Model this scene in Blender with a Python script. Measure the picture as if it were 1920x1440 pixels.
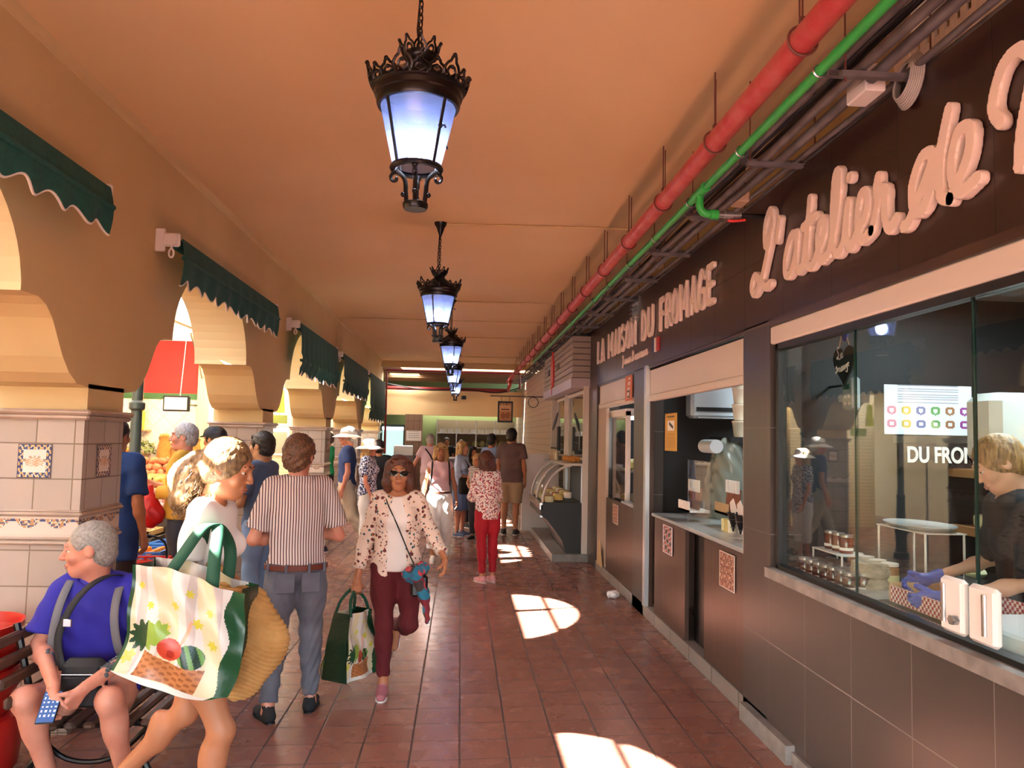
import bpy, math, random
import numpy as np
from mathutils import Vector, Matrix
S = bpy.context.scene
for o in list(bpy.data.objects): bpy.data.objects.remove(o)
COL = S.collection
PI = math.pi
# ---------------------------------------------------------------- camera
H = 1.70; F = 1480.0
YAW, PITCH, ROLL = .0632, .0677, .0215
def cam_axes():
    cy, sy = math.cos(YAW), math.sin(YAW)
    r = Vector((cy, -sy, 0)); f = Vector((sy, cy, 0)); u = Vector((0, 0, 1))
    cp, sp = math.cos(PITCH), math.sin(PITCH)
    f, u = f*cp + u*sp, u*cp - f*sp
    cr, sr = math.cos(ROLL), math.sin(ROLL)
    r, u = r*cr + u*sr, u*cr - r*sr
    return r, u, f
r_, u_, f_ = cam_axes()
cd = bpy.data.cameras.new('camera'); cam = bpy.data.objects.new('camera', cd); COL.objects.link(cam)
cd.sensor_width = 36; cd.lens = F/1920*36; cd.clip_start = .05; cd.clip_end = 300
M = Matrix((r_, u_, -f_)).transposed().to_4x4(); M.translation = Vector((0, 0, H)); cam.matrix_world = M
S.camera = cam
# ---------------------------------------------------------------- sky, sun, exposure
w = bpy.data.worlds.new('sky'); S.world = w; w.use_nodes = True
nt = w.node_tree; bg = nt.nodes['Background']
sk = nt.nodes.new('ShaderNodeTexSky'); sk.sky_type = 'NISHITA'; sk.sun_disc = False
sk.sun_elevation = math.radians(37); sk.sun_rotation = math.radians(-104); sk.dust_density = 2.0
nt.links.new(sk.outputs[0], bg.inputs[0]); bg.inputs[1].default_value = 1.3
sun = bpy.data.lights.new('sun', 'SUN'); sun.energy = 95; sun.angle = .0093; sun.color = (1, .95, .88)
so = bpy.data.objects.new('sun', sun); COL.objects.link(so)
so.rotation_euler = Vector((1, .25, -.80)).to_track_quat('-Z', 'Y').to_euler()
S.view_settings.view_transform = 'Standard'; S.view_settings.look = 'None'
S.view_settings.exposure = 1.13; S.view_settings.gamma = 1; S.view_settings.use_curve_mapping = False
def area(name, loc, size, energy, col=(1, 1, 1), rot=(0, 0, 0)):
    l = bpy.data.lights.new(name, 'AREA'); l.shape = 'RECTANGLE'; l.size, l.size_y = size; l.energy = energy; l.color = col
    o = bpy.data.objects.new(name, l); o.location = loc; o.rotation_euler = rot; COL.objects.link(o); return o
# area lights under the stall canopy, in the shops and over the stall at the end of the gallery
area('stall_area_light', (-4.2, 8.4, 2.9), (1.2, 3.0), 22, (1, .93, .8))
area('stall_area_light', (-4.4, 17.5, 2.9), (1.2, 6.0), 260, (1, .95, .86))  # added lamp without a seen fitting, brightens the far gallery
area('stall_area_light', (-1.6, 22.0, 3.4), (.8, .8), 30, (1, .95, .86))
area('shop_strip_light', (2.9, 3.4, 2.55), (.3, 1.6), 26, (.85, .95, 1))
area('shop_strip_light', (2.9, 6.4, 2.55), (.3, 1.6), 16, (.85, .95, 1))
area('shop_strip_light', (2.7, 9.3, 2.5), (.3, 1.2), 16, (.9, .96, 1))
area('shop_strip_light', (2.3, 13.2, 2.5), (.3, 3), 30, (1, .95, .88))
area('stall_area_light', (0, 24.4, 2.6), (3, .3), 22, (1, .95, .8))
# ---------------------------------------------------------------- helpers
def lin(c):
    if isinstance(c, str): c = [int(c[i:i+2], 16)/255 for i in (0, 2, 4)]
    return [((x+.055)/1.055)**2.4 if x > .04045 else x/12.92 for x in c]
MATS = {}
class NT:
    def __init__(s, name):
        s.m = bpy.data.materials.new(name); s.m.use_nodes = True; s.t = s.m.node_tree
        s.b = s.t.nodes['Principled BSDF']; s.out = s.t.nodes['Material Output']
    def n(s, ty, **kw):
        nd = s.t.nodes.new('ShaderNode'+ty)
        for k, v in kw.items():
            if k.startswith('i_'):
                k = k[2:]; k = int(k) if k.isdigit() else k.replace('_', ' ')
                s.put(nd.inputs[k], v)
            else: setattr(nd, k, v)
        return nd
    def put(s, inp, v):
        if isinstance(v, bpy.types.NodeSocket): s.t.links.new(v, inp)
        elif isinstance(v, bpy.types.Node): s.t.links.new(v.outputs[0], inp)
        else: inp.default_value = v
    def math(s, op, a, b=0., c=0.):
        nd = s.t.nodes.new('ShaderNodeMath'); nd.operation = op
        s.put(nd.inputs[0], a); s.put(nd.inputs[1], b); s.put(nd.inputs[2], c); return nd.outputs[0]
    def mix(s, f, a, b):
        nd = s.t.nodes.new('ShaderNodeMix'); nd.data_type = 'RGBA'
        s.put(nd.inputs[0], f); s.put(nd.inputs[6], a if not isinstance(a, (list, tuple)) else (*a[:3], 1))
        s.put(nd.inputs[7], b if not isinstance(b, (list, tuple)) else (*b[:3], 1)); return nd.outputs[2]
    def co(s):
        if not hasattr(s, '_co'): s._co = s.n('TexCoord').outputs['Object']
        return s._co
    def xyz(s):
        nd = s.n('SeparateXYZ', i_0=s.co()); return nd.outputs
    def noise(s, sc, det=3, vec=None):
        return s.n('TexNoise', i_Scale=sc, i_Detail=det, i_Vector=vec if vec is not None else s.co())
    def ramp(s, f, stops):
        nd = s.n('ValToRGB', i_0=f); cr = nd.color_ramp
        while len(cr.elements) < len(stops): cr.elements.new(.5)
        for e, (p, c) in zip(cr.elements, stops): e.position = p; e.color = (*lin(c), 1)
        return nd.outputs[0]
    def bump(s, h, st=.3, dist=.01):
        nd = s.n('Bump', i_Strength=st, i_Distance=dist, i_Height=h); s.put(s.b.inputs['Normal'], nd); return nd
def mat(name, col='808080', rough=.6, metal=0, var=None, bump=None, emis=None, spec=None, coat=0, alpha=None, sub=0, sheen=0):
    """var=(scale, second colour); bump=(scale, strength, distance)"""
    if name in MATS: return MATS[name]
    t = NT(name); b = t.b; c = lin(col)
    b.inputs['Base Color'].default_value = (*c, 1); b.inputs['Roughness'].default_value = rough; b.inputs['Metallic'].default_value = metal
    if spec is not None: b.inputs['Specular IOR Level'].default_value = spec
    if coat: b.inputs['Coat Weight'].default_value = coat
    if sub: b.inputs['Subsurface Weight'].default_value = sub; b.inputs['Subsurface Radius'].default_value = (.02, .008, .004); b.inputs['Subsurface Scale'].default_value = .5
    if sheen: b.inputs['Sheen Weight'].default_value = sheen
    if var: t.put(b.inputs['Base Color'], t.mix(t.ramp(t.noise(var[0], 4), [(.35, '000000'), (.65, 'ffffff')]), c, lin(var[1])))
    if bump: t.bump(t.noise(bump[0], 4), bump[1], bump[2] if len(bump) > 2 else .01)
    if emis: b.inputs['Emission Color'].default_value = (*lin(emis[0]), 1); b.inputs['Emission Strength'].default_value = emis[1]
    if alpha is not None: b.inputs['Alpha'].default_value = alpha
    MATS[name] = t.m; return t.m
def painted_mat(name='printed colours', rough=.5, bump=None):
    if name in MATS: return MATS[name]
    t = NT(name); a = t.n('Attribute', attribute_name='Col'); t.put(t.b.inputs['Base Color'], a.outputs['Color']); t.b.inputs['Roughness'].default_value = rough
    if bump: t.bump(t.noise(bump[0], 3), bump[1], bump[2])
    MATS[name] = t.m; return t.m
def glass(name, tint=(1, 1, 1), base=.05):
    if name in MATS: return MATS[name]
    t = NT(name)
    tr = t.n('BsdfTransparent', i_0=(*tint, 1)); gl = t.n('BsdfGlossy', i_Roughness=.0)
    ge = t.n('NewGeometry'); dp = t.n('VectorMath', operation='DOT_PRODUCT', i_0=ge.outputs['Normal'], i_1=ge.outputs['Incoming'])
    k = t.math('POWER', t.math('SUBTRACT', 1., t.math('ABSOLUTE', dp.outputs['Value'])), 4.5)
    f = t.math('MULTIPLY_ADD', k, .9, base)
    t.put(t.out.inputs[0], t.n('MixShader', i_0=f, i_1=tr, i_2=gl)); MATS[name] = t.m; return t.m
def props(o, label=None, cat=None, group=None, kind=None):
    if label: o['label'] = label
    if cat: o['category'] = cat
    if group: o['group'] = group
    if kind: o['kind'] = kind
    return o
def empty(name, loc=(0, 0, 0), rz=0, label=None, cat=None, group=None):
    o = bpy.data.objects.new(name, None); COL.objects.link(o); o.location = loc; o.rotation_euler = (0, 0, rz); o.empty_display_size = .1
    return props(o, label, cat, group)
def frame(d):
    d = Vector(d).normalized(); a = Vector((0, 0, 1)) if abs(d.z) < .9 else Vector((1, 0, 0))
    x = d.cross(a).normalized(); y = d.cross(x).normalized(); return x, y, d
class MB:
    def __init__(s): s.v = []; s.f = []; s.mi = []; s.c = []; s.k = 0
    def add(s, v, f, m=None):
        n = len(s.v); s.v += [tuple(p) for p in v]; s.f += [tuple(i+n for i in q) for q in f]
        s.mi += [s.k if m is None else m]*len(f); return s
    def mat(s, k): s.k = k; return s
    def box(s, lo, hi, T=None, bev=0):
        (x0, y0, z0), (x1, y1, z1) = lo, hi
        if bev:
            b = min(bev, (x1-x0)/2.01, (y1-y0)/2.01, (z1-z0)/2.01)
            ring = [(x0+b, y0), (x1-b, y0), (x1, y0+b), (x1, y1-b), (x1-b, y1), (x0+b, y1), (x0, y1-b), (x0, y0+b)]
            ri = [(x0+b+b*.3, y0+b), (x1-b-b*.3, y0+b), (x1-b, y0+b+b*.3), (x1-b, y1-b-b*.3), (x1-b-b*.3, y1-b), (x0+b+b*.3, y1-b), (x0+b, y1-b-b*.3), (x0+b, y0+b+b*.3)]
            v = [(*p, z0) for p in ri]+[(*p, z0+b) for p in ring]+[(*p, z1-b) for p in ring]+[(*p, z1) for p in ri]
            f = [tuple(range(7, -1, -1)), tuple(range(24, 32))]
            for l in range(3):
                for i in range(8): j = (i+1) % 8; f.append((l*8+i, l*8+j, l*8+8+j, l*8+8+i))
        else:
            v = [(x0, y0, z0), (x1, y0, z0), (x1, y1, z0), (x0, y1, z0), (x0, y0, z1), (x1, y0, z1), (x1, y1, z1), (x0, y1, z1)]
            f = [(3, 2, 1, 0), (4, 5, 6, 7), (0, 1, 5, 4), (1, 2, 6, 5), (2, 3, 7, 6), (3, 0, 4, 7)]
        if T is not None: v = [T @ Vector(p) for p in v]
        return s.add(v, f)
    def cbox(s, c, sz, rz=0, bev=0, T=None):
        h = [q/2 for q in sz]; m = Matrix.Translation(c) @ Matrix.Rotation(rz, 4, 'Z')
        if T is not None: m = T @ m
        return s.box([-q for q in h], h, m, bev)
    def bar(s, a, b, w, h=None, up=(0, 0, 1)):
        a = Vector(a); b = Vector(b); h = h or w; d = (b-a); L = d.length; d.normalize()
        x = d.cross(Vector(up)); x = x.normalized() if x.length > 1e-4 else Vector((1, 0, 0)); z = x.cross(d)
        m = Matrix((x, d, z)).transposed().to_4x4(); m.translation = a
        return s.box((-w/2, 0, -h/2), (w/2, L, h/2), m)
    def tube(s, pts, r, n=8, cap=True, closed=False):
        pts = [Vector(p) for p in pts]; m = len(pts); rs = r if isinstance(r, (list, tuple)) else [r]*m
        d0 = (pts[1]-pts[0]).normalized(); x, y, _ = frame(d0); v = []
        for i, p in enumerate(pts):
            if closed: d = pts[(i+1) % m]-pts[i-1]
            else: d = pts[min(i+1, m-1)]-pts[max(i-1, 0)]
            d.normalize(); x = (x-d*x.dot(d)).normalized(); y = d.cross(x)
            for k in range(n): a = 2*PI*k/n; v.append(p+(x*math.cos(a)+y*math.sin(a))*rs[i])
        f = []
        for i in range(m if closed else m-1):
            j = (i+1) % m
            for k in range(n): l = (k+1) % n; f.append((i*n+k, i*n+l, j*n+l, j*n+k))
        if cap and not closed: f += [tuple(range(n-1, -1, -1)), tuple((m-1)*n+k for k in range(n))]
        return s.add(v, f)
    def lathe(s, prof, c=(0, 0, 0), n=24, T=None, a0=0, a1=2*PI, sx=1, sy=1):
        full = abs(a1-a0-2*PI) < 1e-6; c = Vector(c); v = []; cols = n if full else n+1
        for k in range(cols):
            a = a0+(a1-a0)*k/n
            for r, z in prof: v.append(Vector((math.cos(a)*r*sx, math.sin(a)*r*sy, z))+c)
        if T is not None: v = [T @ p for p in v]
        m = len(prof); f = []
        for k in range(n):
            l = (k+1) % cols
            for i in range(m-1): f.append((k*m+i, l*m+i, l*m+i+1, k*m+i+1))
        return s.add(v, f)
    def prism(s, poly, h0, h1, ax='z'):
        n = len(poly)
        def P(a, b, h): return (a, b, h) if ax == 'z' else ((h, a, b) if ax == 'x' else (a, h, b))
        v = [P(a, b, h0) for a, b in poly]+[P(a, b, h1) for a, b in poly]
        f = [tuple(range(n-1, -1, -1)), tuple(range(n, 2*n))]+[(i, (i+1) % n, n+(i+1) % n, n+i) for i in range(n)]
        return s.add(v, f)
    def ball(s, c, r, n=12, m=8, T=None):
        r = r if isinstance(r, (list, tuple)) else (r, r, r); c = Vector(c); v = [Vector((0, 0, -r[2]))]
        for j in range(1, m):
            t = -PI/2+PI*j/m
            for k in range(n): a = 2*PI*k/n; v.append(Vector((r[0]*math.cos(t)*math.cos(a), r[1]*math.cos(t)*math.sin(a), r[2]*math.sin(t))))
        v.append(Vector((0, 0, r[2]))); L = len(v)-1; f = []
        for k in range(n):
            l = (k+1) % n; f.append((0, 1+l, 1+k)); f.append((L, 1+(m-2)*n+k, 1+(m-2)*n+l))
            for j in range(m-2): f.append((1+j*n+k, 1+j*n+l, 1+(j+1)*n+l, 1+(j+1)*n+k))
        if T is not None: v = [T @ p for p in v]
        return s.add([p+c for p in v], f)
    def grid(s, nu, nv, fn, th=0):
        """open sheet fn(u,v) -> point; th gives thickness along the normal"""
        P = [[Vector(fn(i/nu, j/nv)) for j in range(nv+1)] for i in range(nu+1)]
        v = [p for row in P for p in row]; w = nv+1
        f = [(i*w+j, (i+1)*w+j, (i+1)*w+j+1, i*w+j+1) for i in range(nu) for j in range(nv)]
        if th:
            N = []
            for i in range(nu+1):
                for j in range(nv+1):
                    a = P[min(i+1, nu)][j]-P[max(i-1, 0)][j]; b = P[i][min(j+1, nv)]-P[i][max(j-1, 0)]; q = a.cross(b)
                    N.append(q.normalized() if q.length > 1e-9 else Vector((0, 0, 1)))
            k = len(v); v = v+[p-q*th for p, q in zip(v, N)]
            f += [tuple(k+i for i in reversed(q)) for q in list(f)]
            rim = [i*w for i in range(nu+1)]+[nu*w+j for j in range(1, nv+1)]+[i*w+nv for i in range(nu-1, -1, -1)]+[j for j in range(nv-1, 0, -1)]
            for a, b in zip(rim, rim[1:]+rim[:1]): f.append((b, a, k+a, k+b))
        return s.add(v, f)
    def build(s, name, m=None, parent=None, smooth=False, loc=None, rz=0, angle=None):
        me = bpy.data.meshes.new(name); me.from_pydata(s.v, [], s.f)
        for x in (m if isinstance(m, (list, tuple)) else [m]):
            if x: me.materials.append(x)
        if len(set(s.mi)) > 1: me.polygons.foreach_set('material_index', s.mi)
        if smooth: me.polygons.foreach_set('use_smooth', [True]*len(me.polygons))
        if smooth and angle: me.set_sharp_from_angle(angle=angle)
        o = bpy.data.objects.new(name, me); COL.objects.link(o)
        if parent: o.parent = parent
        if loc: o.location = loc
        o.rotation_euler.z = rz
        return o
def sm(b, name, m, parent=None, ang=.7, **k): return b.build(name, m, parent, smooth=True, angle=ang, **k)
def struct(o): o['kind'] = 'structure'; return o
def paint(name, nu, nv, pos, colf, parent=None, m=None, th=0, smooth=False):
    """sheet whose print is stored per face; colf(u,v) -> hex"""
    b = MB(); b.grid(nu, nv, pos, th); o = b.build(name, m or painted_mat(), parent, smooth=smooth)
    me = o.data; at = me.color_attributes.new('Col', 'FLOAT_COLOR', 'CORNER'); cache = {}; buf = []
    nf = nu*nv
    for k, p in enumerate(me.polygons):
        q = k % nf if k < 2*nf else 0
        i, j = divmod(q, nv); c = colf((i+.5)/nu, (j+.5)/nv)
        if c not in cache: cache[c] = (*lin(c), 1)
        buf += list(cache[c])*p.loop_total
    at.data.foreach_set('color', buf); return o
def copy_tree(o, parent=None):
    c = o.copy(); COL.objects.link(c); c.parent = parent
    for ch in o.children: copy_tree(ch, c)
    return c
def glyph(body, size=1., ext=.01, off=0., bev=0):
    cu = bpy.data.curves.new('t', 'FONT'); cu.body = body; cu.size = size; cu.extrude = ext; cu.offset = off; cu.bevel_depth = bev
    o = bpy.data.objects.new('t', cu); COL.objects.link(o); dg = bpy.context.evaluated_depsgraph_get(); dg.update()
    me = bpy.data.meshes.new_from_object(o.evaluated_get(dg)); bpy.data.objects.remove(o); bpy.data.curves.remove(cu); return me
def place_text(body, M4, height, width=None, ext=.002, off=0., m=None, parent=None, name='lettering', split=False):
    """M4 maps text plane (x right, y up, z out) to the world; lower left at the origin; letters are scaled to cap height"""
    if not split:
        me = glyph(body, 1, .5, off); co = np.empty(len(me.vertices)*3); me.vertices.foreach_get('co', co); co = co.reshape(-1, 3)
        lo = co.min(0); hi = co.max(0); sy = height/(hi[1]-lo[1]); sx = width/(hi[0]-lo[0]) if width else sy
        co = (co-[lo[0], lo[1], 0])*[sx, sy, ext*2]+[0, 0, ext]
        A = np.array(M4); co = co@A[:3, :3].T+A[:3, 3]; me.vertices.foreach_set('co', co.ravel()); me.update()
        me.materials.clear(); me.materials.append(m); o = bpy.data.objects.new(name, me); COL.objects.link(o); o.parent = parent; return [o]
    res = []; pos = []; x = 0
    for ch in body:
        if ch == ' ': x += .28; pos.append(None); continue
        me = glyph(ch, 1, .5, off); co = np.empty(len(me.vertices)*3); me.vertices.foreach_get('co', co); co = co.reshape(-1, 3)
        lo = co.min(0); hi = co.max(0); pos.append((me, co, x-lo[0])); x += hi[0]-lo[0]+.13
    tot = x-.13; sx = width/tot if width else height/.72
    for p in pos:
        if not p: continue
        me, co, dx = p; lo = co[:, 1].min(); 
        co = (co+[dx, 0, 0])*[sx, height/.72, ext*2]+[0, 0, ext]
        A = np.array(M4); co = co@A[:3, :3].T+A[:3, 3]; me.vertices.foreach_set('co', co.ravel()); me.update()
        me.materials.clear(); me.materials.append(m); o = bpy.data.objects.new('letter', me); COL.objects.link(o); o.parent = parent; res.append(o)
    return res
def wallM(y, z, x):      # text plane lying on the right-hand shop fronts, facing the gallery
    m = Matrix(((0, 0, -1), (-1, 0, 0), (0, 1, 0))).to_4x4(); m.translation = Vector((x, y, z)); return m
def faceM(x, y, z):      # text plane facing the camera end of the gallery
    m = Matrix(((1, 0, 0), (0, 0, -1), (0, 1, 0))).to_4x4(); m.translation = Vector((x, y, z)); return m
def spline(pts, n=8, closed=False):
    P = [Vector(p) for p in pts]; out = []; m = len(P)
    for i in range(m if closed else m-1):
        if closed: a, b, c, d = P[i-1], P[i], P[(i+1) % m], P[(i+2) % m]
        else: a, b, c, d = P[max(i-1, 0)], P[i], P[i+1], P[min(i+2, m-1)]
        for k in range(n):
            t = k/n; out.append(.5*((2*b)+(c-a)*t+(2*a-5*b+4*c-d)*t*t+(3*b-a-3*c+d)*t**3))
    if not closed: out.append(P[-1])
    return out
# ================================================================ surfaces
def floor_mat():
    t = NT('terracotta floor tiles'); X, Y, Z = t.xyz()
    T = .2647
    c = t.math('DIVIDE', t.math('SUBTRACT', X, .0376), T)
    r = t.math('DIVIDE', t.math('SUBTRACT', t.math('SUBTRACT', Y, 4.295), t.math('MULTIPLY', c, T*.0656)), T*1.007)
    def edge(q, wd): # 1 on the joint
        fr = t.math('FRACT', q); d = t.math('MINIMUM', fr, t.math('SUBTRACT', 1., fr))
        nd = t.n('MapRange', i_0=d, i_1=wd*.55, i_2=wd, i_3=1., i_4=0.); return nd.outputs[0]
    g = t.math('MAXIMUM', edge(c, .026), edge(r, .016))
    cell = t.n('CombineXYZ', i_0=t.math('FLOOR', c), i_1=t.math('FLOOR', r)); wn = t.n('TexWhiteNoise', i_Vector=cell)
    tile = t.mix(wn.outputs['Value'], lin('8f6052'), lin('855649'))
    tile = t.mix(t.ramp(t.noise(2.2, 5), [(.4, '000000'), (.7, '161616')]), tile, lin('97685a'))
    tile = t.mix(t.ramp(t.noise(40, 3), [(.45, '000000'), (.75, '2a2a2a')]), tile, lin('744c40'))
    t.put(t.b.inputs['Base Color'], t.mix(g, tile, lin('4a3730')))
    rg = t.n('MapRange', i_0=t.noise(5, 5), i_1=.3, i_2=.7, i_3=.25, i_4=.29)
    t.put(t.b.inputs['Roughness'], t.math('MAXIMUM', rg.outputs[0], t.math('MULTIPLY', g, .8)))
    h = t.math('SUBTRACT', t.math('MULTIPLY', t.noise(9, 3).outputs[0], .25), g); t.bump(h, .25, .003); return t.m
def tilegrid(name, base, grout, du, dv, u0=0, v0=0, wu=.02, wv=.02, rough=.35, horiz='auto', var=None, rot45=False, coat=0, gb=.4):
    """ceramic tiling on upright faces: u runs along the wall, v is height"""
    if name in MATS: return MATS[name]
    t = NT(name); X, Y, Z = t.xyz(); nm = t.n('NewGeometry').outputs['Normal']; ns = t.n('SeparateXYZ', i_0=nm).outputs
    f = t.math('GREATER_THAN', t.math('ABSOLUTE', ns[0]), .7)
    u = t.math('ADD', t.math('MULTIPLY', f, Y), t.math('MULTIPLY', t.math('SUBTRACT', 1., f), X))
    if rot45: a, b = t.math('ADD', u, Z), t.math('SUBTRACT', u, Z)
    else: a, b = u, Z
    c = t.math('DIVIDE', t.math('SUBTRACT', a, u0), du); r = t.math('DIVIDE', t.math('SUBTRACT', b, v0), dv)
    def edge(q, wd):
        fr = t.math('FRACT', q); d = t.math('MINIMUM', fr, t.math('SUBTRACT', 1., fr))
        return t.n('MapRange', i_0=d, i_1=wd*.5, i_2=wd, i_3=1., i_4=0.).outputs[0]
    g = t.math('MAXIMUM', edge(c, wu), edge(r, wv))
    col = lin(base)
    if var:
        cell = t.n('CombineXYZ', i_0=t.math('FLOOR', c), i_1=t.math('FLOOR', r)); wn = t.n('TexWhiteNoise', i_Vector=cell)
        col = t.mix(t.math('MULTIPLY', wn.outputs['Value'], .6), col, lin(var)); col = t.mix(t.ramp(t.noise(7, 4), [(.4, '000000'), (.75, '888888')]), col, lin(var))
    t.put(t.b.inputs['Base Color'], t.mix(g, col, lin(grout)))
    t.put(t.b.inputs['Roughness'], t.math('ADD', t.math('MULTIPLY', g, .4), rough)); t.b.inputs['Coat Weight'].default_value = coat
    t.bump(t.math('SUBTRACT', t.math('MULTIPLY', t.noise(15).outputs[0], .1), g), gb, .003); MATS[name] = t.m; return t.m
def slats(name, base, line, pitch, wd=.1, rough=.5, z0=0):
    if name in MATS: return MATS[name]
    t = NT(name); Z = t.xyz()[2]; fr = t.math('FRACT', t.math('DIVIDE', t.math('SUBTRACT', Z, z0), pitch))
    g = t.math('LESS_THAN', fr, wd); t.put(t.b.inputs['Base Color'], t.mix(g, lin(base), lin(line))); t.b.inputs['Roughness'].default_value = rough
    t.bump(fr, .4, .006); MATS[name] = t.m; return t.m
M_floor = floor_mat()
M_ceil = mat('orange ceiling paint', 'e8c896', .75, var=(.8, 'e4c18d'), bump=(60, .08, .003))
M_wallp = mat('orange wall paint', 'd8bd8a', .8, var=(1.2, 'd2b580'), bump=(70, .1, .003))
M_pil = tilegrid('beige pillar tiles', 'b2a193', '83715f', .21, .2, u0=.0, v0=.01, wu=.022, wv=.025, var='a49384', coat=.1)
M_mould = mat('beige glazed moulding', 'b8a18f', .3, var=(6, 'a68f7d'), coat=.3)
M_brown = mat('dark brown glossy panel', '4a362c', .33, var=(3, '3d2b23'), bump=(90, .05, .002))
def brushed():
    t = NT('dark brown brushed cladding'); X, Y, Z = t.xyz()
    v = t.n('CombineXYZ', i_0=t.math('MULTIPLY', X, 60.), i_1=t.math('MULTIPLY', Y, 60.), i_2=t.math('MULTIPLY', Z, 1.2)); n = t.noise(1.5, 4, v)
    t.put(t.b.inputs['Base Color'], t.mix(n, lin('574136'), lin('48352c'))); t.b.inputs['Metallic'].default_value = .35
    t.put(t.b.inputs['Roughness'], t.n('MapRange', i_0=n, i_3=.3, i_4=.42).outputs[0]); MATS['brushed'] = t.m; return t.m
M_brush = brushed()
M_slab = tilegrid('brown porcelain slabs', '433b36', '7b726c', .49, .62, u0=.155, v0=-.07, wu=.006, wv=.005, rough=.34, var='3b332f', gb=.1)
M_frz = tilegrid('brown fascia slabs', '33221b', '1c120e', .6, .4, u0=.15, v0=2.42, wu=.004, wv=.006, rough=.3, var='2c1c16', gb=.1)
M_stone = mat('grey stone', '8c8681', .5, var=(12, '75706c'), bump=(30, .2, .004))
M_black = mat('black', '0d0c0c', .4); M_iron = mat('black gloss iron', '141110', .28, .3, bump=(60, .2, .002))
M_white = mat('white lacquer', 'e9e2dc', .4); M_cream = mat('cream shutter enamel', 'dccfc2', .38)
M_steel = mat('stainless steel', 'b9b8b8', .25, .9); M_alu = mat('satin aluminium', 'c9cbce', .35, .8)
M_dark = mat('dark shop wall', '1c1a1b', .6); M_glass = glass('window glass', (.93, .97, .95), .03); M_glass2 = glass('display glass', (.96, .98, .97), .015)
M_green = mat('dark green awning fabric', '12564a', .75, var=(30, '0e4a40'), bump=(120, .15, .002)); M_trim = mat('white braid', 'e9ded2', .7)
M_red = mat('red pipe paint', 'b8373a', .45, var=(9, 'c7605c')); M_gpipe = mat('green plastic pipe', '33b24c', .35)
M_conduit = mat('grey conduit', '6f6a6c', .45, var=(8, '544f50')); M_cable = mat('black cable', '1c1a1a', .5)
M_wood = mat('light wood', 'b98a5b', .5, var=(6, 'a5774a')); M_paper = mat('white paper', 'f2efe9', .6)

# ================================================================ setting
ARC = [.93-.05, 4.93, 8.95, 12.95, 16.95, 20.95]       # pillar centres along the gallery
struct(MB().box((-9, -14, -.1), (2.0, 30, 0)).build('floor', M_floor))
struct(MB().box((1.9, -4, .0), (6, 30, .11)).build('floor', mat('shop floor', '6d655f', .5)))
# arcade wall
def arch_curve(c0, c1):
    half = [(.25, 1.93), (.40, 1.95), (.49, 2.0), (.57, 2.08), (.64, 2.18), (.70, 2.27), (.77, 2.33), (.85, 2.36), (1.01, 2.36)]
    a = [(c0+d, z) for d, z in half]; b = [(c1-d, z) for d, z in reversed(half)]
    m = (a[-1][0]+b[0][0])/2; hw = (b[0][0]-a[-1][0])/2
    arc = [(m-hw*math.cos(PI*k/28), 2.36+.70*math.sin(PI*k/28)) for k in range(1, 28)]
    arc = [(a[-1][0], 2.40)]+arc+[(b[0][0], 2.40)]
    return a+arc+b
def arcade():
    cur = []; cs = [-3.15]+ARC+[25]
    for c0, c1 in zip(cs, cs[1:]): cur += arch_curve(c0, c1)
    b = MB(); x0, x1, zt = -2.64, -2.14, 3.9
    for (y0, z0), (y1, z1) in zip(cur, cur[1:]):
        if y0 < -3.4 or y1 > 21.6: continue
        v = [(x1, y0, z0), (x1, y1, z1), (x1, y1, zt), (x1, y0, zt), (x0, y0, z0), (x0, y1, z1), (x0, y1, zt), (x0, y0, zt)]
        b.add(v, [(0, 1, 5, 4)]+([(0, 1, 2, 3), (5, 4, 7, 6)] if abs(y1-y0) > 1e-5 else []))
    return b.build('wall_left', M_wallp)
struct(arcade())
struct(MB().box((-2.66, -4, 3.66), (2.3, 21.0, 3.82)).build('ceiling', M_ceil))
struct(MB().prism([(-2.14, 3.66), (-2.14, 3.615), (-2.115, 3.63), (-2.095, 3.66)], -4, 21, 'y').build('trim_left', M_wallp))
struct(MB().box((2.15, -4, 2.5), (2.3, 21, 3.7)).build('wall_right', M_wallp))
# front fascia over the shops, with its clad band, and the shop rooms behind
b = MB(); b.box((1.81, -3, 2.42), (2.15, 11.06, 3.2)); struct(b.build('wall_right', M_frz))
b = MB(); b.box((1.80, -3, 2.385), (1.83, 4.53, 2.425)); b.box((1.815, 4.53, 2.40), (1.85, 11.06, 2.44)); struct(b.build('trim_1', M_brown))
struct(MB().box((2.15, -3, 2.62), (5.2, 11.2, 2.7)).build('ceiling', mat('shop ceiling', '6f6a68', .8)))
struct(MB().box((4.6, -3, .1), (4.75, 11.2, 2.7)).build('wall_right', mat('shop back wall', '3a302c', .7)))
for y in (-.6, 4.75, 7.95, 11.0):
    struct(MB().box((1.95, y-.04, .1), (4.6, y+.04, 2.65)).build('wall_right', M_dark))
struct(MB().box((1.81, -.6, 0), (1.95, 4.53, .93)).build('wall_right', M_slab))
b = MB(); b.box((1.81, 4.53, 0), (2.0, 4.97, 2.43)); b.box((1.81, 7.71, 0), (2.0, 8.2, 2.43)); struct(b.build('wall_right', M_slab))
b = MB(); b.box((1.80, 10.42, 0), (2.1, 11.06, 2.43)); struct(b.build('wall_right', M_brown))
struct(MB().box((1.81, 4.6, 0), (2.15, 11.1, .115)).build('trim_2', tilegrid('grey kerb slabs', '8a817b', '615a55', .55, 5, u0=.1, wu=.02, wv=.001, rough=.45, var='786f69')))
b = MB(); b.box((1.76, 4.2, 0), (1.812, 4.9, .10)); b.box((1.79, -1, 0), (1.812, 4.2, .07)); struct(b.build('baseboard_right', M_stone))
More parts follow.
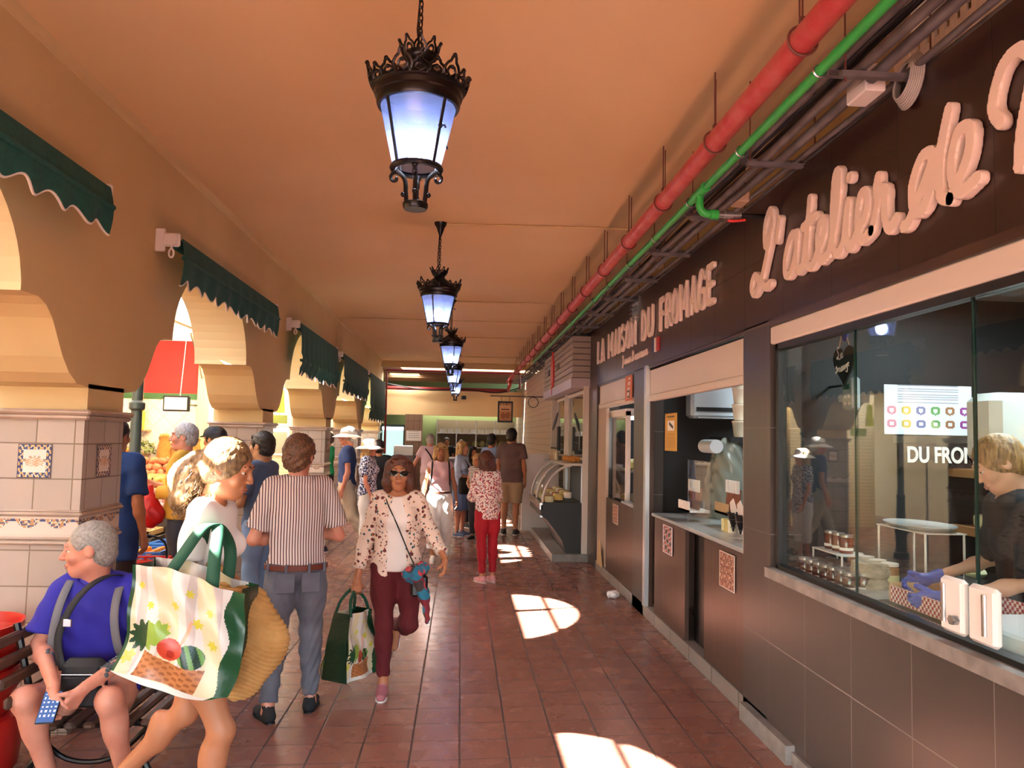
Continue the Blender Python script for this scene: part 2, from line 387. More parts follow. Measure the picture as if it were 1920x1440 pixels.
struct(MB().box((1.775, -1, .93), (2.25, 4.53, .985)).build('trim_3', M_stone))
# shop windows: frames are dark, shutters' casings white
def window(n, y0, y1, z0, z1, seams=(), x=1.86, frame_m=None, fr=.035):
    o = MB(); o.box((x-.03, y0, z0), (x+.03, y0+fr, z1)); o.box((x-.03, y1-fr, z0), (x+.03, y1, z1)); o.box((x-.03, y0, z1-fr), (x+.03, y1, z1)); o.box((x-.03, y0, z0), (x+.03, y1, z0+fr*.6))
    f = struct(o.build('window_%d' % n, frame_m or M_black)); ys = [y0+fr]+list(seams)+[y1-fr]
    for a, c in zip(ys, ys[1:]): MB().box((x-.004, a+.004, z0+.03), (x+.004, c-.004, z1-fr)).build('pane', M_glass, f)
    for a in seams: MB().box((x-.006, a-.004, z0+.03), (x+.006, a+.004, z1-fr)).build('glass_edge', mat('green glass edge', '16352c', .1), f)
    return f
window(1, -.5, 4.50, .985, 2.28, (1.6, 2.75, 3.62))
# far end: open ceiling bay, closing fascia and stall back
struct(MB().box((-2.14, 21.0, 3.5), (2.3, 21.05, 3.9)).build('wall_back', M_wallp))
struct(MB().box((-2.4, 22.5, 2.28), (2.3, 22.75, 3.0)).build('wall_back', M_ceil))
b = MB()
for k in range(7): b.box((-2.3, 21.25+.3*k, 3.45-.03*k), (2.3, 21.34+.3*k, 3.6-.03*k))
struct(b.build('trim_4', mat('bay slats', '8b6a4c', .7)))
struct(MB().box((-2.8, 21.19, 3.72), (2.3, 25.3, 3.85)).build('ceiling', mat('bay ceiling', '7d5d42', .8)))
struct(MB().box((-2.9, 24.7, 0), (2.4, 24.9, 3.7)).build('wall_back', mat('stall back wall', '76804f', .7)))
struct(MB().box((1.72, 14.9, 0), (2.3, 24.9, 3.2)).build('wall_right', slats('beige boards', 'c4ab94', '8a7462', .13, .08)))
struct(MB().box((-2.95, 21.5, 0), (-2.64, 25.3, 3.85)).build('wall_left', mat('pale grey green wall', 'a3b0a6', .7)))
struct(MB().box((2.0, 11.06, .1), (2.15, 14.9, 3.2)).build('wall_right', mat('grey pebble wall', '5f6a70', .6, var=(45, '8b979c'))))
# unseen wall behind the camera, added to keep sky light off the pillars
struct(MB().box((-2.7, -4.1, 2.7), (2.3, -4.0, 3.8)).build('wall_front_blocker', M_wallp))

# ---------------------------------------------------------------- tiled pillars
def border(u, v, n=1):
    s = abs(math.sin(u*n*PI*3.2)); k = math.sin(u*n*40)*math.cos(v*23+u*9)
    if v > .86 or v < .1: return 'd2c0ae'
    if v > 1-.62*s**.7+.05: return 'b98a5c' if k > .35 else ('e6d3b4' if k > 0 else ('4b4f6e' if k > -.5 else 'c08f63'))
    return '3c4470' if v > .74 else 'd8c7b6'
def emblem(u, v):
    du, dv = min(u, 1-u), min(v, 1-v); e = min(du, dv)
    if e < .025: return '2e2f52'
    if e < .15:
        k = math.sin(u*34)*math.sin(v*34)+.5*math.sin(u*71+v*13); return 'd9a05b' if k > .35 else ('efe0c4' if k > .1 else '343a66')
    if e < .17: return '8a6a58'
    x, y = u-.5, v-.47; r = (x/.27)**2+(y/.14)**2
    if r < 1: return 'c98a5a' if math.sin(x*70)*math.sin(y*90+x*30) > -.1 else 'ead9c4'
    if r < 1.9 and math.sin(math.atan2(y, x)*9) > .25 and y > -.1: return 'a58f72'
    return 'e3d4c4'
PN = ['beige tiled pillar behind the bench with fruit emblem tiles', 'lilac-lit tiled pillar behind the arms-crossed man', 'tiled pillar behind the man in striped shirt', 'tiled pillar behind the two people in white sun hats', 'last tiled pillar by the red downpipe at the far end', 'tiled pillar nearest the camera at the left edge']
for i, c in enumerate(ARC):
    t = empty('tiled_pillar', (-2.4, c-.02, 0), 0, PN[i-1], 'pillar')
    h = .26
    MB().box((-h, -h, 0), (h, h, 1.78)).build('shaft', tilegrid('beige pillar tiles', '', '', 1, 1), t)
    b = MB()
    for z, q, e in ((1.745, .035, .035), (1.775, .03, .05), (1.04, .022, .022), (1.065, .02, .012), (1.2, .024, .024), (1.22, .018, .012)):
        b.box((-h-e, -h-e, z), (h+e, h+e, z+q), bev=min(.012, q/2.2))
    b.build('moulding', M_mould, t)
    MB().box((-h+.0, -h+.02, 1.80), (h, h-.02, 1.955)).build('capital', M_wallp, t)
    e = h+.004
    paint('border_tiles', 90, 16, lambda u, v: (-h+2*h*u, -e, 1.085+.115*v), lambda u, v: border(u, v), t)
    paint('border_tiles', 90, 16, lambda u, v: (e, -h+2*h*u, 1.085+.115*v), lambda u, v: border(u, v), t)
    paint('emblem_tile', 44, 44, lambda u, v: (-.092+.184*u, -e-.002, 1.415+.19*v), emblem, t)
    paint('emblem_tile', 44, 44, lambda u, v: (e+.002, -.092+.184*u, 1.415+.19*v), emblem, t)

# ---------------------------------------------------------------- green roller awnings in the arches
def awning(y0, y1, drop, label, fold=None, n=11, x=-1.97):
    t = empty('awning', (x, (y0+y1)/2, 3.0), 0, label, 'awning', 'green awnings rolled at the arches'); L = (y1-y0)/2
    sm(MB().tube([(-.05, -L, 0), (-.05, L, 0)], .042, 14), 'roller', M_green, t)
    def fn(u, v):
        y = -L+2*L*u; sc = .055*(.5-.5*math.cos(2*PI*u*n)) if v > .5 else 0
        z = .03-(drop+.03)*v+(sc*(v-.5)*2 if v > .5 else 0)
        xx = .012*math.sin(u*57)*v+.02*math.sin(v*PI)+(.02 if fold and abs(-z-fold) < .06 else 0); return (xx, y, z)
    sm(MB().grid(120, 14, fn, .004), 'valance', M_green, t, 1.2)
    b = MB(); p = [Vector(fn(k/120, 1)) for k in range(121)]; b.tube(p, .007, 6); sm(b, 'braid', M_trim, t)
    sm(MB().tube([(.02, -L, -(fold or drop*.35)), (.02, L, -(fold or drop*.35))], .018, 10), 'front_bar', M_green, t)
    for s, e in ((-1, -L-.03), (1, L+.03)):
        b = MB(); b.box((-.17, e-.012, -.07), (-.1, e+.012, .09), bev=.008); b.box((-.12, e-.015, -.035), (0, e+.015, .06), bev=.01); b.tube([(-.05, e-.03, .01), (-.05, e+.03, .01)], .04, 14)
        br = sm(b, 'bracket', M_white, t)
        if s < 0:
            b = MB(); b.tube([(-.05, e-.02, -.02), (-.05, e-.02, -.06)], .008, 6); b.tube([(-.05+.016*math.cos(a), e-.02, -.085+.03*math.sin(a)) for a in [2*PI*k/14 for k in range(14)]], .007, 6, closed=True); sm(b, 'crank_eye', M_white, br)
awning(1.7, 4.42, .235, 'dark green awning nearest the camera, at the left edge', n=11)
awning(5.55, 8.42, .30, 'dark green rolled awning over the arch behind the girl', n=13)
awning(9.65, 12.5, .60, 'dark green awning hanging with a sunlit fold, third from the camera', .42, 13)
awning(13.15, 16.55, .62, 'dark green awning with long drop, second from the far end', .42, 15)
awning(17.0, 20.3, 1.0, 'longest green awning hanging low beside the red downpipe', .75, 15)
# ================================================================ courtyard and produce stall beyond the arches
rnd = random.Random(5)
M_creamw = mat('cream stall wall', 'efe3c9', .6); M_red2 = mat('red stall panel', 'c8281f', .5, var=(4, 'b8221b'))
M_diam = tilegrid('white diamond tiles', 'efe6dc', 'b5a595', .27, .27, wu=.02, wv=.02, rot45=True)
def roof_mat():
    t = NT('translucent canopy sheet'); a = t.n('BsdfTranslucent', i_0=(.95, .93, .86, 1)); d = t.n('BsdfDiffuse', i_0=(.85, .83, .78, 1))
    t.put(t.out.inputs[0], t.n('MixShader', i_0=.84, i_1=a, i_2=d)); return t.m
M_roof = roof_mat()
ca = empty('market_canopy', (-3.2, 8, 2.9), 0, 'cream ribbed canopy roof with rails over the market stalls', 'canopy')
def rib(u, v):
    x = -5.9*u; return (x, -13.5+31.5*v, .05+.13*u*3+.012*math.sin(v*900))
sm(MB().grid(4, 160, rib, .01), 'roof_sheet', M_roof, ca)
b = MB(); b.box((-.02, -13, 0), (.06, 18, .10)); b.build('edge_beam', mat('grey beam', '8f8a80', .6), ca)
b = MB(); b.tube([(0, -13, .39), (0, 18, .39)], .022, 8)
for k in range(-4, 5): b.tube([(0, -1.05+4.05*k, .08), (0, -1.05+4.05*k, 1.6)], .02, 8)
b.build('rail', mat('grey beam', '8f8a80'), ca)
for k in range(7):
    b = MB(); y = -6+4.0*k
    for s in (-1, 1):
        b.tube(spline([(-.02, y, -.55), (-.05, y+s*.1, -.3), (-.03, y+s*.45, -.05)], 6), .014, 6)
        for q in range(3): b.tube([(-.03+.0*q, y+s*(.12+.1*q)+.045*math.cos(a), -.10-.06*(2-q)+.045*math.sin(a)) for a in [2*PI*j/12 for j in range(12)]], .008, 5, closed=True)
    b.build('scroll_bracket', mat('weathered iron', '6b675d', .5, .3), ca)
def column(x, y, lab):
    t = empty('iron_column', (x, y, 0), 0, lab, 'column', 'dark green iron columns of the canopy')
    sm(MB().lathe([(0, 0), (.11, 0), (.11, .08), (.08, .1), (.08, .35), (.1, .38), (.1, .45), (.065, .5), (.06, .9), (.07, .93), (.05, .97), (.045, 1.86), (.065, 1.88), (.065, 1.93), (.045, 1.95), (.042, 2.98)], n=16), 'shaft', mat('dark green iron', '4a5550', .4, .2), t)
    b = MB(); b.tube(spline([(0, 0, 2.3), (-.05, 0, 2.6), (-.18, 0, 2.88)], 5), .015, 6); b.build('scroll', mat('weathered iron', ''), t)
for i, y in enumerate((-5, 2.0, 7.02, 11.75, 15.2)): column(-2.80 if 7 < y < 8 else -3.02, y, ['', 'dark iron column behind the nearest tiled pillar', 'dark green iron column beside the produce stall, left of the red bag', 'thin dark iron column behind the black cap', 'farthest dark iron column beyond the arches'][i] or 'dark green iron column of the canopy before the stall')
struct(MB().box((-6.6, -6, 0), (-6.4, 25, 3.6)).build('wall_left', M_creamw))
struct(MB().box((-9, 25, 0), (-2.6, 25.2, 3.8)).build('wall_back', M_creamw))
# produce stall end wall facing the camera
st = empty('produce_stall', (-4.3, 11.0, 0), 0, 'tiled produce stall with red panel and green strip behind the man in yellow', 'stall')
b = MB(); b.box((-2.0, 0, 0), (.78, .12, 2.12)); b.build('tiled_wall', M_diam, st)
MB().box((-2.0, -.012, 2.12), (.78, .1, 2.2)).build('green_strip', mat('green tile', '3f6b3f', .3), st)
MB().box((-2.0, -.01, 2.2), (.72, .1, 2.92)).build('red_panel', M_red2, st)
MB().box((.72, -.05, 0), (.82, .14, 3.0)).build('post', mat('pale yellow post', 'e9dfae', .5), st); MB().box((-2.1, -.6, 0), (-2.0, .14, 3.0)).build('post', mat('pale yellow post', ''), st)
paint('border_tiles', 120, 10, lambda u, v: (-1.9+2.6*u, -.006, .98+.11*v), lambda u, v: 'f3ecd9' if math.sin(u*90)*math.sin(v*9) < .3 else 'c7b48e', st)
MB().box((-1.9, -.008, .72), (.7, .02, .96)).build('green_tiles', mat('green tile', ''), st)
for z, w in ((1.68, .42), (1.36, .42)): MB().box((-.02-.6, -.28, z), (.12, 0, z+.02)).build('shelf', M_wood, st)
fl = empty('floodlight', (-3.62, 10.3, 2.04), -.1, 'black-framed floodlight hanging in front of the red panel', 'light')
b = MB(); b.cbox((0, 0, 0), (.34, .05, .2), bev=.01); b.build('housing', M_black, fl)
b = MB(); b.cbox((0, -.028, 0), (.29, .008, .155)); b.build('lens', M_paper, fl); MB().tube([(.04, 0, .1), (.09, 0, .92)], .005, 5).build('cable', M_white, fl); MB().tube([(0, .02, 0), (0, .58, 0)], .015, 6).build('arm', M_black, fl)
def sack(x, z, s, lab):
    t = empty('burlap_sack', (x, 10.86, z), 0, lab, 'sack', 'hanging burlap sacks on stall wall')
    sm(MB().lathe([(0, 0), (.1*s, 0), (.115*s, .1*s), (.1*s, .25*s), (.08*s, .33*s), (.095*s, .4*s)], n=16, sy=.7), 'bag', mat('burlap', 'b9803c', .9, var=(30, 'a36f33'), bump=(90, .5, .005)), t)
    b = MB()
    for k in range(7): b.ball((.05*math.cos(k*2.4)*s, .03*math.sin(k*2.4), .4*s+.01*(k % 3)), .032*s, 8, 6)
    sm(b, 'contents', mat('potato skin', 'd6a763', .7, var=(9, 'c39150'), bump=(20, .2, .004)), t)
sack(-3.95, 1.27, .85, 'left burlap sack with onions hanging on the diamond tiles'); sack(-3.78, 1.13, .85, 'middle burlap sack with potatoes hanging lower on the diamond tiles'); sack(-3.56, 1.25, .85, 'right burlap sack beside the grey-haired man in yellow')
g = MB()
for k in range(120):
    a = rnd.uniform(0, 6.28); e = rnd.uniform(-.2, 1.3); r = .17*rnd.uniform(.7, 1); c = Vector((r*math.cos(a)*math.cos(e), .6*r*math.sin(a)*math.cos(e), r*math.sin(e)))
    d = Vector((rnd.gauss(0, 1), rnd.gauss(0, 1), rnd.gauss(0, 1))).normalized()*.05; q = d.cross(c).normalized()*.018
    g.add([c-d*.4, c+q, c+d, c-q], [(0, 1, 2, 3)])
props(g.build('leafy_herbs', mat('olive green leaves', '6b7a3f', .7, var=(12, '8f9a63')), loc=(-4.22, 10.84, 1.40)), 'bunch of olive green herbs on the stall shelf', 'herbs', None, 'stuff')
props(sm(MB().ball((0, 0, 0), (.13, .08, .05)), 'bread_loaf', mat('crust', 'c9873f', .7, bump=(20, .4, .01)), loc=(-4.5, 10.82, 1.43)), 'brown bread loaf on the lower stall shelf', 'bread')
props(sm(MB().lathe([(0, 0), (.07, 0), (.075, .2), (.04, .42), (.05, .46), (0, .47)], n=14), 'wicker_bottle', mat('straw yellow', 'e0a83f', .7), loc=(-4.3, 10.86, 1.70)), 'tall straw-yellow bottle on the upper stall shelf', 'bottle')
# sloping display with trays
dis = empty('produce_display', (-3.9, 9.2, 0), 0, 'stepped wooden display carrying the fruit and vegetable trays', 'display')
for k in range(5):
    y = -1.35+.5*k; z = .42+.17*k; MB().box((-.85, y, 0), (.78, y+.48, z)).build('step', mat('dark display wood', '3e3128', .7), dis)
def potato(r, sq, seed, m, name):
    b = MB(); b.ball((0, 0, 0), (r, r*sq, r*.8), 10, 7); rr = random.Random(seed)
    b.v = [tuple(c*(1+.1*math.sin(5*v[(i+1) % 3]/r+seed)) for i, c in enumerate(v)) for v in b.v]; return sm(b, name, m, ang=3)
M_pot = mat('potato skin', ''); M_on = mat('onion skin', 'a8556b', .4, var=(15, 'd9a3a3')); M_or = mat('orange peel', 'f0922a', .45, bump=(90, .3, .002)); M_sw = mat('sweet potato skin', 'c06f4a', .7, var=(12, 'a8573a')); M_gar = mat('pale garlic skin', 'efe2cc', .5)
kinds = [(M_or, 'orange', .036, 'oranges at the front of the stall', 'orange from the heap in the front trays of the stall'), (M_gar, 'garlic_bulb', .033, 'pale bulbs on the second step', 'pale garlic bulb from the heap on the second step'), (M_on, 'red_onion', .036, 'red onions on the third step', 'red onion from the heap on the third step'), (M_pot, 'potato', .042, 'potatoes on the fourth step', 'yellow potato from the heap on the fourth step'), (M_sw, 'sweet_potato', .05, 'sweet potatoes at the top of the display', 'reddish sweet potato from the heap on the top step')]
for k, (m, nm, r, gr, lab) in enumerate(kinds):
    y = 9.2-1.35+.5*k; z = .42+.17*k; proto = potato(r, 1.25 if k > 2 else 1, k, m, nm); props(proto, lab, nm.split('_')[-1], gr)
    tr = MB(); tr.box((-.8, .02, 0), (.74, .46, .02))
    for a in ((-.8, .02, -.78, .46), (.72, .02, .74, .46), (-.8, .02, .74, .04), (-.8, .44, .74, .46)): tr.box((a[0], a[1], 0), (a[2], a[3], .07))
    props(tr.build('produce_tray', mat('tray wood', 'c9a36b', .7), loc=(-3.9, y, z)), 'long shallow wooden tray holding the %s' % gr, 'tray')
    n = 0
    for lay in range(3):
        nx = 15-2*lay
        for a in range(nx):
            for c in range(4-lay):
                n += 1
                o = proto if n == 1 else proto.copy()
                if n > 1: COL.objects.link(o)
                o.location = (-3.9-.7+1.38*(a+.5)/nx+rnd.uniform(-.01, .01), y+.09+.09*c+.045*lay+rnd.uniform(-.008, .008), z+.02+r+lay*r*1.45)
                o.rotation_euler = (rnd.uniform(0, 3), rnd.uniform(0, 3), rnd.uniform(0, 6))
def crate(loc, col, name, lab, rz=0, sz=(.56, .38, .16), grp=None):
    t = empty(name, loc, rz, lab, 'crate', grp); x, y, z = sz[0]/2, sz[1]/2, sz[2]; b = MB(); b.box((-x, -y, 0), (x, y, .012))
    for s in (-1, 1):
        for k in range(3):
            zz = .01+k*z/3; b.box((-x, s*y-.006, zz), (x, s*y+.006, zz+z/5)); b.box((s*x-.006, -y, zz), (s*x+.006, y, zz+z/5))
        for q in (-1, 1): b.box((s*x-.02, q*y-.02, 0), (s*x+.02, q*y+.02, z))
        for q in range(-2, 3): b.box((q*x/2.6-.012, s*y-.007, 0), (q*x/2.6+.012, s*y+.007, z))
    b.build('body', mat(name+' plastic '+col, col, .45), t)
    r = MB(); r.box((-x-.01, -y-.01, z), (x+.01, -y+.012, z+.016)); r.box((-x-.01, y-.012, z), (x+.01, y+.01, z+.016)); r.box((-x-.01, -y, z), (-x+.012, y, z+.016)); r.box((x-.012, -y, z), (x+.01, y, z+.016)); r.build('rim', mat(name+' plastic '+col, ''), t); return t
for k in range(4): crate((-2.98, 7.72, .1*k), '1c1b1d', 'black_crate', ['bottom black crate', 'second black crate from the floor', 'third black crate from the floor', 'top black crate'][k]+' in the stack under the blue crate', .05, sz=(.5, .5, .085))
for k in range(4): crate((-2.9, 8.3, .1*k), '1c1b1d', 'black_crate', ['bottom black crate', 'second black crate up', 'third black crate up', 'top black crate'][k]+' in the farther stack by the stall display', -.04, sz=(.5, .5, .085))
crate((-2.98, 7.72, .41), '2f6fc4', 'blue_crate', 'blue plastic crate of oranges, nearer one, on black crates', .05, (.46, .34, .15)); crate((-2.86, 8.3, .41), '3b82cf', 'blue_crate', 'blue plastic crate on the farther black crates', -.1, (.40, .32, .15))
po = [o for o in bpy.data.objects if o.name == 'orange'][0]
for k in range(24):
    o = po.copy(); COL.objects.link(o); o.location = (-2.98-.17+.068*(k % 6), 7.62+.068*(k//6), .53+.03*(k % 2)); props(o, 'orange in the nearer blue crate beside the stall', 'orange', 'oranges in the blue crate')
t = crate((-2.75, 7.18, .36), 'd8261f', 'red_shopping_basket', 'red plastic shopping basket raised on a black crate before the stall', .2, (.42, .3, .2)); t['category'] = 'basket'
for k in range(4): crate((-2.75, 7.16, .09*k), '1c1b1d', 'black_crate', ['lowest', 'second', 'third', 'topmost'][k]+' black crate in the short stack under the red basket', 0, sz=(.36, .28, .075))
sm(MB().tube(spline([(-.2, 0, .2), (-.17, 0, .36), (0, 0, .42), (.17, 0, .36), (.2, 0, .2)], 5), .01, 6), 'handle', M_black, t)
# kiosks and signs further along the courtyard
ki = empty('shuttered_kiosk', (-4.0, 16, 0), 0, 'beige market kiosk with slatted shutters beyond the arches', 'kiosk')
MB().box((-.9, 0, 0), (.9, 2.5, 2.75)).build('body', slats('beige kiosk slats', 'cdbf9f', 'a39573', .07, .12), ki)
b = MB(); b.box((-.02, -.03, 1.25), (.6, 0, 1.75)); b.build('window_frame', M_white, ki); MB().box((.02, -.035, 1.29), (.56, -.03, 1.71)).build('pane', mat('kiosk glazing', '8d8a78', .15), ki)
t = empty('yellow_hanging_sign', (-2.72, 12.1, 2.0), 0, 'yellow trapezoid sign hanging under the arch left of the third awning', 'sign')
MB().prism([(-.06, 0), (.06, 0), (.035, .34), (-.035, .34)], -.01, .01, 'y').build('panel', mat('yellow enamel', 'e8ea4f', .5), t); MB().tube([(0, 0, .34), (0, 0, 1.0)], .004, 5).build('cord', M_black, t)
t = empty('green_sign', (-2.9, 12.8, 1.86), 0, 'small olive green sign below the yellow sign', 'sign'); MB().cbox((0, 0, .05), (.26, .02, .13)).build('panel', mat('olive sign', '93a34a', .5), t); MB().tube([(0, 0, .1), (0, 0, 1.05)], .004, 5).build('cord', M_black, t)
t = empty('banner', (-3.36, 11.4, 1.5), 0, 'white panel with green pepper drawing beside the stall', 'sign')
MB().box((-.02, 0, 0), (.28, .02, .62)).build('panel', M_paper, t); MB().tube([(.13, .01, -1.5), (.13, .01, .1)], .015, 6).build('pole', M_alu, t); sm(MB().ball((.12, -.003, .4), (.05, .004, .06)), 'pepper', mat('pepper green', 'a9b52c', .5), t); sm(MB().ball((.12, -.007, .4), (.015, .003, .045)), 'pepper_highlight', mat('yellow enamel', ''), t)
t = empty('barrier', (-2.55, 14.2, 0), 0, 'red and white striped barrier post beside the man in green', 'barrier'); b = MB(); b.k = 0
for k in range(9): b.k = k % 2; b.tube([(.1-.02*k, 0, .12+.12*k), (.1-.02*(k+1), 0, .12+.12*(k+1))], .03, 10)
b.build('post', [mat('barrier red', 'c0282b', .5), M_white], t); MB().box((-.1, -.15, 0), (.28, .15, .05), bev=.01).build('base', M_black, t); MB().tube([(-.06, -.02, 1.2), (-.3, 0, .9)], .01, 6).build('strap', mat('barrier red', ''), t)
# ================================================================ lanterns
def lampglass():
    t = NT('frosted lantern glass'); n = t.bump(t.noise(140, 3), .5, .004)
    tr = t.n('BsdfTranslucent', i_0=(.13, .15, .28, 1)); tp = t.n('BsdfTransparent', i_0=(.62, .68, .9, 1)); gl = t.n('BsdfGlossy', i_Roughness=.25)
    t.put(tr.inputs['Normal'], n.outputs[0]); a = t.n('MixShader', i_0=.40, i_1=tr, i_2=tp); t.put(t.out.inputs[0], t.n('MixShader', i_0=.06, i_1=a, i_2=gl)); return t.m
M_lglass = lampglass(); M_bulb = mat('lit bulb', 'ffffff', emis=('d6e4ff', 55))
def lantern(y, x, zb, lab, rot=0, fine=True):
    t = empty('lantern', (x, y, zb), rot, lab, 'lantern', 'black crown lanterns down the gallery'); N = 4
    def hexa(r, z, k): a = 2*PI*k/N; return Vector((r*math.cos(a), r*math.sin(a), z))
    zb0, zt0, rb, rt = .17, .42, .095, .155                 # glazed part
    b = MB(); b.lathe([(0, 0), (.045, 0), (.05, .01), (.05, .025), (.03, .035), (0, .035)], n=24); sm(b, 'base_disc', M_iron, t)
    b = MB()
    for k in range(4):
        a = PI/4+k*PI/2; c, s = math.cos(a), math.sin(a)
        b.tube([(c*r, s*r, z) for r, z in [tuple(p[:2]) for p in spline([(.035, .02, 0), (.04, .07, 0), (.045, .12, 0), (.07, .15, 0), (.098, .165, 0)], 4)]], .009, 8)
        b.tube([(c*(.085+.022*math.cos(q)*(1-.08*i)), s*(.085+.022*math.cos(q)*(1-.08*i)), .125+.022*math.sin(q)*(1-.08*i)) for i, q in enumerate([1.5-.55*j for j in range(11)])], .007, 6)
        b.ball((c*.05, s*.05, .06), .011, 8, 6); b.ball((c*.09, s*.09, .155), .013, 8, 6)
    sm(b, 'scroll_feet', M_iron, t)
    b = MB(); b.lathe([(.085, .158), (.104, .158), (.108, .166), (.104, .176), (.085, .176)], n=36); b.tube([(.1, 0, .17)], .001) if 0 else None
    sm(b, 'lower_ring', M_iron, t)
    b = MB()
    for k in range(N): sm(MB().tube([hexa(.100, .17, k), hexa(.160, .425, k)], .0065, 6), 'glazing_bar', M_iron, t)
    for k in (0, 1): q = MB(); q.ball(hexa(.135, .31, k), .010, 8, 6); q.tube([hexa(.130, .31, k), hexa(.16, .305, k), hexa(.165, .295, k)], .004, 6); sm(q, 'latch', M_iron, t)
    sm(MB().lathe([(.078, .165), (.095, .172), (.153, .425)], n=48), 'glass', M_lglass, t, 3)
    sm(MB().ball((0, 0, .255), (.05, .05, .06), 16, 10), 'bulb', M_bulb, t)
    b = MB(); b.lathe([(.15, .415), (.163, .415), (.168, .425), (.168, .45), (.175, .455), (.178, .475), (.184, .48), (.184, .495), (.172, .505), (.14, .53), (.10, .56), (.06, .585), (.045, .60), (.05, .605), (.062, .62), (.062, .64), (.04, .64), (0, .635)], n=48); b.lathe([(.15, .415), (.15, .47), (0, .48)], n=24)
    sm(b, 'canopy', M_iron, t)
    # pierced crowns: a row of palmette lobes leaning outwards
    b = MB()
    def palm(R, z, a, wd, ht, lean, r0):
        c, s = math.cos(a), math.sin(a); o = Vector((c*R, s*R, z)); tx = Vector((-s, c, 0)); up = Vector((c*lean, s*lean, 1)).normalized()
        P = lambda u, v: o+tx*u*wd+up*v*ht
        for q in (-1, 1):
            b.tube(spline([P(q*.42, 0), P(q*.62, .3), P(q*.42, .6), P(q*.22, .72), P(q*.14, .9), P(0, 1)], 2), r0, 5)
            b.tube(spline([P(0, .08), P(q*.30, .25), P(q*.18, .48), P(0, .52)], 3), r0*.9, 5)
        b.ball(P(0, 1), r0*1.7, 6, 5); b.ball(P(0, .5), r0*1.5, 6, 5); b.tube([P(-.5, 0), P(.5, 0)], r0*.9, 5)
    n = 18 if fine else 12
    for k in range(n):
        tall = 1 if k % 3 else 1.55
        palm(.182, .485, 2*PI*k/n, 2*PI*.182/n, .058*tall, .32, .0058)
        if k % 3 == 0: b.ball((.183*math.cos(2*PI*(k+.5)/n), .183*math.sin(2*PI*(k+.5)/n), .50), .011, 6, 5)
    sm(b, 'crown', M_iron, t)
    b = MB()
    for k in range(9): palm(.058, .625, 2*PI*k/9, .04, .065, .45, .0045)
    sm(b, 'top_crown', M_iron, t)
    L = 3.66-zb; b = MB(); k = 0; z = .63
    while z < L-.12:
        a = (k % 2)*PI/2; b.tube([(.009*math.cos(q)*math.cos(a), .009*math.cos(q)*math.sin(a), z+.018+.02*math.sin(q)) for q in [2*PI*j/10 for j in range(10)]], .0032, 5, closed=True); z += .029; k += 1
    b.tube([(0, 0, .62), (-.02, 0, .75), (-.01, .01, L-.05)], .004, 6); sm(b, 'chain', M_iron, t)
    sm(MB().lathe([(0, L), (.06, L), (.055, L-.02), (.035, L-.05), (.03, L-.07), (.012, L-.12), (0, L-.12)], n=20), 'ceiling_rose', M_iron, t)
    return t
lantern(3.12, -.205, 2.60, 'black crown lantern nearest the camera, its glowing glass largest', -.80)
lantern(7.19, -.235, 2.55, 'second black crown lantern, below the plain ceiling rose', -.33)
lantern(11.3, -.17, 2.56, 'third black crown lantern down the gallery', .3, False)
lantern(15.3, -.17, 2.56, 'fourth black crown lantern, second from the far end', .6, False)
lantern(19.2, -.16, 2.56, 'farthest and smallest black crown lantern', .2, False)

# ================================================================ pipes along the ceiling
t = empty('fire_main_pipe', (1.30, 8, 3.28), 0, 'thick red water pipe hung the length of the ceiling', 'pipe')
b = MB(); b.tube([(0, -11, 0), (0, 13.6, 0), (-.0, 14.3, 0)], .052, 18); sm(b, 'pipe', M_red, t)
for k in range(-3, 13): sm(MB().tube([(0, 1.075*k+.25, 0), (0, 1.075*k+.29, 0)], .056, 18), 'coupling', M_red, t)
for k in range(-5, 11):
    y = 1.075*k+.3
    b = MB(); b.tube([(.06*math.sin(a), y, .06*math.cos(a)) for a in [2*PI*j/20 for j in range(20)]], .006, 5, closed=True); b.tube([(0, y, .06), (0, y, .38)], .0045, 5); b.cbox((0, y, .08), (.02, .02, .03)); sm(b, 'hanger', mat('rusty hanger', '6a3a30', .6), t)
t = empty('green_water_pipe', (1.405, 4.6, 3.20), 0, 'bright green plastic pipe running beside the red pipe', 'pipe')
sm(MB().tube([(0, -8, 0), (0, 11, 0)], .022, 12), 'pipe', M_gpipe, t)
for k in range(-3, 5):
    b = MB(); b.tube([(.027*math.sin(a), .9*k+.2, .027*math.cos(a)) for a in [2*PI*j/16 for j in range(16)]], .005, 5, closed=True); b.tube([(0, .9*k+.2, .03), (.06, .9*k+.2, .07)], .004, 5); sm(b, 'clamp', M_steel, t)
b = MB(); b.tube([(0, .12, 0), (0, -.12, 0)], .03, 12); b.tube(spline([(0, 0, 0), (0, 0, -.09), (.03, 0, -.125), (.10, 0, -.13)], 5), .024, 12); b.tube([(.06, 0, -.13), (.11, 0, -.13)], .03, 12); sm(b, 'branch_elbow', M_gpipe, t)
b = MB(); b.tube([(.11, 0, -.13), (.15, 0, -.13), (.151, 0, -.13), (.2, 0, -.13), (.201, 0, -.13), (.25, 0, -.13)], [.02, .02, .03, .03, .022, .022], 12); b.tube([(.18, 0, -.13), (.18, -.0, -.165)], .01, 8); sm(b, 'valve', M_steel, t)
b = MB(); b.tube([(.17, 0, -.165), (.2, -.01, -.17), (.27, -.03, -.165)], .008, 6); sm(b, 'valve_lever', mat('lever red', 'd02a22', .4), t)
sm(MB().tube([(.25, 0, -.13), (.44, 0, -.13)], .014, 10), 'black_tail', M_black, t)
CT = [(1.60, 3.235, .022), (1.68, 3.235, .026), (1.79, 3.235, .016), (1.84, 3.235, .013), (1.55, 3.30, .018)]
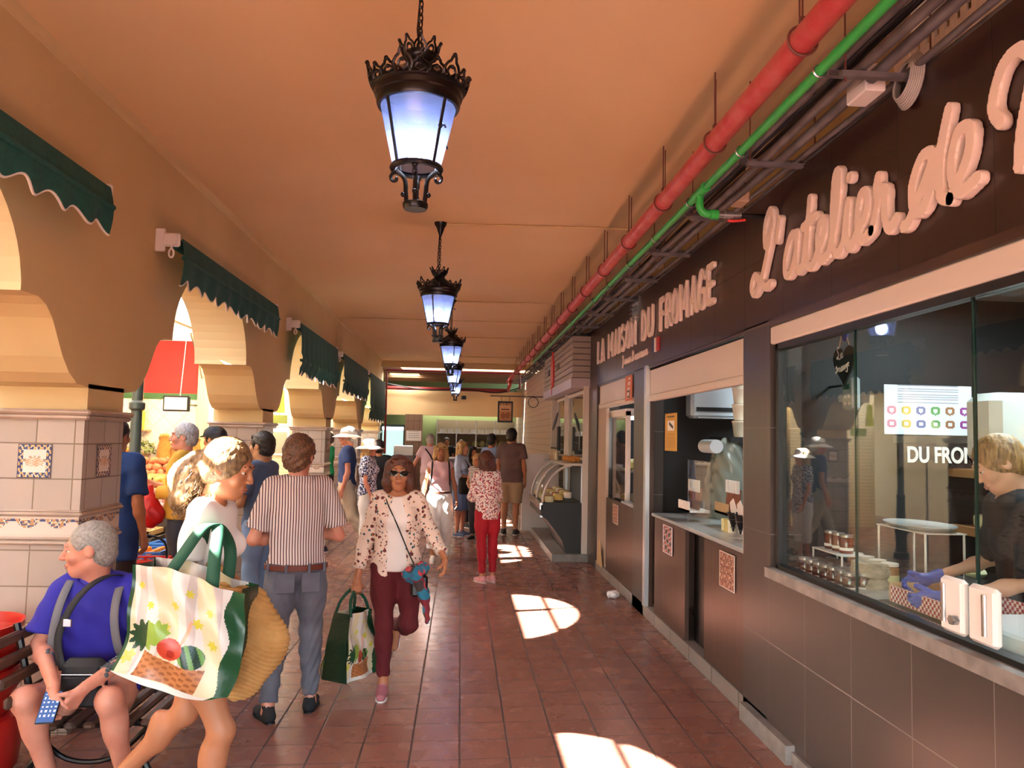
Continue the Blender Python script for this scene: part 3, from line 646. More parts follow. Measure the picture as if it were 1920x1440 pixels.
for i, (x, z, r) in enumerate(CT):
    wob = [(x+.006*math.sin(y*1.7+i), y, z+.006*math.sin(y*2.3+i*2)) for y in [-3+.5*k for k in range(48)]]
    o = sm(MB().tube(wob, r, 10), 'conduit', M_conduit); props(o, 'grey electrical conduit along the ceiling, %s' % ['second nearest the green pipe', 'thickest and in the middle of the tray', 'thin one over the fascia', 'thinnest, closest to the shop fronts', 'nearest the green pipe'][i], 'conduit')
for i in range(6):
    rr = random.Random(i); pts = [(1.57+.03*i % .2+.035*math.sin(y*.9+i*1.3)+rr.uniform(-.01, .01), y, 3.30+.03*math.sin(y*1.1+i)+.008*i) for y in [-3+.45*k for k in range(53)]]
    o = sm(MB().tube(spline(pts, 3), .0075+.002*(i % 3), 6), 'cable', M_cable); props(o, 'black cable in the loose bundle along the conduits', 'cable', 'loose black cables above the fascia')
tp = None
for k in range(20):
    y = .9+1.06*k
    if tp is None:
        tp = empty('trapeze_hanger', (1.72, y, 3.2), 0, 'steel trapeze bracket carrying the conduits under the ceiling', 'bracket', 'trapeze brackets under the conduits')
        b = MB(); b.box((-.22, -.015, -.012), (.18, .015, .012)); b.box((-.22, .10, -.012+.055), (.18, .13, .012+.055)); b.build('rail', M_conduit, tp)
        [MB().tube([(a, 0, z), (a, 0, .46)], .004, 5).build('rod', mat('rusty hanger', ''), tp) for a, z in ((-.2, -.03), (.16, -.06), (-.39, .16))]
    else: c = copy_tree(tp); c.location.y = y
for i, (y, lab) in enumerate(((7.18, 'from the second lantern'), (11.35, 'from the third lantern'), (13.3, 'spanning the whole ceiling to the left wall'), (15.5, 'from the fourth lantern'), (19.3, 'from the farthest lantern'))):
    x0 = -.2 if i != 2 else -2.1; b = MB(); pts = [(x0, y, 3.648), (1.3, y-.06, 3.648), (1.5, y-.1, 3.635)]
    if i == 2: pts = [(-2.12, y+.1, 2.95), (-2.12, y+.1, 3.5), (-2.08, y+.08, 3.64), (-1.9, y, 3.648)]+pts[1:]
    o = sm(b.tube(pts, .009, 6), 'thin_conduit', M_wallp); props(o, 'thin painted conduit across the ceiling '+lab, 'conduit')
def jbox(x, y, z, sz, m, lab):
    t = empty('junction_box', (x, y, z), 0, lab, 'junction box'); b = MB(); b.cbox((0, 0, 0), sz, bev=.006); b.build('housing', m, t)
    for s in (-1, 1): sm(MB().tube([(0, sz[1]/2*s, 0), (0, (sz[1]/2+.02)*s, 0)], .018, 10), 'gland', m, t)
    return t
jbox(1.70, 3.2, 3.245, (.09, .17, .12), M_white, 'white junction box beside the coiled grey cable'); M_bj = mat('beige box', 'c9a98c', .6)
jbox(1.74, 4.85, 3.27, (.08, .14, .11), M_bj, 'beige junction box just past the green valve'); jbox(1.72, 6.9, 3.3, (.08, .14, .1), M_bj, 'beige junction box above the word FROMAGE'); jbox(1.70, 8.6, 3.3, (.08, .14, .1), M_bj, 'beige junction box above the word MAISON')
b = MB()
for k in range(7):
    R = .06+.005*k; b.tube([(1.765+.006*k+.015*math.sin(a), 3.03+R*math.cos(a), 3.19+R*1.25*math.sin(a)) for a in [2*PI*j/24 for j in range(24)]], .0055, 6, closed=True)
props(sm(b, 'cable_coil', mat('grey cable', 'a8a29c', .5)), 'coil of grey cable hanging by the white junction box', 'cable')
# louvred vent and white lattice above the fascia
t = empty('louvre_vent', (1.79, 8.1, 3.02), 0, 'steel louvred vent on the fascia above the word DU', 'vent'); b = MB(); b.box((0, -.16, -.1), (.02, .16, .16)); b.build('frame', M_steel, t)
b = MB(); [b.box((-.03, -.15, -.08+.045*k), (0, .15, -.07+.045*k)) for k in range(5)]; b.build('louvre', M_steel, t)
t = empty('lattice_panel', (1.98, 2.0, 3.2), 0, 'white square-holed lattice panel above the fascia at top right', 'lattice'); b = MB()
for k in range(38): b.box((0, -1.3+.07*k, 0), (.012, -1.3+.07*k+.036, .46))
for k in range(7): b.box((.001, -1.3, .0+.07*k), (.011, 1.33, .036+.07*k))
b.build('lattice', M_white, t); b = MB(); b.box((-.01, 1.33, 0), (.03, 1.45, .30)); b.build('end_plate', M_white, t)
# red pipe loop at the far ceiling bay
b = MB(); b.tube([(-2.0, 21.1, 1.2), (-2.0, 21.1, 3.42), (1.55, 21.1, 3.42), (1.55, 21.1, 3.0)], .035, 8); b.tube([(-2.1, 22.3, 3.02), (1.3, 22.3, 3.02)], .05, 8); b.tube([(1.3, 22.3, 3.02), (1.3, 21, 3.2)], .05, 8)
props(sm(b, 'red_pipe_loop', mat('dull red pipe', '8f2a2a', .5)), 'dark red pipe framing the open ceiling bay at the far end', 'pipe')
b = MB(); b.tube(spline([(-2.2, 22.2, 3.15), (-1, 22.2, 2.98), (0, 22.2, 3.02), (1, 22.2, 2.95), (1.6, 22.2, 3.1)], 6), .02, 6); props(sm(b, 'cable', M_cable), 'sagging black cable across the far fascia', 'cable')
props(sm(MB().lathe([(0, 0), (.07, 0), (.07, .1), (0, .1)], n=16), 'ceiling_speaker', M_black, loc=(.05, 21.8, 2.72)), 'small dark cylinder hanging below the farthest lantern', 'fitting')
# ================================================================ figures: smooth bodies grown from bones
def V3(*a): return np.array(a, float)
def cone(a, b, ra, rb, k=.02, sq=None, clip=None): return ('c', V3(*a), V3(*b), ra, rb, k, sq, clip)
def ell(c, r, k=.02, R=None, sub=False, clip=None): return ('e', V3(*c), V3(*r), k, R, sub, clip)
def field(prims, res, disp=None, clips=(), lo=None, hi=None):
    bb = []
    for p in prims:
        if p[0] == 'c': r = max(p[3], p[4])*(1.05 if not p[6] else 1.05*max(1, p[6][1])); bb.append((np.minimum(p[1], p[2])-r, np.maximum(p[1], p[2])+r))
        elif not p[5]: r = p[2].max() if p[4] is not None else p[2]; bb.append((p[1]-r, p[1]+r))
    L = np.min([b[0] for b in bb], 0)-3*res; U = np.max([b[1] for b in bb], 0)+3*res
    if lo is not None: L = np.maximum(L, lo); U = np.minimum(U, hi)
    n = np.ceil((U-L)/res).astype(int)+1; D = np.full(n, 9.0)
    ax = [L[i]+res*np.arange(n[i]) for i in range(3)]
    for p in prims:
        if p[0] == 'c': r = max(p[3], p[4])*(1 if not p[6] else max(1, p[6][1])); k = p[5]; l, u = np.minimum(p[1], p[2])-r, np.maximum(p[1], p[2])+r
        else: k = p[3]; r = p[2].max() if p[4] is not None else p[2]; l, u = p[1]-r, p[1]+r
        m = k+2.5*res+.012; i0 = np.clip(((l-m-L)/res).astype(int), 0, n); i1 = np.clip(((u+m-L)/res).astype(int)+2, 0, n)
        if (i1 <= i0).any(): continue
        sl = tuple(slice(a, b) for a, b in zip(i0, i1))
        X, Y, Z = np.meshgrid(*[ax[i][sl[i]] for i in range(3)], indexing='ij', sparse=True)
        if p[0] == 'c':
            a, b, ra, rb, _, sq, clip = p[1:]
            ux, f = (sq if sq else (None, 1)); P = [X-a[0], Y-a[1], Z-a[2]]; d = b-a
            if sq:
                ux = ux/np.linalg.norm(ux); g = 1/f-1; t = P[0]*ux[0]+P[1]*ux[1]+P[2]*ux[2]; P = [P[i]+g*t*ux[i] for i in range(3)]; d = d+g*d.dot(ux)*ux
            h = np.clip((P[0]*d[0]+P[1]*d[1]+P[2]*d[2])/max(d.dot(d), 1e-9), 0, 1)
            q = np.sqrt((P[0]-h*d[0])**2+(P[1]-h*d[1])**2+(P[2]-h*d[2])**2)-(ra+(rb-ra)*h); sub = False
        else:
            c, rr, _, R, sub, clip = p[1:]; P = [X-c[0], Y-c[1], Z-c[2]]
            if R is not None: P = [P[0]*R[0][i]+P[1]*R[1][i]+P[2]*R[2][i] for i in range(3)]
            w = np.sqrt((P[0]/rr[0])**2+(P[1]/rr[1])**2+(P[2]/rr[2])**2); w2 = np.sqrt((P[0]/rr[0]**2)**2+(P[1]/rr[1]**2)**2+(P[2]/rr[2]**2)**2)+1e-6
            q = w*(w-1)/w2
        if clip is not None:
            o, nn = clip; q = np.maximum(q, (X-o[0])*nn[0]+(Y-o[1])*nn[1]+(Z-o[2])*nn[2])
        A = D[sl]
        if sub: h = np.clip(.5-.5*(A+q)/k, 0, 1); D[sl] = A+(-q-A)*h+k*h*(1-h)
        else: h = np.clip(.5+.5*(A-q)/k, 0, 1); D[sl] = A+(q-A)*h-k*h*(1-h)
    X, Y, Z = np.meshgrid(*ax, indexing='ij', sparse=True)
    if disp: D = D+np.where(np.abs(D) < .08, disp(X, Y, Z), 0)
    for o, nn in clips: D = np.maximum(D, (X-o[0])*nn[0]+(Y-o[1])*nn[1]+(Z-o[2])*nn[2])
    return D, L
def nets(D, L, res):
    D = np.pad(D, 1, constant_values=9.); L = L-res; D = np.clip(D, -3*res, 3*res)
    s = D < 0; n = np.array(D.shape)-1; acc = np.zeros((*n, 3)); cnt = np.zeros(n)
    def cs(o): return tuple(slice(o[i], o[i]+n[i]) for i in range(3))
    for axis in range(3):
        for a in (0, 1):
            for b in (0, 1):
                o = [0, 0, 0]; o[(axis+1) % 3] = a; o[(axis+2) % 3] = b; e = list(o); e[axis] = 1
                d0, d1 = D[cs(o)], D[cs(e)]; m = s[cs(o)] != s[cs(e)]; t = np.where(m, d0/np.where(d0 == d1, 1, d0-d1), 0)
                cnt += m
                for i in range(3): acc[..., i] += m*(t if i == axis else o[i])
    mask = cnt > 0; idx = np.full(n, -1); idx[mask] = np.arange(mask.sum())
    g = np.stack(np.nonzero(mask), 1); v = L+res*(g+acc[mask]/cnt[mask][:, None]); F_ = []
    for axis in range(3):
        m0 = [slice(None)]*3; m1 = [slice(None)]*3; m0[axis] = slice(0, -1); m1[axis] = slice(1, None)
        ch = s[tuple(m0)] != s[tuple(m1)]; b_, c_ = (axis+1) % 3, (axis+2) % 3; P = np.stack(np.nonzero(ch), 1)
        ok = (P[:, b_] > 0) & (P[:, c_] > 0) & (P[:, b_] < n[b_]) & (P[:, c_] < n[c_]) & (P[:, axis] < n[axis]); P = P[ok]
        def at(db, dc): q = P.copy(); q[:, b_] -= db; q[:, c_] -= dc; return idx[q[:, 0], q[:, 1], q[:, 2]]
        q = np.stack([at(1, 1), at(0, 1), at(0, 0), at(1, 0)], 1); fl = ~s[P[:, 0], P[:, 1], P[:, 2]]; q[fl] = q[fl][:, ::-1]; F_.append(q)
    return v, np.concatenate(F_)
def solid(name, sets, m, parent, res=None):
    """sets: list of (prims, res, disp, clips[, lo, hi]) merged into one mesh"""
    vs, fs, k = [], [], 0
    for st in sets:
        D, L = field(st[0], st[1], *(st[2:] if len(st) > 2 else ())); v, f = nets(D, L, st[1]); vs.append(v); fs.append(f+k); k += len(v)
    v = np.concatenate(vs); f = np.concatenate(fs); me = bpy.data.meshes.new(name)
    me.vertices.add(len(v)); me.vertices.foreach_set('co', v.ravel()); me.loops.add(f.size); me.loops.foreach_set('vertex_index', f.ravel().astype(np.int32))
    me.polygons.add(len(f)); me.polygons.foreach_set('loop_start', np.arange(0, f.size, 4, dtype=np.int32)); me.polygons.foreach_set('loop_total', np.full(len(f), 4, dtype=np.int32))
    me.update(calc_edges=True); me.polygons.foreach_set('use_smooth', [True]*len(f)); me.materials.append(m)
    o = bpy.data.objects.new(name, me); COL.objects.link(o); o.parent = parent; return o
def nrm(v): v = V3(*v); return v/np.linalg.norm(v)
def rotM(yaw=0, pitch=0, roll=0): return np.array(Matrix.Rotation(yaw, 3, 'Z') @ Matrix.Rotation(pitch, 3, 'X') @ Matrix.Rotation(roll, 3, 'Y'))
def skin(name, col, pink):
    if name in MATS: return MATS[name]
    t = NT(name); t.put(t.b.inputs['Base Color'], t.mix(t.ramp(t.noise(9, 4), [(.35, '000000'), (.7, 'ffffff')]), lin(col), lin(pink)))
    t.b.inputs['Roughness'].default_value = .5; t.b.inputs['Subsurface Weight'].default_value = .12; t.b.inputs['Subsurface Radius'].default_value = (.012, .005, .003); t.bump(t.noise(160, 2), .08, .002); MATS[name] = t.m; return t.m
SK = dict(fair=skin('fair skin', 'd9a083', 'cd8a6c'), tan=skin('tanned skin', 'b97a55', 'b0704c'), pale=skin('pale skin', 'deb196', 'd29c80'), rosy=skin('rosy skin', 'd3937a', 'c67c64'), olive=skin('olive skin', 'b5835f', 'a67452'))
def hairmat(name, c1, c2, sc=60, z=6):
    if name in MATS: return MATS[name]
    t = NT(name); X, Y, Z = t.xyz(); v = t.n('CombineXYZ', i_0=t.math('MULTIPLY', X, sc), i_1=t.math('MULTIPLY', Y, sc), i_2=t.math('MULTIPLY', Z, z)); n = t.noise(1.6, 4, v)
    t.put(t.b.inputs['Base Color'], t.ramp(n, [(.3, c1), (.7, c2)])); t.b.inputs['Roughness'].default_value = .5; t.bump(n, .8, .006); MATS[name] = t.m; return t.m
def folds(a=.004, f=1.0, seed=0):
    return lambda X, Y, Z: a*(np.sin(X*31*f+Z*17+seed)*np.sin(Y*27*f-Z*23*f+seed*2)+.6*np.sin(Z*48*f+X*22+Y*15+seed*3))
def fold_leg(a=.004, seed=0): return lambda X, Y, Z: a*np.sin(Z*55+8*np.sin(X*19+seed)+6*Y+seed)*np.clip(1.1-np.abs(Z-.12)*1.2, .25, 1)
class Fig:
    def __init__(s, name_label, loc, rz=0, H_=1.75, fem=False, sk='fair', fat=1., q=1, lean=0, twist=0, head=(0, 0, 0), J={}, grp=None, neck_f=0, hold=True):
        s.root = empty('person', loc, rz, name_label, 'person', grp); s.s = H_/1.75; s.fem = fem; s.sk = SK[sk]; s.fat = fat; s.q = q; s.sc = H_/1.75; s.hs = s.sc*1.07
        Ls = .138 if fem else .160; hp = .092 if fem else .088
        U = rotM(twist, lean); o = V3(0, 0, .96); up = lambda p: o+U@(V3(*p)-o)
        j = dict(pel=V3(0, 0, .96), che=up((0, 0, 1.28)), nb=up((0, .015, 1.45)), hd=up((0, -.012-neck_f, 1.625)), shL=up((Ls, 0, 1.425)), shR=up((-Ls, 0, 1.425)),
                 hipL=V3(hp, 0, .92), hipR=V3(-hp, 0, .92), knL=V3(hp+.01, -.01, .50), knR=V3(-hp-.01, -.01, .50), anL=V3(hp+.01, .02, .085), anR=V3(-hp-.01, .02, .085),
                 elL=up((Ls+.06, .02, 1.13)), elR=up((-Ls-.06, .02, 1.13)), wrL=up((Ls+.07, -.05, .89)), wrR=up((-Ls-.07, -.05, .89)), ftL=V3(.12, -1, 0), ftR=V3(-.12, -1, 0))
        dz = V3(*J.pop('shift', (0, 0, 0)))
        for k in list(j):
            if k in ('pel', 'che', 'nb', 'hd', 'shL', 'shR', 'hipL', 'hipR'): j[k] = j[k]+dz
        ho = V3(*J.pop('hdo', (0, 0, 0))); j['hd'] = j['hd']+ho; j['nb'] = j['nb']+ho*.45
        for k, v in J.items(): j[k] = V3(*v)
        s.j = {k: (v*s.sc if not k.startswith('ft') else nrm(v)) for k, v in j.items()}; s.U = U; s.hR = rotM(head[0], head[1], head[2]); s.neck = neck_f; s.hands = {}
    # --- primitive sets
    def torso(s, t=0., k=.03):
        j, c, f = s.j, s.sc, s.fat; U = s.U; A = lambda p, o: o+U@(V3(*p)*c); pel, che = j['pel'], j['che']; w = (.150 if s.fem else .152); yy = (U@V3(0, 1, 0), .72)
        P = [ell(pel+V3(0, .005, -.02)*c, V3((.165 if s.fem else .155)*f+t, .108*f+t, .115*c+t)*1.0*c, k),
             cone(pel+V3(0, -.01, .02)*c, che, (.14*f)*c+t, (.145*f)*c+t, k, (U@V3(0, 1, 0), .70*(.6+.4*f))),
             ell(A((0, .0, .02), che), V3(w*c*(.5+.5*f)+t, .102*c*f+t, .17*c+t), k, U),
             cone(j['shL']+U@V3(-.03, 0, -.01)*c, j['shR']+U@V3(.03, 0, -.01)*c, .050*c+t, .050*c+t, k+.01), 
             cone(j['nb'], j['shL']+(j['nb']-j['shL'])*.2, .05*c+t*.6, .045*c+t*.6, .03), cone(j['nb'], j['shR']+(j['nb']-j['shR'])*.2, .05*c+t*.6, .045*c+t*.6, .03)]
        if s.fem: P += [ell(A((q*.068, -.085, .0), che), V3(.058, .052, .056)*c+t*.6, .035) for q in (-1, 1)]
        if f > 1.1: P.append(ell(A((0, -.07*f, -.18), che), V3(.13, .10, .13)*c*f+t, .05, U))
        return P
    def arm(s, S_, t=0., frac=2., k=.018, tp=1.):
        j, c, f = s.j, s.sc, .6+.4*s.fat; sh, el, wr = j['sh'+S_], j['el'+S_], j['wr'+S_]; r = (.044 if s.fem else .051)*c*f
        r *= .9; a1, a2, a3 = r, r*.80, r*.58; P = []
        if frac <= 1:
            e = sh+(el-sh)*frac; n = nrm(el-sh); P.append(cone(sh, sh+(el-sh)*(frac+.08), a1+t, (a1+(a2-a1)*frac)+t*tp*1.2, k, None, (e, n)))
        else:
            P.append(cone(sh, el, a1+t, a2+t, k)); g = frac-1; e = el+(wr-el)*g; n = nrm(wr-el); mid = el+(wr-el)*.28
            if g < .99: P.append(cone(el, el+(wr-el)*(g+.05), a2+t, a2+(a3-a2)*g+t*tp, k, None, (e, n)))
            else: P.append(cone(el, wr, a2+t, a3+t, k)); 
            if not t: P.append(ell(mid, (a2*1.08, a2*1.08, a2*1.08), .03))
        if not t: P.append(ell(sh+(el-sh)*.35, (a1*1.0, a1*1.0, a1*1.25), .04))
        return P
    def leg(s, S_, t=0., frac=2., k=.03, flare=0., wide=1.):
        j, c, f = s.j, s.sc, .55+.45*s.fat; hi, kn, an = j['hip'+S_], j['kn'+S_], j['an'+S_]; a1, a2, a3 = (.088 if s.fem else .083)*c*f, .053*c*f, .036*c
        P = []
        if frac <= 1:
            e = hi+(kn-hi)*frac; n = nrm(kn-hi); P.append(cone(hi, hi+(kn-hi)*(frac+.1), a1+t, a1+(a2-a1)*frac+t*wide+flare, k, None, (e, n)))
        else:
            g = frac-1; P.append(cone(hi, kn, a1+t, a2+t*wide, k)); e = kn+(an-kn)*g; n = nrm(an-kn)
            if g < .999: P.append(cone(kn, kn+(an-kn)*(g+.06), a2+t*wide, max(a2+(a3-a2)*g, a3)+t*wide+flare, k, None, (e, n)))
            else: P.append(cone(kn, an, a2, a3, k))
        if not t:
            up = nrm(kn-hi); sh = nrm(an-kn); back = -V3(*s.j['ft'+S_]); back = nrm(back-sh*back.dot(sh))
            P += [ell(kn+(an-kn)*.3+back*.02*c, V3(.05, .052, .095)*c*f, .035), ell(kn-back*.010*c, V3(.038, .038, .045)*c*f, .03), ell(hi+(kn-hi)*.4, V3(.08, .085, .13)*c*f, .04)]
        if t: P.append(ell(hi+(kn-hi)*(.4 if frac > .8 else .25), V3(.082, .087, .13 if frac > .8 else .1)*c*f+t, .04))
        if t and frac > 1.35:
            sh = nrm(an-kn); back = -V3(*s.j['ft'+S_]); back = nrm(back-sh*back.dot(sh)); P.append(ell(kn+(an-kn)*.28+back*.012*c, V3(.048, .05, .09)*c*f+t*.8, .035))
        return P
    def headp(s):
        c = s.hs; h = s.j['hd']; R = s.hR; E = lambda p, r, k=.015, sub=False: ell(h+R@(V3(*p)*c), V3(*r)*c, k, R, sub); C = lambda a, b, ra, rb, k=.01: cone(h+R@(V3(*a)*c), h+R@(V3(*b)*c), ra*c, rb*c, k)
        g = .94 if s.fem else 1
        P = [E((0, .016, .022), (.076*g, .096, .092)), E((0, -.022, -.035), (.056*g, .070, .078), .025), E((0, -.048, -.092), (.036*g, .038, .030), .03), C((-.044*g, .0, -.07), (-.013, -.055, -.1), .016, .016, .025), C((.044*g, .0, -.07), (.013, -.055, -.1), .016, .016, .025),
             C((-.036, -.083, .026), (.036, -.083, .026), .010, .010, .016), E((-.037, -.064, -.032), (.022, .02, .022), .02), E((.037, -.064, -.032), (.022, .02, .022), .02)]
        P += [E((q*.031, -.101, .002), (.017, .016, .012), .012, True) for q in (-1, 1)]
        P += [E((q*.031, -.0765, .0095), (.0165, .0125, .0065), .004) for q in (-1, 1)]+[E((q*.031, -.0765, -.0085), (.015, .0115, .0045), .004) for q in (-1, 1)]
        P += [C((0, -.088, .012), (0, -.107 if s.fem else -.110, -.03), .007, .0105 if s.fem else .0115, .010), E((-.011, -.1, -.034), (.009, .011, .008), .006), E((.011, -.1, -.034), (.009, .011, .008), .006),
              C((-.017, -.088, -.063), (.017, -.088, -.063), .0065, .0065, .008), C((-.013, -.088, -.073), (.013, -.088, -.073), .0065, .0065, .007), E((0, -.098, -.068), (.024, .006, .0016), .004, True)]
        for q in (-1, 1): P += [E((q*.077*g, .012, -.006), (.010, .020, .031), .006), E((q*.086*g, .006, -.002), (.005, .010, .016), .005, True)]
        P.append(cone(s.j['nb'], h+R@(V3(0, .022, -.065)*c), (.050 if s.fem else .06)*c, (.045 if s.fem else .054)*c, .03)); return P
    def hand(s, S_, d=None, n=None, curl=.35, spread=0.):
        q = 1 if S_ == 'L' else -1; c = s.sc*(.93 if s.fem else 1.); w = s.j['wr'+S_]; d = nrm(d) if d is not None else nrm(w-s.j['el'+S_]); n = V3(*n) if n is not None else V3(-q, 0, 0); n = nrm(n-d*n.dot(d)); t = np.cross(d, n)*1.0   # thumb side
        if t.dot(V3(0, -1, 0)) < 0: t = -t
        if s.hands.get(S_+'t') is not None and t.dot(V3(*s.hands[S_+'t'])) < 0: t = -t
        P = []; K = []
        for i, o in enumerate((.031, .0105, -.0105, -.030)): K.append(w+d*(.088-.004*abs(i-1))*c+t*o*c)
        for i in range(4): P.append(cone(w+t*(.014-.009*i)*c+d*.008, K[i], .0165*c, .0125*c, .012))
        for i, (L, r) in enumerate(((.070, .0088), (.078, .009), (.072, .0086), (.056, .0078))):
            p = K[i]; a = curl*.75*(1+.12*i); dd = d+t*spread*(1.5-i); 
            for m, fr in enumerate((.45, .31, .24)):
                e = nrm(dd*math.cos(a)+n*math.sin(a)); p2 = p+e*L*fr*c; P.append(cone(p, p2, r*c*(1-.07*m), r*c*(.93-.08*m), .003)); p = p2; a += curl*(1.15 if m == 0 else .8)
        b = w+d*.025*c+t*.022*c; th = nrm(d*.72+t*.62+n*.35*(.3+curl)); p1 = b+th*.038*c; th2 = nrm(th+n*curl*.7-t*curl*.25); p2 = p1+th2*.032*c; p3 = p2+nrm(th2+n*curl*.4-t*.1)*.024*c
        P += [cone(b-t*.006, p1, .0165*c, .0115*c, .012), cone(p1, p2, .0108*c, .0095*c, .004), cone(p2, p3, .0095*c, .008*c, .004), cone(s.j['el'+S_]+(w-s.j['el'+S_])*.8, w+d*.01, (.027 if s.fem else .031)*s.sc, .023*s.sc, .015, (n, .8))]
        return P
    def body(s, hands=('L', 'R'), curl=(.35, .35), hd={}, bare_feet=False, legs=True, clip=None):
        q = s.q; P = s.torso()+s.arm('L')+s.arm('R'); j = s.j
        if legs: P += s.leg('L')+s.leg('R')
        P.append(cone(j['nb'], j['hd'], .05*s.sc, .046*s.sc, .02))
        if legs:
            for S_ in 'LR':
                a, f = j['an'+S_], j['ft'+S_]; P += [cone(a, a+(V3(0, 0, -.045)+f*-.02)*s.sc, .034*s.sc, .032*s.sc, .02), cone(a+V3(0, 0, -.04)*s.sc, a+(f*.13+V3(0, 0, -.06))*s.sc, .032*s.sc, .02*s.sc, .02, (np.cross(f, V3(0, 0, 1)), 1.3))]
        sets = [(P, .0125*q), (s.headp(), .0052*(q if q < 1.6 else q*1.0))]
        for i, S_ in enumerate(hands): sets.append((s.hand(S_, curl=curl[i], **hd.get(S_, {})), .0044*(1 if q < 1.2 else 1.4)))
        s.b = solid('body', sets, s.sk, s.root); return s
    def eyes(s, iris='3a2c22', brow='3a2a20', lips='a85a50', shut=False):
        c = s.hs; h = s.j['hd']; R = s.hR
        for q in (-1, 1):
            p = h+R@(V3(q*.030, -.0722, .001)*c); b = MB(); b.ball(p, .0118*c, 12, 8); o = sm(b, 'eye', mat('eye white', 'd3c8c0', .3), s.root, 3)
            b = MB(); b.ball(p+R@(V3(0, -.0066, 0)*c), .0074*c, 10, 6); sm(b, 'iris', mat('iris '+iris, iris, .15), o, 3)
            pts = [h+R@(V3(q*x, y, z)*c) for x, y, z in ((.014, -.094, .026), (.03, -.092, .032), (.048, -.076, .026))]
            sm(MB().tube(spline(pts, 4), [.0028*c]*8+[.0015*c], 6), 'eyebrow', mat('brow '+brow, brow, .8), s.root)
        pts = [h+R@(V3(x, y, z)*c) for x, y, z in ((-.022, -.087, -.068), (-.01, -.097, -.0645), (0, -.0985, -.066), (.01, -.097, -.0645), (.022, -.087, -.068), (.01, -.096, -.0745), (0, -.097, -.076), (-.01, -.096, -.0745))]
        sm(MB().tube(spline(pts, 3, True), .0032*c, 6, closed=True), 'lips', mat('lips '+lips, lips, .4), s.root); return s
    def hair(s, m, style='short', t=.012, noise=.004, extra=(), name='hair'):
        c = s.hs; h = s.j['hd']; R = s.hR; E = lambda p, r, k=.015, sub=False, cl=None: ell(h+R@(V3(*p)*c), V3(*r)*c, k, R, sub, cl); C = lambda a, b, ra, rb, k=.02: cone(h+R@(V3(*a)*c), h+R@(V3(*b)*c), ra*c, rb*c, k)
        P = [E((0, .020, .026), (.078+t, .096+t, .092+t)), E((0, .05, -.03), (.066+t*.7, .062+t, .065), .02)]
        if style in ('bob', 'long'):
            z = -.13 if style == 'bob' else -.2
            for q in (-1, 1): P += [C((q*.066, -.01, .05), (q*.078, -.005, z*.6), .03+t*.5, .034+t*.5, .02), C((q*.078, -.002, z*.5), (q*.072, .01, z), .034, .03, .02)]
            P += [C((-.045, .06, 0), (-.045, .07, z), .045, .042), C((.045, .06, 0), (.045, .07, z), .045, .042), C((-.05, -.062, .088), (.05, -.062, .088), .014, .014)]
        for e in extra: P.append(C(*e) if len(e) == 5 or len(e) == 4 else E(*e))
        if style != 'bald': P += [E((0, -.105, -.035), (.062 if style != 'short' else .085, .075, .098), .012, True)]
        if style == 'short': P += [E((q*.085, .0, -.03), (.03, .038, .045), .01, True) for q in (-1, 1)]
        n = noise; disp = lambda X, Y, Z: n*(np.sin(X*210+9*np.sin(Z*40))*np.sin(Y*190+8*np.sin(Z*33+X*30))+.7*np.sin(Z*120+Y*60+X*80))
        return solid(name, [(P, .006*max(1, s.q*.9), disp)], m, s.root)
    def top(s, m, sleeve=.6, hem=.93, t=.016, neck=.075, fold=.004, name='shirt', extra=(), nf=-.02, tp=1., seed=1, k=.03):
        P = s.torso(t, k)+s.arm('L', t, sleeve, tp=tp)+s.arm('R', t, sleeve, tp=tp); c = s.sc
        if hem < .92 and abs(s.j['pel'][2]/c-.96) < .1: P.append(cone(s.j['pel'], s.j['pel']+V3(0, 0, -.3)*c, .150*s.fat*c+t, .152*s.fat*c+t, .03, (V3(0, 1, 0), .74)))
        P += list(extra); nb = s.j['nb']
        P.append(ell(nb+s.U@V3(0, nf, .045)*c, V3(neck, neck*1.05, .055)*c, .012, None, True))
        return solid(name, [(P, .0095*s.q, folds(fold, 1, seed), [(V3(0, 0, hem*c), V3(0, 0, -1))])], m, s.root)
    def bottom(s, m, frac=1.93, waist=1.04, t=.014, wide=1., flare=0., fold=.004, name='trousers', seed=2):
        P = [p for p in s.torso(t)[:2]]+s.leg('L', t, frac, flare=flare, wide=wide)+s.leg('R', t, frac, flare=flare, wide=wide); c = s.sc
        return solid(name, [(P, .0098*s.q, fold_leg(fold, seed), [(s.j['pel']+V3(0, 0, (waist-.96)*c), s.U@V3(0, 0, 1))])], m, s.root)
    def skirt(s, m, z0=1.04, z1=.45, r0=.15, r1=.24, t=.01, name='skirt', pleat=14):
        c = s.sc; b = MB(); b.lathe([(r0*c, z0*c), (r0*1.18*c, (z0-.12)*c), ((r0+r1)*.52*c, (z0+z1)/2*c), (r1*c, z1*c), ((r1-.006)*c, z1*c), ((r0+r1)*.5*c, (z0+z1)/2*c)], n=72, sy=.8)
        v = []
        for x, y, z in b.v: a = math.atan2(y, x); g = 1+.05*math.sin(a*pleat)*max(0, (z0*c-z)/((z0-z1)*c)); v.append((x*g, y*g, z))
        b.v = v; return sm(b, name, m, s.root, 3)
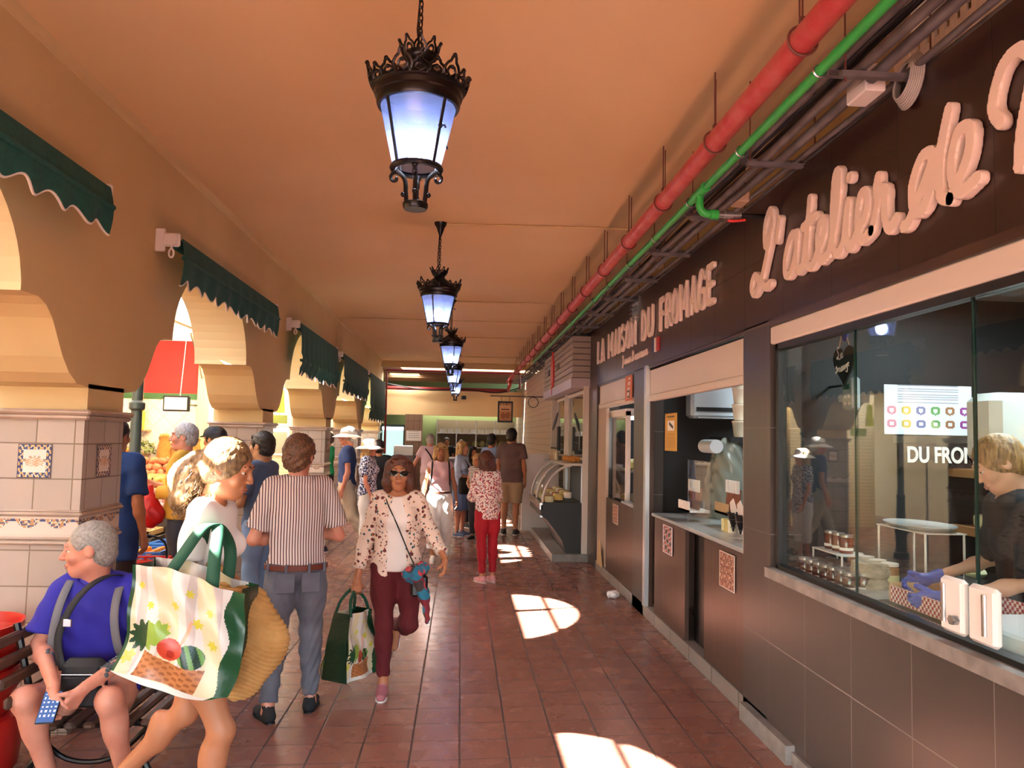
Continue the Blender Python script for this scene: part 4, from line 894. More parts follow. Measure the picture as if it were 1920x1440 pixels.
    def shoes(s, m, sole=None, h=.0, name='shoe', open_=False):
        c = s.sc; b_ = s.j
        for S_ in 'LR':
            a, f = b_['an'+S_], b_['ft'+S_]; side = nrm(np.cross(f, V3(0, 0, 1))); dn = nrm(np.cross(side, f)); dn = dn if dn[2] < 0 else -dn; o = a+dn*.052*c
            P = [cone(o-f*.035*c, o+f*.06*c, .037*c, .039*c, .02), cone(o+f*.05*c, o+f*.155*c+dn*.005, .039*c, .028*c, .02, (side, 1.15)), cone(a+dn*.0, o-f*.02*c, (.040 if not open_ else .02)*c, .037*c, .02)]
            cl = [(o+dn*.028*c, dn)]; sh = solid(name, [(P, .007*min(s.q, 1.4), None, cl)], m, s.root)
            pts = []
            for x, w in ((-.075, .0), (-.066, .024), (-.03, .034), (.03, .036), (.1, .043), (.15, .038), (.183, .018), (.188, 0)): pts.append((x, w))
            ring = [(o+f*x*c+side*w*c) for x, w in pts]+[(o+f*x*c-side*w*c) for x, w in reversed(pts[1:-1])]
            n = len(ring); v = [p+dn*.024*c for p in ring]+[p+dn*.036*c for p in ring]; fc = [tuple(range(n)), tuple(range(2*n-1, n-1, -1))]+[(i, n+i, n+(i+1) % n, (i+1) % n) for i in range(n)]
            MB().add(v, fc).build('sole', sole or M_white, sh)
    def strap(s, pts, m, r=.012, name='strap', flat=True):
        return sm(MB().tube(spline([V3(*p)*s.sc for p in pts], 5), r, 8), name, m, s.root)
    def belt(s, m, z=1.0, h=.03, rx=.165, ry=.122):
        c = s.sc; f = s.fat; sm(MB().lathe([(rx*f*c, z*c), (rx*f*c+.006, (z+.003)*c), (rx*f*c+.006, (z+h-.003)*c), (rx*f*c, (z+h)*c)], n=48, sy=ry/rx, T=None), 'belt', m, s.root)
def stripes(name, c1, c2, n=46, along='ang', w=.5, rough=.8):
    t = NT(name); X, Y, Z = t.xyz()
    u = t.math('MULTIPLY', X, n) if along == 'x' else (t.math('MULTIPLY', Z, n) if along == 'z' else t.math('MULTIPLY', t.math('ARCTAN2', X, t.math('ADD', Y, .0)), n/6.283))
    u = t.math('ADD', u, t.math('MULTIPLY', t.noise(4, 1).outputs[0], .5)); g = t.math('GREATER_THAN', t.math('FRACT', u), w)
    t.put(t.b.inputs['Base Color'], t.mix(g, lin(c1), lin(c2))); t.b.inputs['Roughness'].default_value = rough; return t.m
def blots(name, base, cols, sc=26, th=.28, rough=.8, sheen=0):
    """scattered small motifs in several colours"""
    t = NT(name); c = lin(base); c = (*c, 1); vec = t.n('VectorMath', operation='ADD', i_0=t.co()); nv = t.noise(sc*.8, 3); vec = t.n('MixRGB', i_0=.025, i_1=t.co(), i_2=nv.outputs[1])
    col = c
    for i, cc in enumerate(cols):
        off = t.n('VectorMath', operation='ADD', i_1=(i*3.7, i*1.3, i*2.1)); t.put(off.inputs[0], vec.outputs[0])
        v = t.n('TexVoronoi', i_Scale=sc*(1+.25*(i % 3))); t.put(v.inputs['Vector'], off); g = t.math('LESS_THAN', v.outputs[0], th*(1-.12*i)); col = t.mix(g, col, lin(cc))
    t.put(t.b.inputs['Base Color'], col); t.b.inputs['Roughness'].default_value = rough; return t.m
# ================================================================ people
def aim(rz): return (math.sin(rz), -math.cos(rz))
def put(o, parent): o.parent = parent; return o
def sunglasses(f, up=False, m=None):
    c = f.hs; h = f.j['hd']; R = f.hR; dz, dy = (.075, .03) if up else (0, 0); b = MB(); W = lambda p: Vector(h+R@(V3(*p)*c))
    for q in (-1, 1):
        pts = [W((q*(.034+.029*math.cos(a)), -.1+dy+.012*abs(math.cos(a))**2*(1 if q*math.cos(a)*q > 0 else .2), .0+dz+.021*max(-.9,min(.75,math.sin(a)*1.2)))) for a in [2*PI*k/16 for k in range(16)]]
        b.add(pts+[p+Vector(R@V3(0, .004, 0)) for p in pts], [tuple(range(16)), tuple(range(31, 15, -1))]+[(i, 16+i, 16+(i+1) % 16, (i+1) % 16) for i in range(16)])
    o = b.build('sunglasses', mat('dark lens', '100f12', .06), f.root); b = MB()
    b.tube([W((-.012, -.1+dy, .006+dz)), W((.012, -.1+dy, .006+dz))], .003, 6)
    for q in (-1, 1): b.tube([W((q*.056, -.088+dy, .006+dz)), W((q*.078, -.05+dy, .006+dz)), W((q*.08, .012+dy, .004+dz))], .0028, 6)
    sm(b, 'frame', mat('dark frame', '15110f', .3), o); return o
def hat(f, m, R_=.17, band=None):
    c = f.hs; h = f.j['hd']; T = Matrix.Translation(h) @ Matrix(f.hR.tolist()).to_4x4()
    o = sm(MB().lathe([(0, .125), (.05, .12), (.082, .10), (.092, .06), (.096, .03), (.12, .022), (R_, -.012), (R_, -.018), (.12, .014), (.09, .02)], n=40, T=T, sy=1.12), 'sun_hat', m, f.root, 2)
    if band: sm(MB().lathe([(.094, .035), (.098, .035), (.096, .06), (.09, .06)], n=40, T=T, sy=1.12), 'hat_band', band, o)
def rig(f, d): return [V3(*p)*f.s for p in d]
jeans = mat('washed grey jeans', '5b5c66', .85, var=(7, '6c6d78'), bump=(220, .25, .002)); M_leather = mat('brown leather', '6a2f1e', .5); M_bshoe = mat('black suede', '1b191b', .8, bump=(90, .3, .003))
# --- woman with sunglasses walking to the camera
f = Fig('woman in dark sunglasses and floral cardigan walking toward the camera', (-.41, 5.40, 0), .06, 1.56, True, 'tan', 1.0, lean=.03, head=(0, .0, 0), J=dict(
    elR=(-.235, .03, 1.10), wrR=(-.285, -.05, .83), elL=(.265, .05, 1.14), wrL=(.36, -.13, 1.00), knR=(-.075, -.09, .50), anR=(-.07, -.06, .085), knL=(.11, -.02, .50), anL=(.0, .40, .40), ftL=(0, -.5, -.87), ftR=(-.05, -1, 0)))
f.body(curl=(.45, 1.15), hd=dict(R=dict(d=(0, -.05, -1), n=(0, 1, 0)), L=dict(d=(.0, -.35, -1), n=(-1, .2, 0)))).eyes(lips='a4523f')
f.hair(hairmat('chestnut hair', '3d1f14', '6a3a24'), 'bob', .010, .0015); sunglasses(f)
f.top(mat('white tee', 'e8dcd4', .8), .5, .90, .018, .095, .003, 'tee', nf=-.03)
card = blots('floral cardigan', 'e6cdbb', ['6a2a26', '2f5157', '8c3a34', 'a8622f', '3b2420'], 22, .25)
f.top(card, 1.72, .86, .024, .09, .004, 'cardigan', extra=[ell(V3(0, -.22, 1.02)*f.s, V3(.075, .19, .60)*f.s, .02, None, True)], nf=-.03, tp=.8)
for S_ in 'LR': f.top  # cuffs
f.bottom(mat('maroon trousers', '5a1018', .85, bump=(200, .2, .002)), 1.86, 1.02, .011, .8, fold=.003)
f.shoes(mat('dusty pink knit', 'a9646c', .85, bump=(160, .5, .003)), M_white)
for q in (-1, 1):
    p = f.j['hd']+V3(q*.083, -.002, -.055)*f.s; sm(MB().tube([p+V3(.004*math.sin(a), .0, 0)+V3(.017*math.cos(a), 0, .017*math.sin(a)) for a in [2*PI*k/18 for k in range(18)]], .0017, 6, closed=True), 'hoop_earring', M_steel, f.root)
sm(MB().lathe([(.027, -.004), (.03, 0), (.027, .004)], n=20, c=f.j['wrL']*.98+f.j['elL']*.02), 'bracelet', mat('gold', 'c9a04a', .25, .9), f.root)
# crossbody bag with scarves
t = empty('crossbody_bag', (-.41, 5.40, 0), .06, 'small black crossbody bag with red and blue scarves on the woman in sunglasses', 'bag')
sm(MB().tube(spline(rig(f, [(-.07, .09, 1.40), (-.10, -.03, 1.475), (-.075, -.115, 1.40), (0, -.155, 1.25), (.09, -.17, 1.05), (.15, -.165, .93)]), 5), .0045, 6), 'strap', M_black, t)
sm(MB().box((.10, -.22, .66), (.21, -.16, .80), bev=.015), 'pouch', M_black, t)
M_scarf = blots('red and blue scarf', '7c2430', ['1f6e8a', '3a3030', 'b4404a', '2a5f7a'], 9, .45)
solid('scarf', [([cone((.09, -.2, .80), (.17, -.2, .84), .05, .045), cone((.13, -.22, .80), (.19, -.2, .66), .045, .035), cone((.19, -.2, .68), (.21, -.2, .50), .035, .015)], .007, lambda X, Y, Z: .007*np.sin(X*90+Z*60)*np.sin(Y*80+Z*40))], M_scarf, t)
def tote(loc, rz, lab, w=.30, h=.36, d=.16, side=True, tilt=0):
    t = empty('shopping_bag', loc, rz, lab, 'bag'); gm = mat('bag dark green', '16301e', .35, bump=(25, .4, .01)); 
    def shp(u, v, yy, q=1): return ((u-.5)*w*(1+.10*(1-v))*(.72+.28*min(1, (1-v)*2.2)), yy+.012*math.sin(u*9+v*7)+.01*math.sin(v*11), v*h-h)
    for s_ in (-1, 1): paint('printed_panel', 40, 40, lambda u, v: shp(u, v, s_*d*.5*(1-.35*v)), bagprint, t, painted_mat('glossy bag print', .3, (22, .35, .008)), smooth=True)
    for s_ in (-1, 1):
        g = MB(); g.grid(4, 10, lambda u, v: (shp(0 if s_ < 0 else 1, v, 0)[0], (u-.5)*d*(1-.35*v), v*h-h)); sm(g, 'side_panel', gm, t, 3)
    g = MB(); g.grid(4, 4, lambda u, v: ((u-.5)*w*1.1, (v-.5)*d, -h)); g.build('base_panel', gm, t)
    for s_ in (-1, 1): 
        g = MB(); P = [(-.33*w, s_*d*.32, -.02), (-.25*w, s_*d*.2, .07), (-.02, s_*.02, .125), (.02, s_*.02, .125), (.25*w, s_*d*.2, .07), (.33*w, s_*d*.32, -.02)]; sp = spline(P, 5); g.tube(sp, .011, 6); sm(g, 'handle', mat('green webbing', '0f4a33', .7), t)
    return t
def bagprint(u, v):
    """green-edged carrier bag: pale yellow-white field, basket of vegetables along the bottom"""
    if u > .86+.03*math.sin(v*14) or u < .03: return '1d4a2b'
    x, y = u, v
    if .20 < x < .74 and .05 < y < .27-.04*math.sin((x-.2)*5.8): return 'b9794a' if math.sin(x*55)*math.sin(y*120) > -.2 else '9a5c34'
    if (x-.42)**2/.011+(y-.335)**2/.008 < 1: return 'c4452d' if (x-.44)**2+(y-.3)**2 > .0012 else 'a02a1a'
    if (x-.5-.32*(y-.4))**2 < .00022 and .2 < y < .62: return 'f0a98c'
    if (x-.60)**2/.011+(y-.33)**2/.008 < 1.1: return '1f3a2a' if math.sin(x*60+y*40) > -.3 else '6c9a4a'
    r = (x-.17)**2/.016+(y-.40)**2/.016
    if r < 1+.35*math.sin(math.atan2(y-.4, x-.17)*11): return '24472c' if x < .2 else '8fae4a'
    if (x-.29)**2/.009+(y-.44)**2/.009 < 1+.3*math.sin(math.atan2(y-.44, x-.29)*9): return '8fae3f'
    if y < .05: return 'dfd8cc'
    for a, b, c in ((.2, .66, .03), (.42, .7, .035), (.62, .62, .04), (.35, .5, .03), (.72, .75, .03), (.75, .48, .04), (.1, .82, .03), (.55, .85, .03), (.08, .22, .05)):
        if (x-a)**2+(y-b)**2 < c*c*(1+.5*math.sin(math.atan2(y-b, x-a)*6)): return 'cfc445'
    return 'd9cca6' if math.sin(x*17+y*3) > .2 else ('dcd5cc' if math.sin(x*29+1) > -.4 else 'c8bab2')
hr = f.j['wrR']; tote((-.41+hr[0]-.02, 5.40+hr[1]-.0, hr[2]-.20), 1.05, 'green and white carrier bag held by the woman in sunglasses', .30, .42, .20)
# --- man in striped shirt, seen from behind
f = Fig('man in brown-striped short-sleeved shirt seen from behind', (-.99, 5.0, 0), PI+.32, 1.68, False, 'rosy', 1.06, lean=.05, head=(-.45, .12, 0), J=dict(
    elL=(.27, -.02, 1.09), wrL=(.04, -.25, 1.07), elR=(-.27, -.04, 1.10), wrR=(.12, -.28, 1.14), knL=(.11, 0, .5), anL=(.15, .10, .085), knR=(-.11, -.02, .5), anR=(-.12, -.02, .085), ftL=(.3, -1, 0), ftR=(-.35, -1, 0)))
f.body(curl=(.7, .8), hd=dict(L=dict(d=(-1, 0, 0), n=(0, 1, 0)), R=dict(d=(1, .15, -.35), n=(-.1, 1, 0)))).eyes()
f.hair(hairmat('wavy brown hair', '4a2f20', '80583c', 45, 20), 'short', .017, .005, extra=[((0, .075, -.05), (.068, .05, .055), .03)])
f.top(stripes('brown pinstripe cotton', 'ddcdc6', '57343a', 62, 'x', .62), .80, .94, .020, .07, .005, 'shirt', tp=1.6)
solid('collar', [([cone(f.j['nb']+V3(-.03, .01, .005), f.j['nb']+V3(.03, .01, .005), .066, .066, .02)], .008, None, [(f.j['nb']+V3(0, 0, .045), V3(0, 0, 1)), (f.j['nb']+V3(0, 0, -.01), V3(0, 0, -1))])], bpy.data.materials['brown pinstripe cotton'], f.root)
f.bottom(jeans, 1.95, .945, .016, .9, fold=.005, name='jeans'); f.belt(M_leather, .908, .036, .182, .142); f.shoes(M_bshoe, M_black)
for q in (-1, 1): sm(MB().box((q*.075-.055, .112, .74), (q*.075+.055, .119, .86), bev=.004), 'back_pocket', jeans, f.root)
for a in (-.9, -.3, .4, 1.1): sm(MB().cbox((.196*math.sin(a), .153*math.cos(a), .888), (.014, .012, .05), 0), 'belt_loop', jeans, f.root)
# --- girl in white tee carrying bags
f = Fig('girl in white t-shirt with light curly ponytail carrying two bags', (-1.10, 3.47, 0), PI/2-.08, 1.675, True, 'tan', .93, lean=.12, neck_f=.03, head=(.0, .28, 0), J=dict(
    elR=(-.185, -.02, 1.12), wrR=(-.205, -.11, .87), elL=(.2, -.05, 1.12), wrL=(.2, -.2, .92), knR=(-.085, -.17, .505), anR=(-.085, -.10, .085), knL=(.085, .06, .52), anL=(.09, .38, .19), ftL=(0, -.8, -.6), ftR=(0, -1, 0)))
f.body(curl=(.8, .75), hd=dict(R=dict(d=(.15, -.5, -1), n=(.6, 1, -.3)))).eyes(lips='b06a5c')
hm = hairmat('sunlit light brown hair', '4f3723', '9c7a50', 45, 25)
f.hair(hm, 'pony', .009, .0018, extra=[((0, .09, .0), (0, .14, -.03), .035, .04), ((0, .13, -.02), (0, .17, -.10), .055, .06), ((.0, .16, -.08), (0, .15, -.19), .065, .05), ((.03, .14, -.05), (.05, .15, -.16), .04, .035), ((-.03, .14, -.05), (-.05, .14, -.17), .04, .035)])
c_ = f.j['hd']; b = MB(); rc = random.Random(3)
for k in range(230):
    a = rc.uniform(0, 6.28); e = rc.uniform(-1.2, 1); o = V3(0, .145, -.09)+V3(.07*math.cos(a)*math.cos(e), .06*math.sin(a)*math.cos(e), .11*math.sin(e)); o = c_+f.hR@(o*f.s); q = rc.uniform(.006, .014); ph = rc.uniform(0, 6)
    d = V3(rc.gauss(0, .2), rc.gauss(0, .2), -1); d = d/np.linalg.norm(d); X_, Y_, _ = frame(d)
    b.tube([Vector(o)+Vector(d)*.012*i+X_*q*math.cos(ph+i*1.3)+Y_*q*math.sin(ph+i*1.3) for i in range(9)], .0016, 4)
hk = b.build('hair_curls', hm, f.root, smooth=True); hk['kind'] = 'stuff'
f.top(mat('white cotton tee', 'ece6e2', .85), .62, .95, .014, .075, .004, 'tee', tp=1.3); f.bottom(mat('beige shorts', 'b98f68', .8), .42, 1.03, .014, fold=.003, name='shorts')
f.shoes(mat('tan sandal', 'a3754d', .6), M_white, name='sandal')
# the big printed carrier bag held against the hip, facing the camera
t = empty('shopping_bag', (-1.035, 3.12, 1.19), -.02, 'large carrier bag printed with a vegetable basket, held by the girl', 'bag'); T_ = Matrix.Rotation(-.13, 4, 'Y') @ Matrix.Translation((-.0, 0, 0))
def bp(u, v, y=0.):
    x = -.205+.43*u-.02*(1-v)+.015*math.sin(v*5)-.07*(1-v)*(1-v)+.03; z = -.43*(1-v)-.08*u+.02*math.sin(u*5)+(.05*(u*2-1)**2 if v < .1 else 0)*(1-v*10)
    return (x, y-.03*math.sin(PI*u)-.012*math.sin(u*22+v*4)*(v*.8+.2)-.012*math.sin(v*13+u*8), z)
paint('printed_panel', 130, 130, lambda u, v: bp(u, v, -.02), bagprint, t, painted_mat('glossy bag print'), smooth=True)
paint('printed_panel', 40, 40, lambda u, v: bp(u, v, .17), bagprint, t, painted_mat('glossy bag print'), smooth=True)
gm = mat('bag dark green', '')
for u in (0, 1): g = MB(); g.grid(6, 16, lambda a, v: Vector(bp(u, v, -.02))*(1-a)+Vector(bp(u, v, .17))*a+Vector(((-1 if u else 1)*.035*math.sin(PI*a), 0, 0))); sm(g, 'side_panel', gm, t, 3)
g = MB(); g.grid(10, 4, lambda u, a: Vector(bp(u, 0, -.02))*(1-a)+Vector(bp(u, 0, .17))*a+Vector((0, 0, -.02*math.sin(PI*a)))); sm(g, 'base_panel', gm, t, 3)
for y, q in ((-.02, 0), (.17, .02)):
    g = MB(); g.grid(24, 2, lambda u, a: Vector(spline([(-.08, y, -.08), (-.02, y+.04, .03), (.03, .10+q, .13), (.08, .11+q, .13), (.10, y+.05, .03), (.11, y, -.10)], 5)[min(int(u*25), 25)])+Vector((.05*(a-.5), 0, 0)), .003); sm(g, 'handle', mat('green webbing', ''), t, 3)
# straw bag
t = empty('straw_bag', (-.80, 3.30, .79), .15, 'ribbed straw basket bag hanging at the side of the girl', 'bag')
def straw(X, Y, Z): return .0035*np.sin((Z*1.0+X*.35+.01*np.sin(X*30))*330)
M_straw = mat('straw', 'b98a4e', .85, var=(14, 'a5763e'), bump=(60, .4, .004))
solid('body', [([cone((-.12, 0, .28), (-.02, 0, .06), .035, .12, .04, ((0, 1, 0), .5)), cone((-.02, 0, .04), (-.06, 0, -.06), .125, .10, .05, ((0, 1, 0), .5)), cone((-.05, 0, .2), (.03, 0, .08), .10, .09, .05, ((0, 1, 0), .5))], .0045, straw)], M_straw, t)
sm(MB().tube(spline([(-.15, .03, .26), (-.2, .05, .34), (-.2, .08, .38), (-.14, .04, .34), (-.12, -.01, .26)], 6), .008, 6), 'handle', M_straw, t)
# --- seated man on the bench
f = Fig('seated grey-haired man in royal blue polo holding a phone', (-1.745, 4.06, 0), 0, 1.78, False, 'rosy', 1.05, lean=.16, head=(-1.30, .10, 0), J=dict(shift=(0, .07, -.515), hdo=(-.045, 0, 0),
    knL=(.195, -.31, .475), knR=(-.17, -.30, .475), anL=(.245, -.20, .085), anR=(-.10, -.18, .085), elL=(.27, -.07, .66), wrL=(.11, -.365, .545), elR=(-.235, -.07, .655), wrR=(-.01, -.385, .56), ftL=(.15, -1, 0), ftR=(-.1, -1, 0)))
f.body(curl=(.55, .6), hd=dict(L=dict(d=(-.55, -.3, -.78), n=(-.75, .5, .3)), R=dict(d=(-.05, -.35, -.93), n=(.6, .75, 0)))).eyes('5a6a72', 'b5a595', 'b0685c')
f.hair(hairmat('short grey hair', '77716c', 'a19b94', 50, 50), 'short', .004, .0012)
M_polo = mat('royal blue polo', '2a25a0', .8, var=(4, '241f8c'), bump=(260, .15, .001))
f.top(M_polo, .82, .37, .022, .07, .006, 'polo_shirt', tp=1.7)
nb = f.j['nb']; solid('collar', [([cone(nb+V3(-.02, -.0, .0), nb+V3(.02, -.0, .0), .073, .073, .02)], .006, None, [(nb+V3(0, 0, .052), nrm((0, -.45, 1))), (nb+V3(0, 0, .005), nrm((0, .5, -1)))])], mat('collar blue', '3530a8', .7), f.root)
f.bottom(mat('black shorts', '17161a', .8), .62, .60, .02, fold=.004, name='shorts')
f.shoes(mat('black trainers', '18181a', .6), M_black)
M_ink = mat('tattoo ink', '4a5056', .6)
for S_, a, bb in (('R', .25, .42), ('L', .35, .75)):
    e, w = f.j['el'+S_], f.j['wr'+S_]; rr = random.Random(7); b = MB()
    for k in range(34):
        t_ = rr.uniform(a, bb); p = e+(w-e)*t_; X_, Y_, D_ = frame(w-e); th = rr.uniform(2.2, 4.6) if S_ == 'R' else rr.uniform(3.2, 5.6); r = (.051*.9*1.03*.82)*(1-.35*t_)-.0005; o = Vector(p)+(X_*math.cos(th)+Y_*math.sin(th))*r
        b.ball(o, (.010, .010, .010), 8, 5)
    ik = b.build('tattoo', M_ink, f.root, smooth=True); ik['kind'] = 'stuff'
for q in (-1, 1):   # backpack straps
    b = MB(); pts = rig(f, [(q*.10, .10, .915), (q*.115, .0, .96), (q*.12, -.095, .895), (q*.13, -.145, .785), (q*.15, -.13, .645), (q*.17, -.06, .545)]); b.grid(30, 2, lambda u, v: Vector(spline(pts, 6)[int(u*30)])+Vector((q*.038*(v-.5), -.004, .006)), .006); sm(b, 'backpack_strap', mat('grey webbing', '6c6b70', .7), f.root, 3)
sm(MB().box((-.13, .14, .47), (.15, .27, .90), bev=.04), 'backpack', mat('dark backpack', '232226', .8), f.root)
ph = empty('phone', (-1.735, 3.60, .50), .15, 'dark smartphone held by the seated man, apps on its blue screen', 'phone'); Tt = Matrix.Rotation(.75, 4, 'X')
MB().box((-.038, -.075, -.004), (.038, .075, .004), Tt, .004).build('case', M_black, ph)
o = paint('screen', 22, 40, lambda u, v: Tt @ Vector((-.034+.068*u, -.07+.14*v, .0048)), lambda u, v: 'dfe9f2' if (u*4 % 1 > .3 and u*4 % 1 < .8 and v*7 % 1 > .3 and v*7 % 1 < .75 and .1 < v < .92) else '2a5a9c', ph)
t = empty('shoulder_bag', (-1.72, 4.02, -.07), 0, 'black shoulder bag resting on the lap of the seated man', 'bag')
sm(MB().box((-.07, -.245, .50), (.13, -.165, .72), bev=.03), 'body', mat('black nylon', '1a191c', .7, bump=(300, .2, .001)), t); sm(MB().box((-.055, -.257, .515), (.115, -.24, .65), bev=.01), 'pocket', mat('black nylon', ''), t)
b = MB(); pts = [(-.065, -.21, .66), (-.10, -.20, .80), (-.055, -.19, .94), (.0, -.12, 1.03), (.06, -.03, 1.06), (.1, .06, 1.02)]; b.grid(30, 2, lambda u, v: Vector(spline(pts, 6)[int(u*30)])+Vector((.035*(v-.5), 0, .004)), .004); sm(b, 'strap', mat('black nylon', ''), t, 3)
sm(MB().box((-.078, -.215, .86), (-.04, -.2, .895), bev=.003), 'buckle', M_steel, t); sm(MB().tube([(-.05, -.262, .66), (.09, -.262, .66)], .003, 6), 'zip', M_steel, t)
# bench
t = empty('slatted_bench', (-1.70, 4.42, 0), 0, 'dark wooden slatted bench with iron legs under the seated man', 'bench'); M_slat = mat('dark bench wood', '3f2b20', .5, var=(8, '54392a'), bump=(40, .3, .004))
for k in range(6): b = MB(); b.box((.26-.085*k-.0, -.60, .335-.004*k), (.26-.085*k+.055, .62, .37-.004*k), bev=.012); sm(b, 'seat_slat', M_slat, t)
for k in range(4): b = MB(); b.box((-.27-.03*k, -.75, .46+.08*k), (-.24-.03*k, .62, .51+.08*k), bev=.01); sm(b, 'back_slat', M_slat, t)
for y in (-.5, .5):
    b = MB(); b.tube(spline([(.33, y, .02), (.28, y, .1), (.24, y, .2), (.27, y, .29), (.22, y, .325), (0, y, .315), (-.22, y, .325), (-.27, y, .43), (-.36, y, .78)], 5), .017, 8); b.tube(spline([(-.36, y, .02), (-.27, y, .12), (-.2, y, .22), (-.2, y, .32)], 5), .017, 8); b.tube(spline([(.26, y, .3), (.1, y, .16), (-.1, y, .16), (-.24, y, .28)], 5), .012, 8)
    sm(b, 'iron_leg', M_iron, t)
# red ribbed baskets at the left edge
M_rb = mat('glossy red plastic', 'c01f1a', .3)
for k in range(5):
    b = MB(); z = .0; b.lathe([(0, 0), (.18, 0), (.205, .10), (.222, .125), (.225, .15), (.215, .15), (.19, .02), (0, .02)], n=28, sy=1.3)
    o = sm(b, 'red_basket', M_rb, loc=(-2.36, 4.06, .31+.07*k)); props(o, ['lowest rim of the nested red baskets at the left edge', 'second nested red basket from the bottom', 'middle nested red basket beside the bench', 'fourth nested red basket beside the bench', 'topmost nested red basket beside the seated man'][k], 'basket')
o = sm(MB().lathe([(0, 0), (.2, 0), (.23, .05), (.25, .28), (.24, .305), (0, .305)], n=32, sy=1.25), 'red_bin', M_rb, loc=(-2.36, 4.06, 0)); props(o, 'tall red plastic bin under the nested baskets at the left edge', 'bin')
# --- mid-distance people
def simple(lab, loc, rz, H_, fem, sk, J=None, hair=None, hs='short', top=None, topa={}, bot=None, bota={}, shoe=None, q=1.6, fat=1., head=(0, 0, 0), lean=0, curl=(.4, .4), eyes=True, hd={}, ht=.010, extra=()):
    f = Fig(lab, loc, rz, H_, fem, sk, fat, q, lean, 0, head, dict(J or {})); f.body(curl=curl, hd=hd)
    if eyes: f.eyes()
    if hair: f.hair(hair, hs, ht, .003, extra)
    if top: f.top(top, **topa)
    if bot: f.bottom(bot, **bota)
    if shoe: f.shoes(shoe, M_white if shoe != M_white else None)
    return f
h_dark = hairmat('black hair', '15110f', '2b221d'); h_grey = hairmat('grey hair', '8f8b88', 'bdb9b4'); h_blond = hairmat('blonde hair', '9b7040', 'd2ad74'); h_auburn = hairmat('auburn bob', '3f1d14', '63301f'); h_brown = hairmat('brown hair', '3a281c', '5d4330')
beige = mat('beige chinos', 'c9bba6', .85, var=(5, 'bbac96')); navy = mat('navy shirt', '2f4374', .8); M_whitecloth = mat('white cotton', 'efece8', .8)
CR = dict(elL=(.24, -.04, 1.12), wrL=(-.05, -.22, 1.16), elR=(-.24, -.04, 1.12), wrR=(.06, -.24, 1.12))
f = simple('man in blue-grey polo with arms crossed, looking left', (-1.74, 7.1, 0), -PI/2-.35, 1.70, False, 'olive', CR, h_dark, 'short', mat('blue grey polo', '4f6485', .8), dict(sleeve=.75, hem=.90, t=.02, tp=1.5), mat('light blue jeans', '7d9cc4', .85), dict(frac=1.93), M_bshoe, q=1.15, curl=(.8, .8), hd=dict(L=dict(d=(-1, 0, 0), n=(0, 1, 0)), R=dict(d=(1, 0, 0), n=(0, 1, 0)))); sunglasses(f, True)
M_hat = mat('white straw hat', 'f3efe6', .8)
f = simple('man in white sun hat, navy shirt and beige trousers striding left', (-1.62, 11.55, 0), -PI/2+.1, 1.80, False, 'rosy', dict(knL=(.1, .10, .52), anL=(.1, .38, .13), knR=(-.1, -.17, .52), anR=(-.1, -.30, .085), ftL=(.1, -.9, -.3)), h_grey, 'short', navy, dict(sleeve=.6, hem=.92, t=.022), beige, dict(frac=1.94, wide=1.6, t=.018), mat('dark blue canvas shoe', '22263e', .7), q=1.3); hat(f, M_hat, .19, beige)
f = simple('woman in white sun hat and navy-white patterned tunic facing right', (-1.30, 11.35, 0), PI/2-.15, 1.63, True, 'rosy', dict(elR=(-.2, -.02, 1.12), wrR=(-.2, -.12, .88)), h_blond, 'bob', blots('navy and white leaf tunic', 'dfe2ee', ['1f2a5c', '1a2450', '27336a', '1f2a5c'], 34, .42), dict(sleeve=.7, hem=.74, t=.03), M_whitecloth, dict(frac=1.5, wide=1.6), M_white, q=1.3); hat(f, M_hat, .18)
f = simple('person in black jacket partly hidden behind the patterned tunic', (-1.25, 12.3, 0), PI, 1.62, False, 'tan', None, h_dark, 'short', mat('black jacket', '1a1a1d', .8), dict(sleeve=1.9, hem=.85, t=.03), mat('dark trousers', '26262b', .8), {}, M_bshoe, q=2, eyes=False)
f = simple('man in green t-shirt on the phone beyond the pillars', (-2.62, 15.9, 0), -PI/2-.3, 1.72, False, 'rosy', dict(elR=(-.26, -.1, 1.2), wrR=(-.12, -.08, 1.52)), h_brown, 'bald', mat('bright green t-shirt', '17a05a', .8), dict(sleeve=.7, hem=.9, t=.02), mat('dark trousers', ''), {}, M_bshoe, q=2, eyes=False)
f = simple('blonde woman in pale pink sleeveless top walking toward the camera', (-.27, 11.0, 0), .08, 1.60, True, 'tan', dict(knR=(-.09, -.12, .5), anR=(-.08, -.1, .085), knL=(.1, .0, .5), anL=(.11, .25, .13), elL=(.22, .03, 1.14), wrL=(.25, -.04, .9), elR=(-.22, .03, 1.14), wrR=(-.26, -.03, .9)), h_blond, 'bob', mat('pale pink knit', 'e3b9be', .8), dict(sleeve=.12, hem=.98, t=.016, neck=.06), M_whitecloth, dict(frac=1.72, wide=2.6, t=.02, waist=1.05), M_white, q=1.25, fat=.95); sunglasses(f, True); f.belt(M_leather, 1.0, .03, .175, .13)
for q in (-1, 1): f.strap([(q*.10, .1, 1.42), (q*.12, -.02, 1.475), (q*.13, -.12, 1.36), (q*.14, -.10, 1.2), (q*.15, 0, 1.08)], M_black, .012, 'backpack_strap')
